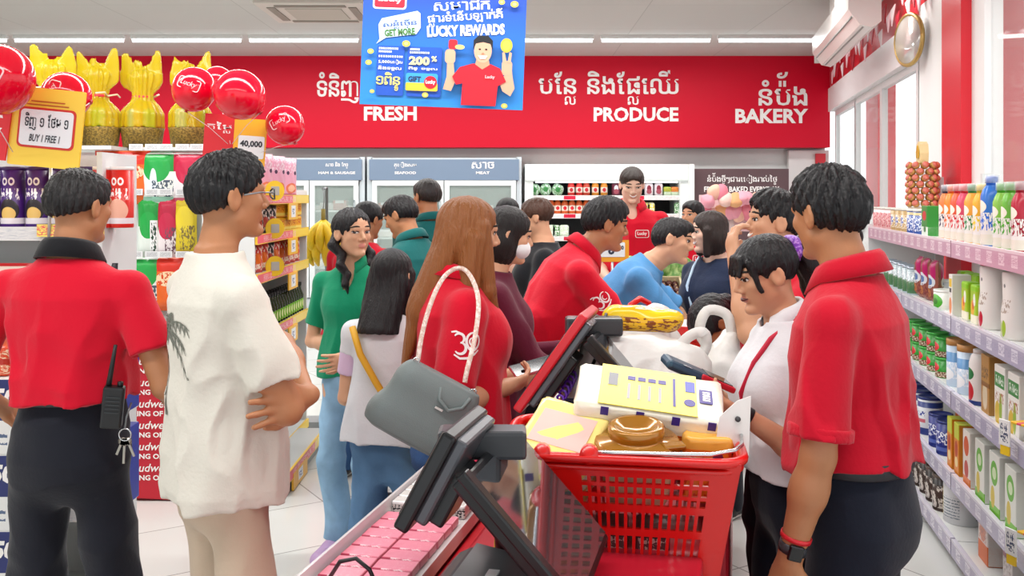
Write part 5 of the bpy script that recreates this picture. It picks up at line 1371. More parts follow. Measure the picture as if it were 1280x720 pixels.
# fourth shelf
gg = mk_box('cereal_box', .125, .07, .235, pack('e9ebe2', [('e', .5, .68, .34, .2, '6ab82f'), ('e', .5, .68, .2, .1, 'd8ecc0'), ('r', .5, .08, .5, .09, '7ac83a'), ('e', .35, .28, .2, .18, 'd8c03a')]), .003)
for px, nm in ((1276, 'right-end'), (1255, 'middle'), (1236, 'inner')): put(gg, px, 3, '%s white cereal box with green oval on the fourth window shelf' % nm.replace('right-end', 'outermost'), 'cereal box', back=.05)
put(mk_box('cereal_box', .105, .07, .23, pack('ece6dc', [('e', .5, .72, .36, .18, 'd8581f'), ('e', .5, .3, .3, .16, 'c03a2a'), ('r', .5, .08, .5, .08, 'e8803a')]), .003), 1219, 3, 'white cereal box with orange oval on the fourth window shelf', 'cereal box', back=.05)
oy = mk_box('cereal_box', .075, .07, .225, pack('e08a24', [('r', .5, .85, .5, .15, 'c8d03a'), ('e', .5, .5, .3, .16, 'b83a1a'), ('e', .5, .25, .3, .1, 'f2dca0')]), .003)
for px, nm in ((1206, 'nearer'), (1197, 'farther')): put(oy, px, 3, 'orange cereal box, %s of the pair on the fourth window shelf' % nm, 'cereal box', back=.05)
bc = mk_can('milk_tin', .055, .16, pack('24348a', [('n', .5, .55, .5, .2, 'e4e8f4'), ('r', .5, .2, 1, .06, '5a70c0')]), mat('20307a', .3))
for px, nm in ((1186, 'nearer'), (1176, 'farther')): put(bc, px, 3, 'dark blue milk tin, %s of two on the fourth window shelf' % nm, 'milk tin', back=.07)
wc = mk_can('milk_tin', .06, .19, pack('e4e8ee', [('r', .5, .86, 1, .08, '2a3f8a'), ('r', .5, .1, 1, .10, '2a3f8a'), ('n', .5, .6, .4, .07, '2a3f9a'), ('r', .5, .4, .4, .05, 'd06a7a')]), mat('22347a', .3))
for px, nm in ((1163, 'first'), (1153, 'second'), (1144, 'third')): put(wc, px, 3, 'large white milk tin with blue bands, %s from the dark blue tins' % nm, 'milk tin', back=.08)
# second rows behind, where the shelves show depth
for k, zi, pxs, lab, cat in ((gw, 2, (1276, 1259), 'green and white cereal box in the row behind, third window shelf', 'cereal box'), (gg, 3, (1272, 1252, 1234), 'white cereal box with green oval in the row behind, fourth shelf', 'cereal box'),
                        (yc, 1, (1226, 1216, 1207), 'yellow-green cereal pack in the row behind, second window shelf', 'cereal pack'), (bt_, 2, (1212, 1202, 1192), 'pale blue milk tin in the row behind, third window shelf', 'milk tin'),
                        (oy, 3, (1214, 1206), 'orange cereal box in the row behind, fourth window shelf', 'cereal box')):
    for px in pxs: put(k, px, zi, lab, cat, lab, back=.20)
# bottom deck
put(mk_box('cereal_box', .13, .09, .20, pack('e8dfd8', [('r', .5, .2, .5, .2, 'dd6a1f'), ('e', .5, .62, .3, .2, 'e89a7a'), ('n', .5, .62, .4, .2, 'c88a7a')]), .004), 1243, 4, 'white and orange box on the bottom window shelf', 'box', back=.10)
put(mk_can('milk_tin', .085, .20, pack('dfe2e4', [('r', .3, .5, .16, .34, 'd8c02a'), ('n', .3, .5, .16, .3, 'f2e8a0'), ('t', .7, .4, .25, .25, '7a8a94', 'X', 14)]), mat('b8c0c4', .3)), 1204, 4, 'large pale milk tin with yellow label on the bottom window shelf', 'milk tin', back=.11)
dk = mk_can('milk_tin', .055, .17, pack('4a3a34', [('n', .5, .5, .5, .4, 'd8d0c8', 'X', 7.0), ('r', .5, .85, 1, .08, '2a2422')]), mat('6a5a50', .3))
for px in (1181, 1172, 1164, 1157, 1150, 1144): put(dk, px, 4, 'dark brown tin with pale print on the bottom window shelf', 'milk tin', 'dark brown tins, bottom window shelf', back=.07)
gl = mk_box('cereal_box', .11, .07, .2, pack('cfc8c4', [('n', .5, .5, .4, .4, '9a8a84'), ('r', .5, .85, .5, .1, '8a3a4a')]), .003)
put(gl, 1272, 4, 'grey box at the near end of the bottom window shelf', 'box', back=.07)
# slanted yellow and pink price flags on rails
for zi, px in ((2, 1262), (3, 1270)):
    p = wp(W0 - .03, s_of(px, W0 - .03), RZ[zi] + .01); t = empty('price_flag', p, QR + R(25), 'yellow and pink striped price flag on the %s window shelf rail' % ('third' if zi == 2 else 'fourth'), 'price flag')
    MB().box((0, -.02, .03), (.05, .006, .09), pack('f3f3f1', [('n', .5, .5, .36, .36, '3a4a6a', 'X', 8.0)]), .002).build('price_card', t)
    MB().box((0, -.018, -.03), (.04, .006, .035), YEL).build('clip', t)
    MB().box((.07, .03, .07), (.11, .08, .008), pack('f4c02a', [('r', .35, .5, .09, 1, 'e8506a'), ('r', .7, .5, .09, 1, 'f4f0e0'), ('r', .95, .5, .09, 1, 'e8506a')]), .002).build('striped_top', t)
# tower of foil-wrapped chocolates
ft = empty('chocolate_tower', wp(1.40, s_of(1153, 1.40), RZ[0]), QR, 'tower of gold-wrapped chocolate balls with golden topper on the top window shelf', 'chocolate tower')
cz = .135
MB().lathe([(.085, 0), (.085, cz)], mat('c9b9a0', .3), 20).build('tower_base', ft)
gold = mat('d8a860', .3, .4, bump=((200, 200, 200), .6)); bal = None
for lv in range(7):
    for i in range(9):
        a = 6.2832 * (i + .5 * (lv % 2)) / 9; p = (.080 * math.cos(a), .080 * math.sin(a), cz + .022 + lv * .040)
        if bal is None:
            b_ = bmesh.new(); bmesh.ops.create_icosphere(b_, subdivisions=2, radius=.0235); bal = MB().bm(b_, gold, True); MBs = MB().lathe([(.0205, .012), (.0212, .0125), (.016, .019), (.0, .0245)], mat('d87868', .4), 12)
            ball = bal.build('chocolate_ball', ft); lab = MBs.build('paper_seal', ball); ball.location = p; ball.rotation_euler = (R(60), 0, a + R(90))
        else:
            c = ball.copy(); C.objects.link(c); c.location = p; c.rotation_euler = (R(60), 0, a + R(90)); l2 = lab.copy(); C.objects.link(l2); l2.parent = c
MB().lathe([(.045, cz + .27), (.045, cz + .277)], mat('d9b25a', .3, .5), 16).build('top_plate', ft)
MB().prism([(-.05, 0), (.05, 0), (.06, .06), (.045, .115), (.0, .135), (-.045, .115), (-.06, .06)], .05, mat('f0dca0', .35), M=Matrix.Translation((0, -.025, cz + .278))).build('golden_topper', ft)
MB().prism([(-.028, .03), (.028, .03), (.035, .07), (0, .11), (-.035, .07)], .006, mat('e8b83a', .3, .4), M=Matrix.Translation((0, -.033, cz + .278))).build('topper_print', ft)
# parked white car outside the glass, seen under the top shelf
pc = empty('car', (4.35, 9.6, 0), R(8), 'white parked car outside the glass, seen between the window shelves', 'car')
MB().prism([(-.85, .25), (.85, .25), (.88, .75), (.8, .95), (.66, 1.42), (-.66, 1.42), (-.8, .95), (-.88, .75)], 3.6, mat('f1f2f2', .2, coat=.5)).build('car_body', pc)
MB().prism([(-.66, .98), (.66, .98), (.56, 1.34), (-.56, 1.34)], .03, mat('1d2226', .08), M=Matrix.Translation((0, -.02, 0))).build('rear_window', pc)
for q in (-1, 1):
    for y in (.6, 2.9): MB().lathe([(.05, -.1), (.3, -.1), (.32, -.06), (.32, .06), (.3, .1), (.05, .1)], mat('1b1b1c', .7), 24, M=Matrix.Translation((q * .8, y, .32)) @ Matrix.Rotation(R(90), 4, 'Y')).build('wheel', pc)
    MB().box((q * .76, -.01, .8), (.16, .03, .2), mat('b81c22', .2), .01).build('tail_lamp', pc)
# ------------------------------------------------------------------ checkout counters
AC = R(13.2)
UC = Vector((math.sin(AC), math.cos(AC), 0)); NC = Vector((math.cos(AC), -math.sin(AC), 0))
def cp_(w, s, z=0.0): return NC * w + UC * s + Vector((0, 0, z))
CT = .90
CTN = .785
def counter(name, w0, w1, s0, s1, label, wc, CT=CT):
    t = empty(name, cp_((w0 + w1) / 2, (s0 + s1) / 2), -AC, label, 'counter'); W = w1 - w0; L = s1 - s0
    MB().box((0, 0, .44), (W - .04, L - .04, .80), mat('b3142a', .35), .01).build('body', t)
    MB().box((0, 0, CT - .025), (W, L, .05), mat('d8d8d6', .25), .008).build('worktop', t)
    MB().box((-W / 2 + .012, 0, CT + .02), (.028, L, .055), mat('d81a2c', .3), .006).build('red_edge', t)
    MB().box((0, 0, .03), (W - .1, L - .1, .06), mat('2a2a2c', .6)).build('plinth', t)
    return t
counter('checkout_counter', -.59, -.05, 1.20, 2.50, 'near red checkout counter under the full shopping basket', 0, CTN)
counter('checkout_counter', -.56, .0, 2.62, 4.55, 'far red checkout counter where two men lean over the bags', 0)
# ledge with boxed sweets along the customer side
lg = empty('candy_ledge', cp_(-.685, 1.86), -AC, 'low candy ledge with rows of gum packs beside the near checkout', 'display ledge')
MB().box((0, 0, .855), (.19, 1.24, .03), mat('d9d2d3', .3)).build('tray', lg)
MB().box((.0, 0, .42), (.15, 1.16, .84), mat('c61a30', .35)).build('front_panel', lg)
MB().box((-.092, 0, .885), (.006, 1.24, .05), mat('e9e3e3', .12, alpha=.6)).build('clear_lip', lg)
gum = mk_box('gum_pack', .082, .05, .018, pack('d8788c', [('n', .5, .5, .4, .5, 'f0cdd4', 'X', 9.0), ('r', .12, .5, .12, .5, 'b83a56')], .3), .003)
gum2 = mk_box('gum_pack', .042, .04, .03, pack('c9c4c0', [('n', .5, .5, .5, .5, '3a3a3e', 'X', 6.0), ('r', .5, .9, .5, .1, 'efefef')], .25), .003)
for r_ in range(18):
    for c in range(2):
        s_ = 1.32 + r_ * .054; p = cp_(-.728 + c * .086, s_, .871)
        if r_ < 14: gum.place(p, -AC + R(1.5 * ((r_ * 7 + c * 3) % 3 - 1)), 'pink gum pack lying in rows on the ledge beside the checkout', 'gum pack', 'pink gum packs on the ledge')
for r_ in range(8):
    for c in range(4):
        gum2.place(cp_(-.75 + c * .044, 2.10 + r_ * .045, .871), -AC, 'small silver and black gum box at the far end of the ledge', 'gum box', 'silver gum boxes on the ledge')
mk_box('gum_pack', .1, .06, .03, pack('d82a54', [('n', .5, .5, .4, .4, 'f4c8d4')]), .004).place(cp_(-.66, 2.44, .871), -AC + .3, 'magenta candy box at the far end of the gum ledge', 'candy box')
# receipt printer
rp_ = empty('receipt_printer', cp_(-.45, 1.66, CTN), -AC, 'dark grey receipt printer with curved front under the glossy checkout screen', 'printer')
pf = [(-.075, 0), (.10, 0), (.10, .13), (-.02, .15)] + [(-.02 - .075 * math.sin(a), .075 + .075 * math.cos(a)) for a in [i * math.pi / 10 for i in range(1, 11)]]
MB().prism(pf[::-1], .20, mat('131318', .3), M=Matrix.Translation((0, -.10, 0)), smooth=False).build('housing', rp_)
MB().prism([(-.03, .1515), (.098, .131), (.098, .137), (-.03, .158)][::-1], .19, mat('6a6a6e', .35), M=Matrix.Translation((0, -.095, 0))).build('top_cover', rp_)
MB().box((.03, -.02, .149), (.02, .03, .004), mat('e8e8ea', .3)).build('logo_button', rp_)

def frameM(o, e1, e2):
    """matrix with local x along e1, local z along -e2, y = normal (away from the viewer)"""
    x = Vector(e1).normalized(); z = -Vector(e2).normalized(); y = z.cross(x).normalized()
    return Matrix.Translation(o) @ Matrix(((x.x, y.x, z.x, 0), (x.y, y.y, z.y, 0), (x.z, y.z, z.z, 0), (0, 0, 0, 1)))
BLK = mat('0f1013', .28); GRY = mat('55575c', .3, .3)
def pos(o, label, red):
    """till: glossy cashier screen tilted to the right, small customer display tilted to the left; o = upper near corner of the screen"""
    ct = CT if red else CTN; t = empty('checkout_till', Vector((o.x, o.y, ct)), 0, label, 'checkout till'); dz = o.z - ct
    e2 = NC * math.cos(R(47)) - Vector((0, 0, 1)) * math.sin(R(47)); M = frameM(Vector((0, 0, dz)), UC, e2)
    # local: x 0..L along the counter, z 0..-h down the screen, front face towards -y or +y
    n = M.to_3x3() @ Vector((0, 1, 0)); sgn = 1 if n.z > 0 else -1
    L, hgt = .38, .30
    b = MB().box((L / 2, -sgn * .012, -hgt / 2), (L, .03, hgt), BLK, .006, M)
    sc = b.build('screen_housing', t)
    MB().box((L / 2, sgn * .0045, -hgt / 2), (L - .02, .004, hgt - .03), mat('8d9298', .05, .9), .0, M).build('glossy_screen', sc)
    MB().box((.006, sgn * .004, -hgt / 2), (.03, .02, hgt + .01), BLK, .004, M).build('bezel', sc)
    # customer display
    off = Vector((-.022, .02, .068)) if not red else Vector((-.01, .05, .06))
    e2b = Vector((-.09, 0, -.17)) if not red else Vector((-.195, 0, -.275)); h2 = .19 if not red else .335; L2 = .23
    M2 = frameM(Vector((0, 0, dz)) + off, UC, e2b); n2 = M2.to_3x3() @ Vector((0, 1, 0)); s2 = 1 if n2.x < 0 else -1
    d = MB().box((L2 / 2, 0, -h2 / 2), (L2, .028, h2), mat('cf1f2c', .3) if red else BLK, .006, M2).build('customer_display', t)
    MB().box((L2 / 2, s2 * .0145, -h2 / 2), (L2 - .03, .004, h2 - .04), mat('22262c', .08), .0, M2).build('display_glass', d)
    MB().box((L2 / 2, -s2 * .024, -h2 / 2 + .01), (L2 * .9, .024, h2 * .86), mat('5b5d62', .25, .3) if red else GRY, .006, M2).build('back_cover', d)
    MB().box((L2 / 2 - .02, -s2 * .045, -h2 * .62), (L2 * .5, .03, h2 * .5), BLK, .005, M2).build('mount_box', d)
    MB().box((.03, .20, dz + .01), (.17, .07, .055), mat('3a3c40', .3), .008).build('hinge_arm', t)
    MB().tube([(.05, .22, dz), (.07, .22, dz - .08), (.08, .21, .02)], .022, BLK, 12).build('post', t)
    MB().box((.08, .21, .012), (.2, .2, .024), BLK, .006).build('foot_plate', t)
    return t
pos(Vector((-.087, 1.65, 1.116)), 'near black checkout till with glossy tilted screen left of the basket', False)
pos(Vector((.215, 2.68, 1.20)), 'far checkout till with red-framed customer display and grey back', True)
cab = MB().tube([at(412, 722, 1.75), at(425, 702, 1.72), at(445, 698, 1.72), at(462, 712, 1.72), at(472, 735, 1.72)], .004, mat('0e0e10', .4), 8)
cab.build('cable', label='thin black cable looping at the near left end of the gum ledge', cat='cable')
c2 = MB().tube([at(758, 392, 2.9), at(752, 415, 2.86), at(748, 440, 2.82), at(738, 462, 2.78), at(732, 476, 2.76)], .005, mat('0e0e10', .4), 8).build('cable', label='black cable hanging from the far checkout till', cat='cable')
# small stuff at the far till: spiral keyring, black bracelet, wooden block, pink card
pts = [cp_(-.50 + .012 * math.cos(i * .9) + .002 * i / 3, 2.70 + .0022 * i, CT + .10 + .014 * math.sin(i * .9) + .0016 * i) for i in range(46)]
MB().tube(pts, .004, mat('6a2fb8', .25), 6).build('spiral_cord', label='purple plastic spiral cord lying by the red-framed display', cat='cord')
MB().box((0, 0, .05), (.09, .06, .10), pack('d8234a', [('e', .5, .6, .3, .25, 'f2e2e8'), ('r', .5, .2, .4, .1, 'f4c8d0')]), .006).build('candy_pack', None, cp_(-.44, 2.80, CT), -AC + .4, label='pink candy pack standing behind the purple spiral cord', cat='candy pack')
MB().tube([cp_(-.52 + .035 * math.cos(i * .3307), 2.665 + .03 * math.sin(i * .3307), CT + .03 + .012 * math.sin(i * .66)) for i in range(19)], .01, mat('141416', .5), 8, closed=True).build('coiled_strap', label='black coiled strap at the foot of the red-framed display', cat='strap')
MB().box((0, 0, .06), (.10, .07, .12), mat('141418', .4), .015).build('card_reader', None, cp_(-.44, 2.70, CT), -AC, label='small black card reader box beneath the red-framed display', cat='card reader')
# standing wooden tray stand on the floor behind the counter gap
wt = empty('wooden_crate', at(662, 500, 5.2).xy.to_3d(), 0.1, 'narrow light wooden crate standing on the floor behind red display', 'crate')
for q in range(4): MB().box((0, 0, .12 + q * .17), (.16, .2, .14), mat('d8b070', .6, bump=((30, 4, 30), .4)), .004).build('crate_board', wt)
MB().box((0, .0, .38), (.12, .22, .72), mat('b98d4f', .6)).build('crate_frame', wt)

# ------------------------------------------------------------------ the red basket
BC = cp_(-.255, 2.175, CTN); BR = R(-9)
bk = empty('shopping_basket', BC, BR, 'full red plastic shopping basket on the near checkout counter', 'shopping basket')
BL, BW, BH, TP = .50, .33, .265, .045                     # rim length, width, height, taper
RED = mat('d9120f', .28, 0, .5, coat=.3)
def bwall(p0, p1, q0, q1, rows, cols, solid_to, name):
    """slotted basket wall between bottom edge p0-p1 and top edge q0-q1: bars round real holes"""
    mb = MB(); p0, p1, q0, q1 = map(Vector, (p0, p1, q0, q1)); nn = (p1 - p0).cross(q0 - p0).normalized() * .0035
    P = lambda u_, v_: (p0.lerp(p1, u_)).lerp(q0.lerp(q1, u_), v_)
    def quad(u0, u1, v0, v1):
        c = [P(u0, v0), P(u1, v0), P(u1, v1), P(u0, v1)]
        vs_ = [(x + nn)[:] for x in c] + [(x - nn)[:] for x in c]
        mb.add(vs_, [(0, 1, 2, 3), (7, 6, 5, 4), (0, 4, 5, 1), (1, 5, 6, 2), (2, 6, 7, 3), (3, 7, 4, 0)], RED)
    v = 0.0
    for (v0, v1, hole) in rows:
        if not hole: quad(0, 1, v0, v1); continue
        u0c, u1c, n = cols; quad(0, u0c, v0, v1); quad(u1c, 1, v0, v1); st = (u1c - u0c) / n
        for i in range(n):
            if i < int(n * solid_to(v0)): quad(u0c + i * st, u0c + (i + 1) * st, v0, v1)
            else: quad(u0c + (i + .62) * st, u0c + (i + 1) * st, v0, v1)
    return mb.build(name, bk)
l, w, lb, wb = BL / 2, BW / 2, BL / 2 - TP, BW / 2 - TP
rows = [(0, .07, 0), (.07, .14, 1), (.14, .20, 0), (.20, .36, 1), (.36, .42, 0), (.42, .56, 1), (.56, .62, 0), (.62, .68, 1), (.68, .71, 0), (.71, .77, 1), (.77, .80, 0), (.80, .85, 1), (.85, 1, 0)]
f0 = lambda v: .34 if v > .4 else 0.0
z_ = lambda v: 0.0
bwall((-lb, -wb, 0), (lb, -wb, 0), (-l, -w, BH), (l, -w, BH), rows, (.10, .90, 20), f0, 'front_wall')
bwall((lb, wb, 0), (-lb, wb, 0), (l, w, BH), (-l, w, BH), rows, (.10, .90, 20), z_, 'rear_wall')
bwall((lb, -wb, 0), (lb, wb, 0), (l, -w, BH), (l, w, BH), rows, (.14, .86, 10), z_, 'end_wall')
bwall((-lb, wb, 0), (-lb, -wb, 0), (-l, w, BH), (-l, -w, BH), rows, (.14, .86, 10), z_, 'end_wall')
MB().box((0, 0, .004), (2 * lb, 2 * wb, .008), RED).build('floor_panel', bk)
rim = MB(); cs_ = [(-l, -w), (l, -w), (l, w), (-l, w)]; rr_ = []
for (cx, cy), a0 in zip(((-l + .05, -w + .05), (l - .05, -w + .05), (l - .05, w - .05), (-l + .05, w - .05)), (180, 270, 0, 90)):
    for i in range(6): a = R(a0 + 18 * i); rr_.append((cx + .06 * math.cos(a), cy + .06 * math.sin(a), BH))
rim.tube(rr_, .011, RED, 10, closed=True); rim.tube([(x * .985, y * .98, BH - .02) for x, y, z in rr_], .006, RED, 8, closed=True); rim.build('rim', bk)
wire = mat('d9dcde', .2, .9)
for sg in (-1, 1):
    h_ = MB(); y = sg * (w + .006)
    pts = [(-.06, y, BH + .012), (0, y + sg * .004, BH + .014), (.10, y + sg * .005, BH + .016), (.19, y + sg * .002, BH + .018), (.24, y - sg * .03, BH + .02), (l + .008, y - sg * .07, BH + .022), (l + .014, 0, BH + .024)]
    h_.tube(pts, .0045, wire, 8); h_.build('wire_handle', bk)
    MB().lathe([(.0, -.012), (.02, -.012), (.02, .012), (0, .012)], RED, 14, M=Matrix.Translation((-.06, y, BH + .008)) @ Matrix.Rotation(R(90), 4, 'X')).build('hinge', bk)
MB().lathe([(.0, -.012), (.018, -.012), (.018, .012), (0, .012)], RED, 14, M=Matrix.Translation((-l + .09, -w - .006, BH + .008)) @ Matrix.Rotation(R(90), 4, 'X')).build('hinge', bk)
# what is in the basket
def bl(x, y, z): return BC + Matrix.Rotation(BR, 3, 'Z') @ Vector((x, y, z))
def tissue(name, w_, d_, h_, patches, base, label, loc, rot, extra=None):
    b = bmesh.new(); bmesh.ops.create_cube(b, size=1.0); bmesh.ops.scale(b, vec=(w_, d_, h_), verts=b.verts)
    bmesh.ops.bevel(b, geom=b.edges[:], offset=.016, segments=4, profile=.6, affect='EDGES')
    bmesh.ops.subdivide_edges(b, edges=[e for e in b.edges if e.calc_length() > .05], cuts=3, use_grid_fill=True)
    n_ = random.Random(len(label))
    for v in b.verts: v.co += Vector((n_.uniform(-1, 1), n_.uniform(-1, 1), n_.uniform(-1, 1))) * .0022
    o = MB().bm(b, pack(base, patches, .22), True).build(name, None, loc, label=label, cat='tissue pack'); o.rotation_euler = rot
    if extra: extra(o, w_, d_, h_)
    return o
PUR = mat('3a2a8c', .35)
def top_print(o, w_, d_, h_):
    z = h_ / 2 + .0030; m2 = mat('f3e24a', .3)
    MB().box((-.005, 0, z - .0008), (w_ * .66, d_ * .96, .0016), m2).build('yellow_print', o)
    for i in range(4): MB().box((-.045 + i * .024, d_ * .20, z + .0006), (.018, .018, .0012), PUR).build('purple_print', o)
    MB().box((.055, .0, z + .0006), (.006, d_ * .66, .0012), PUR).build('purple_print', o)
    MB().box((.092, d_ * .18, z + .0006), (.022, .05, .0012), mat('4a52b8', .35)).build('purple_print', o)
    MB().prism(ellipse(0, 0, .013, .016, 18), .0012, PUR, M=Matrix.Translation((.090, -d_ * .20, z + .0012)) @ Matrix.Rotation(R(-90), 4, 'X')).build('purple_print', o)
    lg = MB().box((.128, .0, z + .0006), (.030, .062, .0012), PUR).build('purple_print', o)
    flat_letters(mb := MB(), fit(text_arr('mu', .05), -.022, -.010, .044, .018), WH, 0); q = mb.build('lettering', lg); q.matrix_local = Matrix.Translation((.128, 0, z + .0016)) @ Matrix.Rotation(R(90), 4, 'Z') @ Matrix.Rotation(R(-90), 4, 'X')
    MB().box((-.088, d_ * .12, z + .0006), (.022, .06, .0012), pack('7a7a80', [('t', .5, .5, .5, .5, 'f2e8a0', 'X', 2)])).build('barcode', o)
    for i in range(4):
        MB().box((-.050 + i * .024, -d_ * .12, z + .0004), (.006, .07, .001), mat('b8b4b8', .5)).build('small_print', o)
    for i in range(4): MB().box((-.1 + i * .08, -d_ / 2 - .0008, h_ * .34), (.018, .002, .02), PUR).build('purple_print', o)
tis_top = tissue('tissue_pack', .34, .20, .085, [('n', .5, .5, .5, .5, 'f2ecd8', 'X', 12.0), ('r', .5, .0, .5, .42, 'e98a2c'), ('n', .5, .1, .5, .3, 'c8501f', 'X', 8.0)], 'f4efe0', 'large yellow and white tissue pack lying across the top of the basket', bl(.058, .088, BH + .056), (R(17), R(7), R(-7)), top_print)
def small_print(o, w_, d_, h_):
    lb_ = MB().box((.02, -d_ / 2 - .0012, -h_ * .22), (.055, .002, .035), PUR).build('purple_print', o)
    flat_letters(mb := MB(), fit(text_arr('mu', .05), -.002, -h_ * .22 - .011, .042, .022), WH, -d_ / 2 - .0025); mb.build('lettering', lb_)
    MB().box((0, -.01, h_ / 2 + .0006), (w_ * .74, d_ * .6, .0014), mat('e6b9b0', .35)).build('pink_print', o)
    MB().box((w_ / 2 + .0006, -.02, .02), (.0016, .05, .03), PUR).build('purple_print', o)
tissue('tissue_pack', .17, .20, .12, [('r', .5, .2, .5, .2, 'f0c87a'), ('n', .5, .5, .5, .2, 'f6ecd6', 'X', 9.0)], 'f3dc86', 'small yellow tissue pack standing tilted at the left of basket', bl(-.13, -.035, BH - .02), (R(22), R(10), R(-20)), small_print)
tissue('tissue_pack', .11, .12, .15, [('n', .5, .5, .5, .5, 'd8481f', 'X', 6.0), ('e', .7, .5, .14, .3, '7a2a4a'), ('r', .5, .9, .5, .1, 'f2b04a')], 'ea7a24', 'orange tissue pack under the large one at the right of basket', bl(.185, .02, BH - .05), (R(4), R(3), R(-6)))
tissue('tissue_pack', .22, .14, .12, [('n', .5, .5, .5, .5, 'f2a23a', 'X', 5.0)], 'e8842a', 'orange tissue pack at the back of basket below the large pack', bl(-.02, .095, BH - .03), (0, R(-4), R(6)))
jt = empty('biscuit_tin', bl(.035, -.050, BH - .118), BR, 'round amber-lidded jar between the tissue packs in the basket', 'jar')
jt.rotation_euler = (R(8), 0, BR)
am = mat('a8701c', .18, .25, coat=.4)
MB().lathe([(.066, 0), (.070, .01), (.082, .10), (.08, .11)], mat('d9c9a8', .15), 32).build('jar_body', jt)
MB().lathe([(.092, .102), (.094, .108), (.094, .135), (.088, .142), (.062, .143), (.060, .146), (.062, .150), (.062, .168), (.056, .172), (.046, .170), (.03, .158), (0, .156)], am, 36).build('lid', jt)
MB().box((.062, -.062, .139), (.05, .03, .012), am, .004, M=Matrix.Rotation(R(20), 4, 'Z')).build('lid_tab', jt)
for px_, nm in ((-.10, 'first'), (-.02, 'second'), (.07, 'third')):
    MB().box((0, 0, .045), (.075, .09, .09), pack('5a3034', [('n', .5, .5, .4, .4, 'c8b0a8', 'X', 8.0), ('r', .5, .85, .5, .1, '2a1a1c')]), .006).build('snack_box', None, bl(px_, -.06, .012), BR, label='dark snack box showing through the basket slots, %s from left' % nm, cat='snack box')
cdm = MB().prism([(-.035, -.02), (.045, 0), (.05, .13), (.02, .12), (-.02, .085)], .002, mat('f1eeea', .4)); cdm.lathe([(0, -.001), (.006, -.001), (.006, .004), (0, .004)], mat('3a3a3c', .5), 12, M=Matrix.Translation((.02, -.001, .08)) @ Matrix.Rotation(R(90), 4, 'X'))
o = cdm.build('price_card', None, bl(.235, -.03, BH - .02), BR + .2, label='white punched card sticking up at the right end of basket', cat='card')
pk_ = pillow_mesh(.09, .11, .03, pack('e86a5a', [('n', .5, .5, .5, .5, 'f2b0a0', 'X', 7.0)]), None).build('candy_bag', None, bl(.205, .045, BH - .09), BR + .5, label='pink-orange candy bag tucked at the right corner of basket', cat='candy bag')
# loose things left of the basket, reflected or half hidden by the till screen
tissue('tissue_pack', .10, .06, .13, [('r', .5, .72, .5, .25, 'f3e24a'), ('e', .3, .72, .16, .1, '3a2a8c')], 'f4efe0', 'narrow yellow and white tissue pack between the till screen and basket', bl(-.20, -.235, .07), (R(6), R(4), R(12)))
def ribbon(mb, pts, hw, th, m, side):
    v = []; fs = []
    for i, p in enumerate(pts):
        d = (pts[min(i + 1, len(pts) - 1)] - pts[max(i - 1, 0)]).normalized(); sd = d.cross(side).normalized()
        for a, b2 in ((hw, th), (hw, -th), (-hw, -th), (-hw, th)): v.append((p + sd * a + side * b2)[:])
    for i in range(len(pts) - 1):
        for j in range(4): fs.append((i * 4 + j, i * 4 + (j + 1) % 4, i * 4 + 4 + (j + 1) % 4, i * 4 + 4 + j))
    mb.add(v, fs, m, True)
def smooth(pts, n=4):
    out = []
    for i in range(len(pts) - 1):
        p0, p1, p2, p3 = pts[max(i - 1, 0)], pts[i], pts[i + 1], pts[min(i + 2, len(pts) - 1)]
        for k in range(n):
            t = k / n; out.append(.5 * ((2 * p1) + (p2 - p0) * t + (2 * p0 - 5 * p1 + 4 * p2 - p3) * t * t + (3 * p1 - p0 - 3 * p2 + p3) * t ** 3))
    return out + [pts[-1]]
# ------------------------------------------------------------------ white carrier bags and noodle pack on the far counter
def carrier(name, blobs, loc, label, seed, handles=(), alpha=.93):
    B = SDF(.008)
    for a in blobs: B.rc(a[0], a[1], a[2], a[3], .05, flat=a[4] if len(a) > 4 else None)
    n1, n2 = wob((26, 26, 20), seed), wob((70, 60, 50), seed + 3)
    def fold(X, Y, Z): f = n1(X, Y, Z); return .014 * np.abs(f) + .007 * np.abs(n2(X, Y, Z)) - .008
    B.disp(fold); B.half((0, 0, .003), (0, 0, -1))
    m = mat('eceae6', .3, 0, .5, alpha=alpha, bump=((30, 30, 30), .7))
    o = B.mesh(name, m); o.location = loc; tag(o, label, 'carrier bag')
    for h in handles:
        mb = MB()
        ribbon(mb, smooth([Vector(q) for q in h], 5), .016, .0022, m, Vector((.2, 1, .1)).normalized())
        mb.build('handle', o)
    return o
carrier('carrier_bag', [((-.10, 0, .10), (.12, .02, .12), .13, .12), ((-.08, 0, .22), (.08, .02, .20), .08, .07), ((.10, -.04, .08), (.16, -.02, .18), .09, .06)], cp_(-.30, 2.92, CT), 'big white carrier bag under the yellow noodle pack', 1,
        [[(.10, 0, .19), (.15, -.02, .27), (.20, -.03, .29), (.21, -.01, .24), (.17, .01, .17)]])
carrier('carrier_bag', [((-.10, 0, .12), (.08, .05, .16), .11, .09), ((0, 0, .22), (.06, 0, .28), .09, .05)], cp_(-.33, 3.34, CT), 'white carrier bag behind the noodle pack, below the leaning man', 5, [])
carrier('carrier_bag', [((-.05, 0, .08), (.09, .0, .10), .09, .08), ((.02, 0, .18), (.05, 0, .25), .06, .03)], cp_(-.07, 3.10, CT), 'white knotted carrier bag at right of the noodle pack', 9, [[(.0, 0, .2), (-.05, -.02, .27), (-.03, -.03, .34), (.03, -.03, .33), (.05, -.02, .27), (.06, 0, .2)]])
carrier('carrier_bag', [((-.06, 0, .1), (.09, .0, .10), .10, .09), ((.02, 0, .2), (.0, 0, .24), .07, .05)], cp_(-.12, 4.0, CT), 'small white carrier bag between blue-shirted man and navy woman', 13, [])
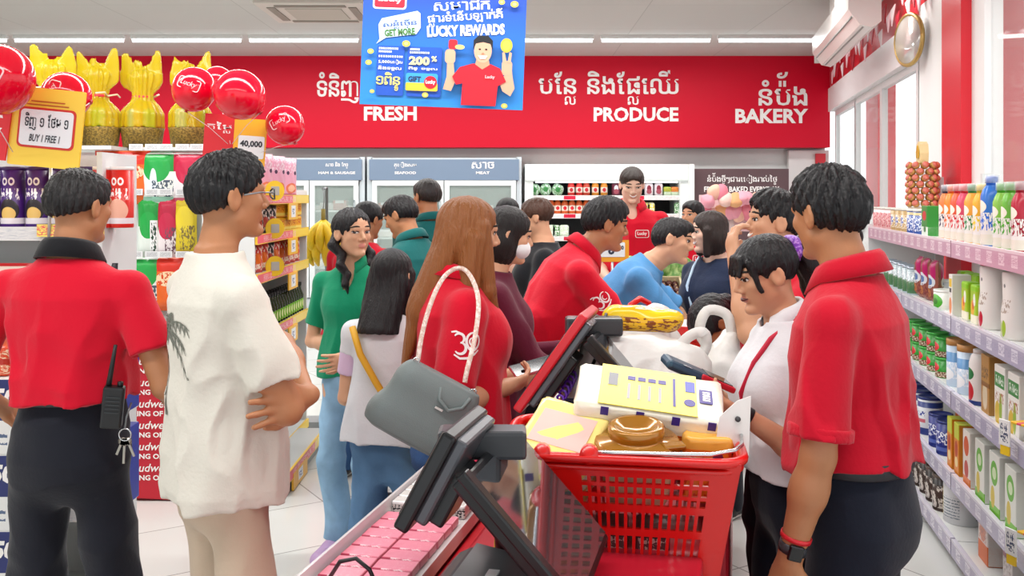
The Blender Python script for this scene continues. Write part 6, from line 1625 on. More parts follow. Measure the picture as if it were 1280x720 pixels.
nd = SDF(.006); nd.rc((-.075, 0, 0), (.075, 0, 0), .05, .05, .01, flat=((0, 0, 1), .8)); nw_ = wob((60, 80, 80), 4); nd.disp(lambda X, Y, Z: .004 * nw_(X, Y, Z))
no = nd.mesh('noodle_pack', pack('edb81f', [('n', .5, .25, .5, .22, '8a4a1c', 'X', 11.0), ('r', .5, .62, .5, .14, 'f2cf1f'), ('n', .6, .9, .4, .1, 'f2e8d8', 'X', 9.0)], .2)); no.location = cp_(-.29, 3.02, CT + .315); no.rotation_euler = (R(-14), R(3), -AC * .4); tag(no, 'yellow noodle pack lying on top of the white carrier bags', 'noodle pack')
for (w_, s_, sg, lab) in ((-.36, 3.66, -1, 'red plastic basket handle between the leaning man and the bags'), (-.02, 3.45, 1, 'red handle loop poking out behind the knotted white bag')):
    MB().tube([(-.06, 0, 0), (-.07, 0, .08), (-.05, 0, .15), (.0, 0, .17), (.05, 0, .15), (.07, 0, .08), (.06, 0, 0)], .012, RED, 8).build('basket_handle', None, cp_(w_, s_, CT + (.08 if sg > 0 else .14)), R(-40 * sg), label=lab, cat='handle')
sb = empty('shopping_basket', cp_(-.22, 3.74, CT), -AC, 'second red basket half buried under bags by the leaning men', 'shopping basket')
MB().lathe([(.15, 0), (.19, .16), (.2, .165), (.2, .18), (.18, .18), (.14, .012), (0, .01)], RED, 4, M=Matrix.Scale(.72, 4, (1, 0, 0)) @ Matrix.Rotation(R(45), 4, 'Z'), smooth=False).build('basket_shell', sb)
# red basket on the floor at lower right
fb = empty('shopping_basket', wp(.72, 2.25), -ANG, 'empty red basket on the floor beside the milk powder shelves', 'shopping basket')
MB().lathe([(.20, 0), (.27, .40), (.285, .405), (.285, .43), (.26, .43), (.19, .012), (0, .01)], RED, 4, M=Matrix.Scale(.7, 4, (1, 0, 0)) @ Matrix.Rotation(R(45), 4, 'Z'), smooth=False).build('basket_shell', fb)
MB().tube([(0, -.19, .43), (.05, -.10, .45), (.06, .1, .45), (0, .19, .43)], .008, mat('d8dadc', .25, .8), 8).build('wire_handle', fb)

# ------------------------------------------------------------------ produce stand before the cooler
ps_ = empty('produce_stand', (1.05, 5.93, 0), 0, 'low produce stand with crates before the open cooler', 'produce stand')
MB().box((.2, .25, .38), (1.5, .5, .76), mat('8f9294', .5)).build('stand_body', ps_)
crate = MB()
cx0, cx1 = at(808, 0, 6.0).x - .0, at(852, 0, 6.0).x
cw = cx1 - cx0
pcr = empty('fruit_crate', ((cx0 + cx1) / 2, 6.08, .92), 0, 'pale crate full of dark brown fruit behind the blue-shirted man', 'crate'); pcr.rotation_euler = (R(28), 0, 0)
MB().box((0, 0, .005), (cw + .04, .3, .01), mat('d8c9a0', .6)).box((-cw / 2 - .015, 0, .05), (.012, .3, .11), mat('d8c9a0', .6)).box((cw / 2 + .015, 0, .05), (.012, .3, .11), mat('d8c9a0', .6)).box((0, -.15, .04), (cw + .04, .012, .08), mat('d8c9a0', .6)).box((0, .15, .05), (cw + .04, .012, .11), mat('d8c9a0', .6)).build('crate_box', pcr)
MB().box((0, .2, -.12), (cw, .02, .4), mat('8f9294', .5)).build('crate_support', pcr)
def mk_fruit():
    b = bmesh.new(); bmesh.ops.create_icosphere(b, subdivisions=2, radius=.022); o = MB().bm(b, mat('4a2420', .3, mottle=('6a3a30', (40, 40, 40), .4, .7)), True).build('fruit')
    MB().lathe([(.008, .019), (.005, .026), (0, .027)], mat('b89a70', .6), 8).build('stem', o); return o
fk = Kind(mk_fruit); rr2 = random.Random(3); Mx = pcr.matrix_basis.copy() if False else (Matrix.Translation(pcr.location) @ Matrix.Rotation(R(28), 4, 'X'))
for j in range(7):
    for i in range(6):
        p = Mx @ Vector((-cw / 2 + .015 + i * (cw - .03) / 5, -.13 + j * .043, .055 + .012 * rr2.random()))
        o = fk.place(p, rr2.uniform(0, 6), 'round dark brown fruit in the pale crate behind the blue-shirted man', 'fruit', 'brown fruit in the crate')
for i in range(7):
    B = SDF(.008); n_ = wob((50, 50, 50), i); B.ell((0, 0, .08), (.07, .06, .09), .02); B.disp(lambda X, Y, Z: .016 * n_(X, Y, Z))
    o = B.mesh('leafy_greens', mat('5f9a44', .5, mottle=('b8d48a', (25, 25, 18), .45, .65))); p = at(792 + i * 10, 336 - 4 * (i % 2), 6.25); o.location = (p.x, 6.25, 1.04); tag(o, 'bunch of leafy greens behind the crate of brown fruit', 'greens', 'leafy greens behind the crate')
gs = MB().box((0, 0, .14), (.6, .16, .28), mat('7d8285', .5)).build('greens_rack', None, (.97, 6.25, .76), label='grey rack holding the leafy greens before the cooler', cat='rack')
# price card with an 8
pcd = empty('price_card', at(766, 310, 5.9), R(4), 'red and yellow price card with a big 8 before the tall man', 'price card')
MB().prism(rrect(-.10, -.085, .10, .085, .008), .008, mat('f2a32a', .5)).build('card', pcd)
c0 = pcd.children[0]
MB().prism([(-.10, .05), (.10, .05), (.10, .085), (-.10, .085)], .002, mat('d8202c', .5), M=Matrix.Translation((0, -.002, 0))).build('red_band', c0)
MB().prism(rrect(-.085, -.055, .075, .035, .006), .002, mat('f0f2f5', .5), M=Matrix.Translation((0, -.003, 0))).build('label_panel', c0)
for body, x, z, h in (('8', -.03, -.04, .06), ('200', .02, -.01, .025), ('៛', -.07, -.02, .03)):
    flat_letters(mb := MB(), fit(text_arr(body, .04), x, z, None, h), mat('2a3048', .5), -.0045); mb.build('lettering', c0)
MB().tube([(0, .01, -.085), (0, .06, -.53)], .008, mat('b8bcc0', .3, .6), 8).build('rod', pcd)
# pink and peach paper blossoms over the bakery table
pal = ['e8a0b0', 'f0bfa8', 'e88a9c', 'f4d0c4', 'e8b07a', 'f0a8b8']
rr3 = random.Random(5)
for i in range(16):
    px = 884 + (i % 8) * 8.5 + rr3.uniform(-2, 2); py = 250 + (i // 8) * 17 - (12 if i % 8 in (1, 2) and i < 8 else 0) + rr3.uniform(-3, 3)
    B = SDF(.011); n_ = wob((26, 26, 26), i); B.ell((0, 0, 0), (.07, .06, .075), .02); B.disp(lambda X, Y, Z: .016 * np.abs(n_(X, Y, Z)))
    o = B.mesh('paper_blossom', mat(pal[i % 6], .6)); o.location = at(px, py, 8.2 + .1 * (i // 8)); tag(o, 'crumpled pink or peach paper blossom in the cluster before the bakery board', 'paper blossom', 'paper blossoms before the bakery board')
pb = empty('blossom_tree', (at(915, 0, 8.35).x, 8.38, 0), 0, 'slim pale post frame carrying the pink paper blossoms', 'stand')
MB().box((0, 0, .05), (.3, .3, .1), mat('e4d8d4', .5)).build('base', pb); MB().box((0, 0, .75), (.04, .04, 1.4), mat('e4d8d4', .5)).box((0, .02, 1.45), (.55, .02, .32), mat('e9c9cc', .6)).build('post', pb)
# ------------------------------------------------------------------ the people
REDP = 'd00a2a'
NAVY = '161a26'
RC = cloth(REDP)
def bare(px, Y): return ((px - 640) * Y / F, Y)
def on_shirt(P, p, d): return Vector(P.shirtsdf.project(np.array([p]), d, .4, .003)[0])
def chest_logo(P, side=-1, h=.018, txt='Lucky', z=.735):
    """small white outlined badge on the chest (side: -1 own left)"""
    H = P.H; org = P.tp((side * .062 * P.b - .0, .25, z * H)); r, up, d = P.T @ np.array([-1, 0, 0]), P.T @ np.array([0, 0, 1]), P.T @ np.array([0, -1, 0])
    vf = fit(text_arr(txt, .03), -h * 1.1, -h * .4, h * 2.2, h); v, f = vf
    fr = rrect(-h * 1.6, -h * .8, h * 1.6, h * 1.0, h * .4); inn = [(x * .9, z_ * .85) for x, z_ in fr]; n = len(fr); V = np.array(list(map(tuple, v)) + fr + inn)
    Fc = list(f) + [(len(v) + i, len(v) + (i + 1) % n, len(v) + n + (i + 1) % n, len(v) + n + i) for i in range(n)]
    P.print_on(P.shirtsdf, (V, Fc), mat('f3dcdc', .6), org, r, up, d, 'printed_logo', P.shirt_o)
def braid(P, pts, name='braid', r0=.32, col='121013'):
    u = P.u; B = SDF(max(.004, P.vx * .7)); pts = [P.hp(p) for p in pts]; n = len(pts)
    for i in range(n - 1):
        a, b2 = np.array(pts[i]), np.array(pts[i + 1]); k = r0 * (1 - .45 * i / n) * u; sd = P.HR @ np.array([1, 0, 0]) * k * .45 * (1 if i % 2 else -1)
        B.rc(a + sd, b2 - sd, k * .8, k * .6, .004)
    B.rc(np.array(pts[-1]), np.array(pts[-1]) + (np.array(pts[-1]) - np.array(pts[-2])) * .9, r0 * .35 * u, r0 * .12 * u, .01)
    return B.mesh(name, hair_mat(col), P.body)

# 1 man with radio, back to the camera
P = Person('man in red polo with black collar, radio on his belt, back to camera', bare(90, 2.8), -4, 1.69, .0055, 'tan', .95, head=(-22, -3, 0),
           arms={'R': ((.44, -.14, -1), (.02, .9, -.50), None, (-1, 0, .2), .5), 'L': ((.44, -.14, -1), (.02, .9, -.50), None, (-1, 0, .2), .5)}, stance=.13, belly=.015)
P.hair('crop', low=-.30, color='1a1718'); P.shirt(RC, ease=.022, hem=.602, loose=.02, wr=.010, cuff=.066, slv=.052, sleeve=.62); P.collar(cloth('16161a'), r=.064, hgt=.045, open_=.8); P.trousers(cloth('191b25', .2), waist=.618, knee=.080, ankle=.072, thigh=.090); P.belt(mat('26272c', .5), infl=.026, z=.610, hw=.021); P.shoes(mat('141416', .4))
P1 = P
rd = empty('walkie_talkie', P.loc + Vector((.175, -.135, 1.015)), R(14), 'black walkie-talkie clipped to the belt of the man with black collar', 'walkie-talkie'); rd.rotation_euler = (R(6), R(6), R(14))
MB().box((0, 0, .0), (.056, .034, .118), mat('17191c', .4), .006).build('radio_body', rd)
for q in range(5): MB().box((0, -.018, .032 - q * .011), (.036, .003, .004), mat('2c3034', .4)).build('grille_bar', rd)
MB().tube([(-.016, 0, .058), (-.014, 0, .09), (-.008, 0, .175)], [.008, .007, .005], mat('131416', .5), 8).build('antenna', rd)
MB().lathe([(.008, .058), (.008, .072), (0, .073)], mat('131416', .4), 10, M=Matrix.Translation((.014, 0, 0))).build('knob', rd)
kr = empty('key_ring', P.loc + Vector((.205, -.125, .935)), 0, 'ring of keys hanging from the belt of the man with black collar', 'keys')
MB().tube([(.017 * math.cos(i * .4189), 0, .017 * math.sin(i * .4189)) for i in range(15)], .0022, mat('c9ccce', .25, .9), 6, closed=True).build('ring', kr)
MB().tube([(0, 0, .018), (.004, .0, .05), (.01, .02, .085)], .003, mat('8d9093', .3, .8), 6).build('clip', kr)
for q, L in ((-.4, .05), (.05, .065), (.4, .045)):
    MB().box((0, 0, -L / 2 - .016), (.007, .003, L), mat('a9a49a', .3, .9), .001, M=Matrix.Rotation(q, 4, 'Y')).lathe([(0, -.0015), (.011, -.0015), (.011, .0015), (0, .0015)], mat('a9a49a', .3, .9), 12, M=Matrix.Rotation(q, 4, 'Y') @ Matrix.Translation((0, 0, -.02)) @ Matrix.Rotation(R(90), 4, 'X')).build('key', kr)

# 2 man in the cream T-shirt, arms crossed
P = Person('man in cream T-shirt with palm print, arms crossed, seen from behind', bare(283, 2.5), -52, 1.72, .005, 'tan', .88, lean=-2, head=(-6, 0, 0),
           arms={'R': ((.16, .36, -1), (-1.0, .25, .06), None, (-.2, -.9, -.2), .4), 'L': ((-.505, .685, -.53), (-.912, -.152, -.38), (-.30, -.95, -.02), (1, -.3, 0), .12, {'spread': .13})}, stance=.12)
P.hair('tall', color='131214', noise=.045); P.shirt(cloth('ded9cd', .3), hem=.482, loose=.024, ease=.022, wr=.010, sleeve=.74, slv=.054, cuff=.074, neck=.062, top=.848); P.trousers(cloth('c6b29c', .25), thigh=.090, knee=.080, ankle=.074); P.shoes(mat('e4e0da', .5))
P2 = P
def palm():
    V, Fc = [], []
    def strip(pts, w0, w1):
        o = len(V)
        for i, (x, z) in enumerate(pts):
            a = pts[min(i + 1, len(pts) - 1)]; b2 = pts[max(i - 1, 0)]; d = np.array([a[0] - b2[0], a[1] - b2[1]]); d = d / (np.linalg.norm(d) + 1e-9); w = w0 + (w1 - w0) * i / (len(pts) - 1)
            V.append((x - d[1] * w, z + d[0] * w)); V.append((x + d[1] * w, z - d[0] * w))
        for i in range(len(pts) - 1): Fc.append((o + 2 * i, o + 2 * i + 1, o + 2 * i + 3, o + 2 * i + 2))
    def tree(x, z, hh, lean_):
        strip([(x + lean_ * (t / 8) ** 2, z + hh * t / 8) for t in range(9)], .006, .003)
        cx, cz = x + lean_, z + hh
        for k in range(8):
            a = R(-20 + k * 32); L = hh * (.42 + .1 * (k % 3)); pts = [(cx + L * t / 6 * math.cos(a), cz + L * t / 6 * math.sin(a) - .6 * L * (t / 6) ** 2) for t in range(7)]
            strip(pts, .0035, .001)
            for j in range(1, 6):
                px, pz = pts[j]
                for s_ in (-1, 1): strip([(px, pz), (px + s_ * .010 + .012 * math.cos(a), pz - .028)], .0028, .0008)
    tree(.0, 0, .16, .03); tree(.06, -.02, .10, -.03); tree(-.05, -.04, .22, -.01)
    return np.array(V), Fc
Hh = P.H
bd = np.array([-.42, -.90, 0]); rt = nrm(np.cross([0, 0, 1], -bd)); 
P.print_on(P.shirtsdf, palm(), mat('6f7268', .8), P.tp((-.045, -.02, .63 * Hh)) - bd * -.30, nrm(np.cross(bd * -1, [0, 0, 1])) * -1, (0, 0, 1), -bd, 'palm_print', P.shirt_o)
g = MB(); q = P.hp((.74, .1, .05)); q2 = P.hp((.60, .86, .08)); g.tube([q, P.hp((.72, .5, .10)), q2], .0022, mat('8a8d92', .3, .7), 6); g.build('glasses_arm', P.body)
MB().tube([P.hp((.28 + .17 * math.cos(i * .42), .98 - .06 * abs(math.cos(i * .42)), .05 + .13 * math.sin(i * .42))) for i in range(15)], .0022, mat('35363a', .3), 6, closed=True).build('glasses_rim', P.body)

# 3 girl in green polo with braids
GRN = cloth('0f8a62')
P = Person('girl in green polo with two braids, light jeans and lilac clogs', bare(440, 4.2), 168, 1.55, .0045, 'fair', .82, 'f', head=(52, 0, 0), hs=1.05, bust=.2,
           arms={'R': ((.22, -.05, -1), (-1.0, .55, -.02), None, (0, -1, 0.2), .4), 'L': ((.16, .02, -1), (-.55, .85, -.12), None, (-1, 0, 0), .4)}, stance=.09, feet=((0.0, .06), (0, -.05)))
P.hair('pulled'); P.face(gaze=(.8, 0)); P.shirt(GRN, hem=.53, ease=.016, loose=.01, vneck=.07, sleeve=.72, cuff=.062); P.collar(GRN, open_=1.1, r=.056, hgt=.03); P.trousers(DENIM('86a9c4'), thigh=.088, knee=.082, ankle=.088, end=.055, waist=.60); P.shoes(mat('bf9ec8', .5), sole='d8c4de', clog=True)
braid(P, [(-.62, -.45, -.1), (-.72, -.30, -.5), (-.78, -.10, -.9), (-.80, .05, -1.3), (-.80, .16, -1.7), (-.80, .24, -2.1), (-.78, .30, -2.5), (-.77, .33, -2.85)])
braid(P, [(.62, -.45, -.1), (.68, -.25, -.5), (.66, .0, -.9), (.62, .2, -1.3), (.58, .34, -1.7), (.56, .42, -2.1)])

# 4 girl with long straight black hair, from behind
P = Person('girl with long straight black hair, white vest and yellow bag strap', bare(486, 3.45), -12, 1.41, .005, 'fair', .86, 'f', head=(-8, -6, 0), hs=1.10, bust=0,
           arms={'R': ((.15, .1, -1), (-.3, .9, -.2), None, (-1, 0, 0), .4), 'L': ((.15, .1, -1), (-.3, .9, -.2), None, (-1, 0, 0), .4)}, stance=.10)
def long_girl(H_, E, K, Pl):
    E((0, -.28, -.35), (.80, .72, 1.1), .15); K((0, -.42, -.4), (.0, -.95, -2.0), .84, .80, .1, flat=((0, 1, 0), .62)); 
    for q in (-1, 1): K((q * .55, .10, .1), (q * .70, -.35, -1.9), .28, .26, .12)
    Pl((0, 0, -2.05), (0, 0, -1))
P.hair('curtain', extra=long_girl, long=True, noise=.016, color='141114')
P.shirt(cloth('d9dce0'), hem=.52, ease=.022, loose=.03, sleeve=.30, slv=.05, cuff=.058, wr=.006)
for sd in 'LR':
    a = P.arm[sd]; B = SDF(.006); B.rc(P.sh[sd], P.sh[sd] + a['ua'] * .15, .050 * P.b, .056 * P.b, .01, cut=True); B.mesh('lilac_sleeve', cloth('d8bcd8'), P.shirt_o)
P.trousers(DENIM('55789c'), thigh=.094, knee=.086, ankle=.088, end=.03); P.shoes(mat('c8b8a8', .6))
P4 = P
pts = [P.tp(p) for p in ((-.10, -.10, 1.14), (-.06, -.128, 1.05), (.0, -.140, .96), (.06, -.142, .87), (.115, -.125, .79))]
MB().tube([P.body.matrix_basis @ Vector(p) if False else (Matrix.Translation(P.loc) @ Matrix.Rotation(P.yaw, 4, 'Z')) @ Vector(p) for p in pts], .013, mat('d9a21c', .6), 6).build('bag_strap', label='yellow bag strap across the back of the long-haired girl', cat='strap')
yb = SDF(.006); yb.rc((0, 0, -.05), (0, 0, .06), .07, .06, .01, flat=((1, 0, 0), .5)); yo = yb.mesh('bag', mat('d9a21c', .55)); yo.location = (Matrix.Translation(P.loc) @ Matrix.Rotation(P.yaw, 4, 'Z')) @ Vector((.17, -.09, .72)); yo.rotation_euler = (0, 0, P.yaw + .3); tag(yo, 'small yellow bag at the hip of the long-haired girl', 'bag')

# 5 woman with auburn hair and grey bag
P = Person('woman with long auburn hair in red polo holding a phone', bare(572, 3.0), -72, 1.605, .005, 'light', 1.06, 'f', head=(-4, -8, 0), hs=1.05,
           arms={'R': ((.10, -.22, -1), (-.45, .9, .10), (-.5, .85, .08), (-.75, -.2, .6), .75), 'L': ((.1, .15, -1), (-.3, .9, .05), None, (-1, 0, .3), .6)}, stance=.10)
def auburn(H_, E, K, Pl):
    E((0, -.25, -.2), (.80, .80, 1.0), .15); K((0, -.45, -.2), (-.05, -1.15, -2.4), .78, .58, .1, flat=((0, 1, 0), .66)); K((-.05, -1.15, -2.2), (-.05, -1.35, -4.0), .54, .18, .1, flat=((0, 1, 0), .6))
    for q in (-1, 1): K((q * .58, .20, .2), (q * .66, .62, -1.6), .24, .22, .10); K((q * .66, .62, -1.6), (q * .60, 1.0, -2.5), .22, .10, .1); K((q * .64, .0, -.2), (q * .74, .0, -1.9), .34, .34, .1)
P.hair('curtain', extra=auburn, long=True, noise=.020, color='8a5228')
P.face(which='R'); P.shirt(RC, hem=.545, ease=.02, loose=.02, sleeve=.80, cuff=.070, slv=.055, wr=.008); P.collar(RC, r=.058, hgt=.035, open_=.9); P.trousers(DENIM('2f4a74'), thigh=.094, knee=.078, ankle=.07); P.shoes(mat('e2e0dc', .5)); P5 = P
MP = lambda P: Matrix.Translation(P.loc) @ Matrix.Rotation(P.yaw, 4, 'Z')
# the swirly anniversary 30 on the sleeve
sp = []; v3 = []
def stroke(pts, w): 
    V, Fc = [], []
    for i, (x, z) in enumerate(pts):
        a = pts[min(i + 1, len(pts) - 1)]; b2 = pts[max(i - 1, 0)]; d = np.array([a[0] - b2[0], a[1] - b2[1]]); d = d / (np.linalg.norm(d) + 1e-9); ww = w * (.45 + .75 * math.sin(math.pi * (i + .6) / (len(pts) + .2)))
        V += [(x - d[1] * ww, z + d[0] * ww), (x + d[1] * ww, z - d[0] * ww)]
    return V, [(2 * i, 2 * i + 1, 2 * i + 3, 2 * i + 2) for i in range(len(pts) - 1)]
def merge(parts):
    V, Fc = [], []
    for v, f in parts: o = len(V); V += list(v); Fc += [tuple(i + o for i in q) for q in f]
    return np.array(V), Fc
def thirty():
    arc = lambda cx, cz, r, a0, a1, n=14, k=1.0: [(cx + r * math.cos(R(a0 + (a1 - a0) * i / n)), cz + k * r * math.sin(R(a0 + (a1 - a0) * i / n))) for i in range(n + 1)]
    return merge([stroke(arc(-.019, .013, .012, 150, -80), .0028), stroke(arc(-.018, -.011, .014, 85, -150), .0030), stroke(arc(.016, .004, .018, 60, 400, 20, 1.2), .0030), stroke(arc(.016, .004, .010, 100, 300, 12), .0018), stroke([(-.034, -.026), (-.02, -.036), (0, -.036), (.02, -.028), (.032, -.02)], .0026), stroke([(-.036, .028), (-.026, .03), (-.016, .026)], .002)])
ua = P.arm['R']['ua']; org = P.sh['R'] + ua * .085 + np.array([.2, 0, 0])
P.print_on(P.shirtsdf, (lambda vf: (vf[0] * 1.15, vf[1]))(thirty()), mat('f6e9ea', .6), org, (0, 1, 0), (0, 0, 1), (-1, 0, 0), 'printed_number', P.shirt_o)
hand = P.arm['R']; M5 = MP(P)
ph = empty('phone', M5 @ Vector(hand['w'] + hand['hd'] * .135 + np.array([-.02, 0, .028])), P.yaw - R(90), 'pink-cased phone in the hand of the auburn-haired woman', 'phone'); ph.rotation_euler = (R(20), R(-12), P.yaw + R(90))
MB().box((0, 0, 0), (.15, .072, .010), mat('d4626e', .4), .004).build('case', ph); MB().box((0, 0, .0052), (.142, .066, .001), mat('1a1c22', .08)).build('screen', ph)
# grey shoulder bag
gbag = SDF(.006)
gbag.rc((-.10, 0, .06), (.10, 0, .06), .052, .052, .05); gbag.rc((-.125, 0, -.09), (.125, 0, -.09), .055, .055, .12, flat=((0, 1, 0), 1.0)); gbag.loft([(-.13, 0, 0, .165, .062), (-.05, 0, 0, .155, .062), (.05, 0, 0, .135, .05), (.11, 0, 0, .12, .03)], np.eye(3), (0, 0, 0), n=3.0)
gn = wob((22, 22, 16), 6); gbag.disp(lambda X, Y, Z: .005 * gn(X, Y, Z))
BGM = mat('6f7a7a', .5, bump=((300, 300, 300), .2)); go = gbag.mesh('shoulder_bag', BGM); go.scale = (.79, .79, .79); gp = at(535, 506, 2.66); go.location = gp; go.rotation_euler = (R(4), R(30), R(8)); tag(go, 'grey leather shoulder bag at the hip of the auburn-haired woman', 'bag')
MB().tube([(.0, -.045, .085), (.015, -.06, .05), (.06, -.066, .03), (.10, -.06, .06), (.11, -.045, .10)], .007, BGM, 8).build('handle', go)
MB().box((.03, -.063, .02), (.03, .004, .008), mat('d9d9d6', .3, .8), .001).build('badge', go)
for x in (-.115, .115): MB().tube([(x + .012 * math.cos(i * .785), -.01, .115 + .014 * math.sin(i * .785)) for i in range(8)], .0028, mat('cfd2d2', .2, .9), 6, closed=True).build('metal_ring', go)
Mi = go.matrix_basis.inverted() if False else (Matrix.Translation(gp) @ Matrix.Rotation(R(8), 4, 'Z') @ Matrix.Rotation(R(30), 4, 'Y') @ Matrix.Rotation(R(4), 4, 'X') @ Matrix.Scale(.79, 4)).inverted()
stp = [at(520, 470, 2.70), at(527, 420, 2.74), at(540, 375, 2.78), at(556, 345, 2.84), at(574, 335, 2.90), at(588, 345, 2.84), at(598, 375, 2.74), at(594, 420, 2.68), at(584, 462, 2.64), at(581, 478, 2.64)]
sm = MB(); SP = [Mi @ p for p in stp]
ribbon(sm, smooth(SP), .0085, .0018, mat('d9bcae', .6, mottle=('f2e4dc', (90, 90, 90), .45, .6)), (Mi.to_3x3() @ Vector((0, 1, 0))).normalized()); sm.build('strap', go)

# 6 person in maroon with face mask behind her
P = Person('person in maroon long sleeves and white face mask beside auburn-haired woman', bare(602, 3.52), -82, 1.58, .007, 'fair', .98, 'f', head=(0, -6, 0),
           arms={'R': ((.12, .55, -.9), (-.1, .75, -.55), None, (-1, 0, .3), .6), 'L': ((.12, .35, -1), (-.05, .95, .12), None, (-1, 0, .3), 1.1)}, lean=6)
def bob(H_, E, K, Pl): E((0, -.25, -.35), (.80, .74, .95), .15); Pl((0, 0, -1.1), (0, .1, -1))
P.hair('curtain', extra=bob, long=True, noise=.018, color='1a1414'); P.face(which='R'); P.shirt(cloth('5f1730'), hem=.50, ease=.024, loose=.03, long=True, wr=.008); P.trousers(cloth('1b1c22')); P.shoes(mat('1b1b1c', .5))
B = SDF(.005); B.ell(P.hp((0, .44, -.42)), np.array([.60, .44, .40]) * P.u, .01, 'u', P.HR); B.ell(P.hp((0, -.2, -.45)), np.array([.9, .5, .9]) * P.u, .01, 's', P.HR); B.mesh('face_mask', mat('eef0f2', .8), P.body)

# 7 woman in peach dotted top
P = Person('woman in peach dotted top with black hair, behind the masked person', bare(636, 5.95), 150, 1.60, .009, 'light', .95, 'f', head=(20, 0, 0))
P.hair('curtain', extra=bob, long=True, noise=.018); P.face(); P.shirt(mat('e8b8a0', .8, mottle=('d8473f', (16, 16, 16), .60, .64)), hem=.50, loose=.03, ease=.02); P.trousers(cloth('2a2c34')); P.shoes(mat('222222', .5))
# 8 woman in black T-shirt
P = Person('woman in black T-shirt with brown pinned-up hair, facing left', bare(677, 5.3), 88, 1.60, .008, 'light', 1.1, 'f', head=(0, -8, 0), arms={'L': ((.14, .15, -1), (-.15, 1, .05), None, (-1, 0, 0), .6), 'R': ((.14, .15, -1), (-.15, 1, .05), None, (-1, 0, 0), .6)})
def bun(H_, E, K, Pl): E((0, -.62, .55), (.34, .34, .36), .1); E((0, -.8, .25), (.4, .3, .4), .1)
P.hair('pulled', extra=bun, color='4a2f22', noise=.03); P.face(which='LR', mouth=None); P.shirt(cloth('17181d'), hem=.50, ease=.022, loose=.03, sleeve=.85, cuff=.075); P.trousers(cloth('16171b')); P.shoes(mat('222222', .5))

# 9 leaning man in red
P = Person('black-haired man in red polo leaning over the far counter', bare(654, 4.05), -82, 1.70, .006, 'tan', 1.0, lean=31, head=(0, 20, 0), arms={'R': ((.10, .75, -1), (.0, .55, -1), None, (-1, 0, 0), .4), 'L': ((.10, .85, -1), (.0, .6, -.9), None, (-1, 0, 0), .4)})
P.hair('tall', noise=.04); P.face(which='R'); P.shirt(RC, ease=.022, loose=.02, wr=.009, sleeve=.80, cuff=.068); P.collar(RC, r=.06); P.trousers(cloth('1c1e26')); P.belt(mat('1a1a1c', .35)); P.shoes(mat('151516', .4)); P9 = P
ua = P.arm['R']['ua']; org = P.sh['R'] + ua * .12 + np.array([.2, 0, 0]); up9 = -nrm(ua)
P.print_on(P.shirtsdf, thirty(), mat('f6e9ea', .6), org, np.cross(up9, [1, 0, 0]), up9, (-1, 0, 0), 'printed_number', P.shirt_o)
# 10 leaning man in blue
P = Person('man in blue T-shirt leaning far over the counter, looking right', bare(730, 4.6), -96, 1.66, .0065, 'fair', .98, lean=40, head=(-14, 30, 0), arms={'R': ((.10, .80, -1), (-.05, .45, -1), None, (-1, 0, 0), .4), 'L': ((.2, .9, -.9), (.0, .6, -.9), None, (-1, 0, 0), .4)})
P.hair('short', noise=.03); P.face(which='LR'); P.shirt(cloth('4f8cc0'), hem=.53, ease=.022, loose=.02, wr=.009, sleeve=.85, cuff=.072); P.trousers(cloth('b8b4ae')); P.shoes(mat('dedede', .4))
# 11 tall man
P = Person('tall fair man in red polo looking down and smiling, before cooler', bare(789, 6.72), 176, 1.82, .007, 'pale', 1.0, head=(4, -20, 0), arms={'R': ((.12, .1, -1), (-.3, .9, -.3), None, (-1, 0, 0), .4), 'L': ((.12, .1, -1), (-.3, .9, -.3), None, (-1, 0, 0), .4)})
P.hair('crop', color='2a1c16', noise=.02); P.face(mouth='smile', gaze=(0, -.6)); P.shirt(RC, ease=.024, loose=.02, wr=.008, vneck=.05); P.collar(RC, open_=1.0); P.trousers(cloth('1c1e26')); P.belt(); P.shoes(mat('151516', .4)); chest_logo(P, -1, .030)
# 12 short man
P = Person('stout short-haired man in red polo standing in front of bakery board', bare(868, 6.85), 158, 1.575, .0075, 'light', 1.12, head=(-26, 0, 0), belly=.03)
P.hair('short', noise=.025); P.face(mouth='smile'); P.shirt(RC, ease=.024, loose=.02, wr=.008, vneck=.05, sleeve=.85, cuff=.075); P.collar(RC, open_=1.0); P.trousers(cloth('1c1e26')); P.belt(); P.shoes(mat('151516', .4)); chest_logo(P, -1, .030)
# 13 woman in navy
P = Person('woman in navy T-shirt with a pale blue phone strap', bare(893, 4.85), 128, 1.53, .006, 'pale', 1.05, 'f', head=(-34, -4, 0), hs=1.06)
def bob2(H_, E, K, Pl): E((0, -.22, -.3), (.84, .76, 1.0), .15); [K((q * .60, .22, .1), (q * .60, .30, -1.0), .22, .2, .1) for q in (-1, 1)]; Pl((0, 0, -1.25), (0, .0, -1))
P.hair('curtain', extra=bob2, long=True, noise=.016, color='2a1f1c', front=(0, 1.05, -.15)); P.face(mouth='smile'); P.shirt(cloth('1c2740'), hem=.50, ease=.022, loose=.03, sleeve=.8, cuff=.072); P.trousers(cloth('20242e')); P.shoes(mat('222222', .5))
MB().tube([on_shirt(P, P.tp(q), np.array([0, -1, 0])) for q in ((.085, .4, 1.30), (.075, .4, 1.24), (.05, .4, 1.15), (.02, .4, 1.05), (-.02, .4, .96), (-.06, .4, .88))], .008, mat('b9d0e6', .5), 6).build('phone_strap', P.body)
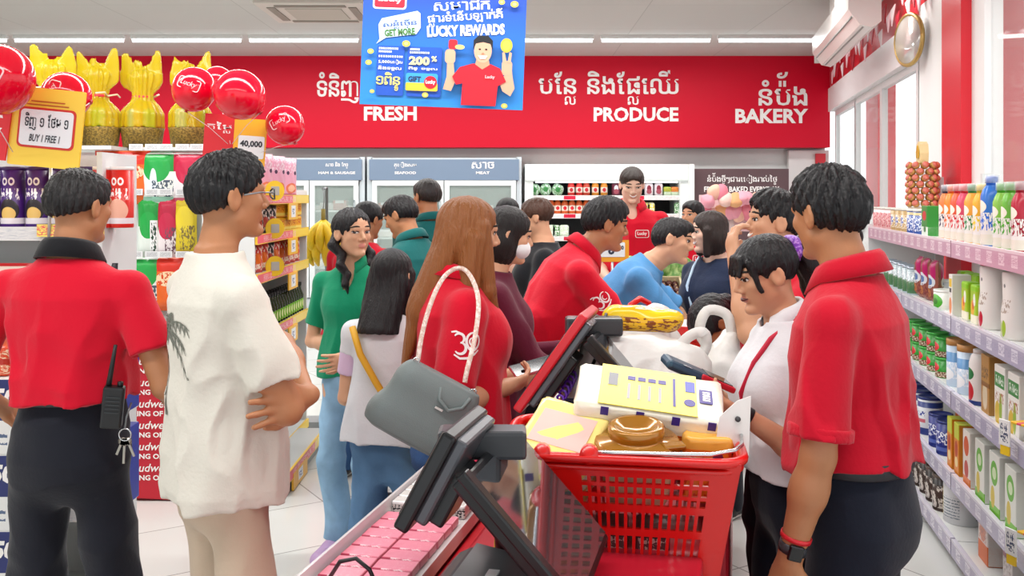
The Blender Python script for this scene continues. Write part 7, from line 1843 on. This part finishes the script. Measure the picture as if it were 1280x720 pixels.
# 14 bent-over cashier
P = Person('black-haired cashier in red polo bending low over the far counter', bare(1080, 3.4), 92, 1.56, .006, 'brown', .95, 'f', lean=56, head=(8, -6, 0), arms={'L': ((.1, 1.0, -.35), (-.15, .5, -.9), None, (-1, 0, 0), .5), 'R': ((.1, 1.0, -.4), (-.1, .5, -.9), None, (-1, 0, 0), .5)}, bust=.5)
def knot(H_, E, K, Pl): E((0, -.95, .0), (.30, .30, .34), .08)
P.hair('pulled', extra=knot, noise=.022); P.shirt(RC, hem=.55, ease=.022, loose=.02); P.collar(RC); P.trousers(cloth('1b1d26')); P.shoes(mat('151516', .4)); P.face(which='L')
# 15 man with hand over mouth
P = Person('laughing man in red polo with his hand over his mouth', bare(976, 3.3), 98, 1.625, .005, 'light', 1.02, head=(-8, 4, 0), arms={'L': ((.35, .85, -.36), (-.40, .06, 1.0), (-.55, -.02, 1), (-.2, -1, .2), .75), 'R': ((.14, .1, -1), (-.3, .9, -.1), None, (-1, 0, 0), .5)})
P.hair('tall', noise=.04); P.face(which='LR', mouth='smile'); P.shirt(RC, ease=.022, loose=.02); P.collar(cloth('17171b'), r=.062); P.trousers(cloth('1b1d26')); P.belt(); P.shoes(mat('151516', .4))
# 16 cashier in white shirt
WS = cloth('e6e6ea', .25)
P = Person('cashier in white shirt with ponytail and purple scrunchie, typing on terminal', bare(990, 2.62), 96, 1.505, .0045, 'light', .96, 'f', lean=4, head=(4, -12, 0), hs=1.04, bust=.7,
           arms={'L': ((.12, .0, -1), (-.12, 1.0, .66), (-.1, 1, .55), (-.35, .25, .9), .55, {'thumb': .8}), 'R': ((.10, .04, -1), (-.30, .92, .66), (-.3, .9, .25), (0, -.25, -1), .6, {'fing': [.35, 1.3, 1.5, 1.6]})})
def bangs(H_, E, K, Pl): [K((q, .60, .62), (q * 1.15, .80, .20), .10, .05, .06) for q in (-.3, -.15, .0, .15, .3)]; [K((q * .52, .52, .5), (q * .62, .42, -.3), .10, .06, .06) for q in (-1, 1)]
P.hair('pulled', extra=bangs, noise=.018, front=(0, 1.0, -.10)); P.face(mouth='open', which='LR')
pt = SDF(.0045); c = [P.hp(p) for p in ((0, -.85, .42), (0, -1.25, .30), (0, -1.42, -.15), (0, -1.36, -.8), (.0, -1.22, -1.45))]
for i in range(4): pt.rc(c[i], c[i + 1], (.20, .36, .42, .34)[i] * P.u, (.36, .42, .34, .12)[i] * P.u, .02)
pn = wob((12, 130, 12), 3); pt.disp(lambda X, Y, Z: .003 * np.sin(240 * X + 3 * np.sin(20 * Z)) + .002 * pn(X, Y, Z)); pt.mesh('ponytail', hair_mat(long=True), P.body)
sc_ = SDF(.004); cc = P.hp((0, -.98, .40)); ax = nrm(P.hp((0, -1.25, .30)) - P.hp((0, -.85, .42))); x_ = nrm(np.cross(ax, [1, 0, .2])); y_ = np.cross(ax, x_)
for i in range(10): a = i * .6283; sc_.ell(cc + (x_ * math.cos(a) + y_ * math.sin(a)) * .026, (.017 + .003 * (i % 2),) * 3, .006)
sn = wob((160, 160, 160), 2); sc_.disp(lambda X, Y, Z: .003 * sn(X, Y, Z)); sc_.mesh('scrunchie', mat('7a34b0', .4, mottle=('b98ad8', (140, 140, 140), .5, .6)), P.body)
P.shirt(WS, hem=.575, ease=.022, loose=.02, sleeve=1.0, slv=.056, cuff=.058, wr=.009)
for sd in 'LR':
    a = P.arm[sd]; B = SDF(.005); B.rc(a['e'] - a['ua'] * .02, a['e'] + a['fa'] * .07, .056 * P.b, .056 * P.b, .02, cut=True); nn_ = wob((70, 70, 50), 3); B.disp(lambda X, Y, Z: .004 * nn_(X, Y, Z)); B.mesh('rolled_sleeve', WS, P.shirt_o)
P.collar(WS, r=.050, hgt=.036, open_=1.1); P.trousers(cloth('181c2a', .2), waist=.61, thigh=.09); P.belt(mat('20242c', .5), z=.60); P.shoes(mat('151516', .4)); P16 = P
lyd = MB()
lp = [on_shirt(P, P.nb + P.T @ np.array(q), P.T @ np.array(d_)) for q, d_ in (((-.055, -.06, .12), (0, .1, -1)), ((-.066, .0, .12), (0, 0, -1)), ((-.072, .25, -.04), (0, -1, 0)), ((-.065, .25, -.10), (0, -1, 0)), ((-.05, .25, -.18), (0, -1, 0)), ((-.03, .25, -.26), (0, -1, 0)))]
lyd.tube(lp, .007, mat('c8163a', .6), 6); lyd.build('lanyard', P.shirt_o)
P.ring(P.arm['L']['w'] - P.arm['L']['fa'] * .012, P.arm['L']['fa'], .0285 * P.b, .009, mat('1b1c20', .4), 'watch', P.body)
sa = MB(); sa.tube([(-.19, .02, .955), (-.205, .06, .86), (-.20, .10, .74)], .011, mat('3b4250', .6), 6); sa.build('waist_strap', P.body)
w16 = MP(P) @ Vector(P.arm['L']['w'] + P.arm['L']['hd'] * .115 + P.arm['L']['pn'] * .045)
tm = empty('card_terminal', w16 + Vector((-.035, 0, .01)), 0, 'dark blue card terminal with red case in the white-shirted cashier\'s hand', 'card terminal'); tm.rotation_euler = (R(8), R(24), R(10))
MB().box((-.025, 0, 0), (.13, .075, .026), mat('27475c', .35), .011).build('terminal_body', tm); MB().box((.055, 0, .004), (.10, .078, .016), mat('c81c30', .4), .005).build('red_case', tm)
flat_letters(mb := MB(), fit(text_arr('aba', .03), -.05, -.035, .025, .012), mat('d8e4ea', .5), 0, M=Matrix.Rotation(R(-90), 4, 'X') @ Matrix.Translation((0, -.0136, 0))); mb.build('lettering', tm.children[0])
MB().box((.06, 0, .013), (.07, .06, .002), mat('1a1c20', .1)).build('screen', tm)

# 17 man in red at the right
P = Person('man in red polo with smartwatch in front of the milk powder shelves', bare(1070, 2.27), 56, 1.68, .0048, 'tan', .99, lean=3, head=(-26, -4, 0),
           arms={'L': ((.13, .06, -1), (.02, .26, -1), (.0, .22, -1), (-1, -.1, 0), .45), 'R': ((.15, .0, -1), (.0, .2, -1), None, (-1, 0, 0), .4)}, stance=.12)
P.hair('tall', noise=.05, low=-.50, crown=1.06); P.shirt(cloth('c00826'), ease=.020, loose=.018, wr=.010, sleeve=.84, slv=.053, cuff=.070); P.collar(cloth('c00826'), r=.064, hgt=.042, open_=.8); P.trousers(cloth('161a28', .2), thigh=.090, knee=.088); P.belt(mat('1e2026', .45), infl=.026, hw=.020); P.shoes(mat('141416', .4)); P17 = P
a = P.arm['L']; B = SDF(.005); e = P.sh['L'] + a['ua'] * .172 * P.H * .84; B.rc(e - a['ua'] * .016, e + a['ua'] * .006, .0715 * P.b, .0715 * P.b, .004, cut=True); B.half(e - a['ua'] * .022, -a['ua']); B.mesh('sleeve_cuff', cloth('c00826', .6), P.shirt_o)
wc = a['w'] - a['fa'] * .035
wt_ = P.ring(wc, a['fa'], .0285 * P.b, .011, mat('4a4d52', .3, .4), 'watch', P.body); P.ring(a['w'] - a['fa'] * .060, a['fa'], .0315 * P.b, .005, mat('d8222e', .4), 'bracelet', P.body)
fx_ = nrm(np.array([-1, -.55, 0]) - a['fa'] * (np.array([-1, -.55, 0]) @ a['fa'])); MB().box((0, 0, 0), (.032, .036, .010), mat('101114', .08), .004, M=frameM(Vector(wc + fx_ * .033 * P.b), Vector(np.cross(a['fa'], fx_)), Vector(fx_)) ).build('watch_face', wt_)
tcol = P.tp((0, 0, 0))
# 18, 19 men in teal
TEAL = cloth('14605f')
P = Person('man in teal polo looking down to the left, nearer of the two', bare(525, 5.0), 52, 1.63, .0065, 'tan', 1.0, lean=8, head=(18, -16, 0), arms={'L': ((.14, .2, -1), (-.2, 1, .1), None, (-1, 0, 0), .5), 'R': ((.14, .2, -1), (-.2, 1, .1), None, (-1, 0, 0), .5)})
P.hair('short', noise=.03); P.face(which='L'); P.shirt(TEAL, hem=.50, ease=.024, loose=.02); P.collar(TEAL, r=.06); P.trousers(cloth('20242e')); P.shoes(mat('151516', .4))
P = Person('man in teal polo with cropped hair behind the other teal man', bare(537, 6.0), 30, 1.72, .0075, 'tan', 1.0, head=(12, -6, 0))
P.hair('crop', noise=.02, color='2a2422'); P.shirt(TEAL, ease=.024, loose=.02); P.collar(TEAL, r=.06); P.trousers(cloth('20242e')); P.shoes(mat('151516', .4))
# 20 woman with ponytail in red behind the braided girl
P = Person('woman in red with low black ponytail behind the braided girl', bare(448, 5.45), -24, 1.585, .0075, 'tan', 1.08, 'f', head=(-18, -8, 0), arms={'R': ((.14, .3, -1), (.1, 1, .1), None, (-1, 0, 0), .5), 'L': ((.16, .1, -1), (-.1, .8, -.3), None, (-1, 0, 0), .5)}, lean=6)
def lowpony(H_, E, K, Pl): E((0, -.98, .05), (.34, .34, .36), .08); K((0, -1.05, 0), (.08, -1.15, -1.6), .36, .28, .1); K((.08, -1.15, -1.5), (.1, -1.1, -2.3), .28, .08, .1)
P.hair('pulled', extra=lowpony, noise=.02); P.shirt(RC, hem=.5, ease=.022, loose=.03); P.trousers(DENIM('3a5a86')); P.shoes(mat('26262a', .5))
# 21 child beyond the shelf end
P = Person('black-haired child in pink, seen under the top window shelf', (wp(1.18, 7.7).x, wp(1.18, 7.7).y), 60, 1.37, .009, 'light', .9, head=(0, 0, 0), hs=1.12)
P.hair('short', noise=.03); P.shirt(cloth('d85a6e'), hem=.5, loose=.02); P.trousers(cloth('2a3040')); P.shoes(mat('dddddd', .5)); P.face(which='L')
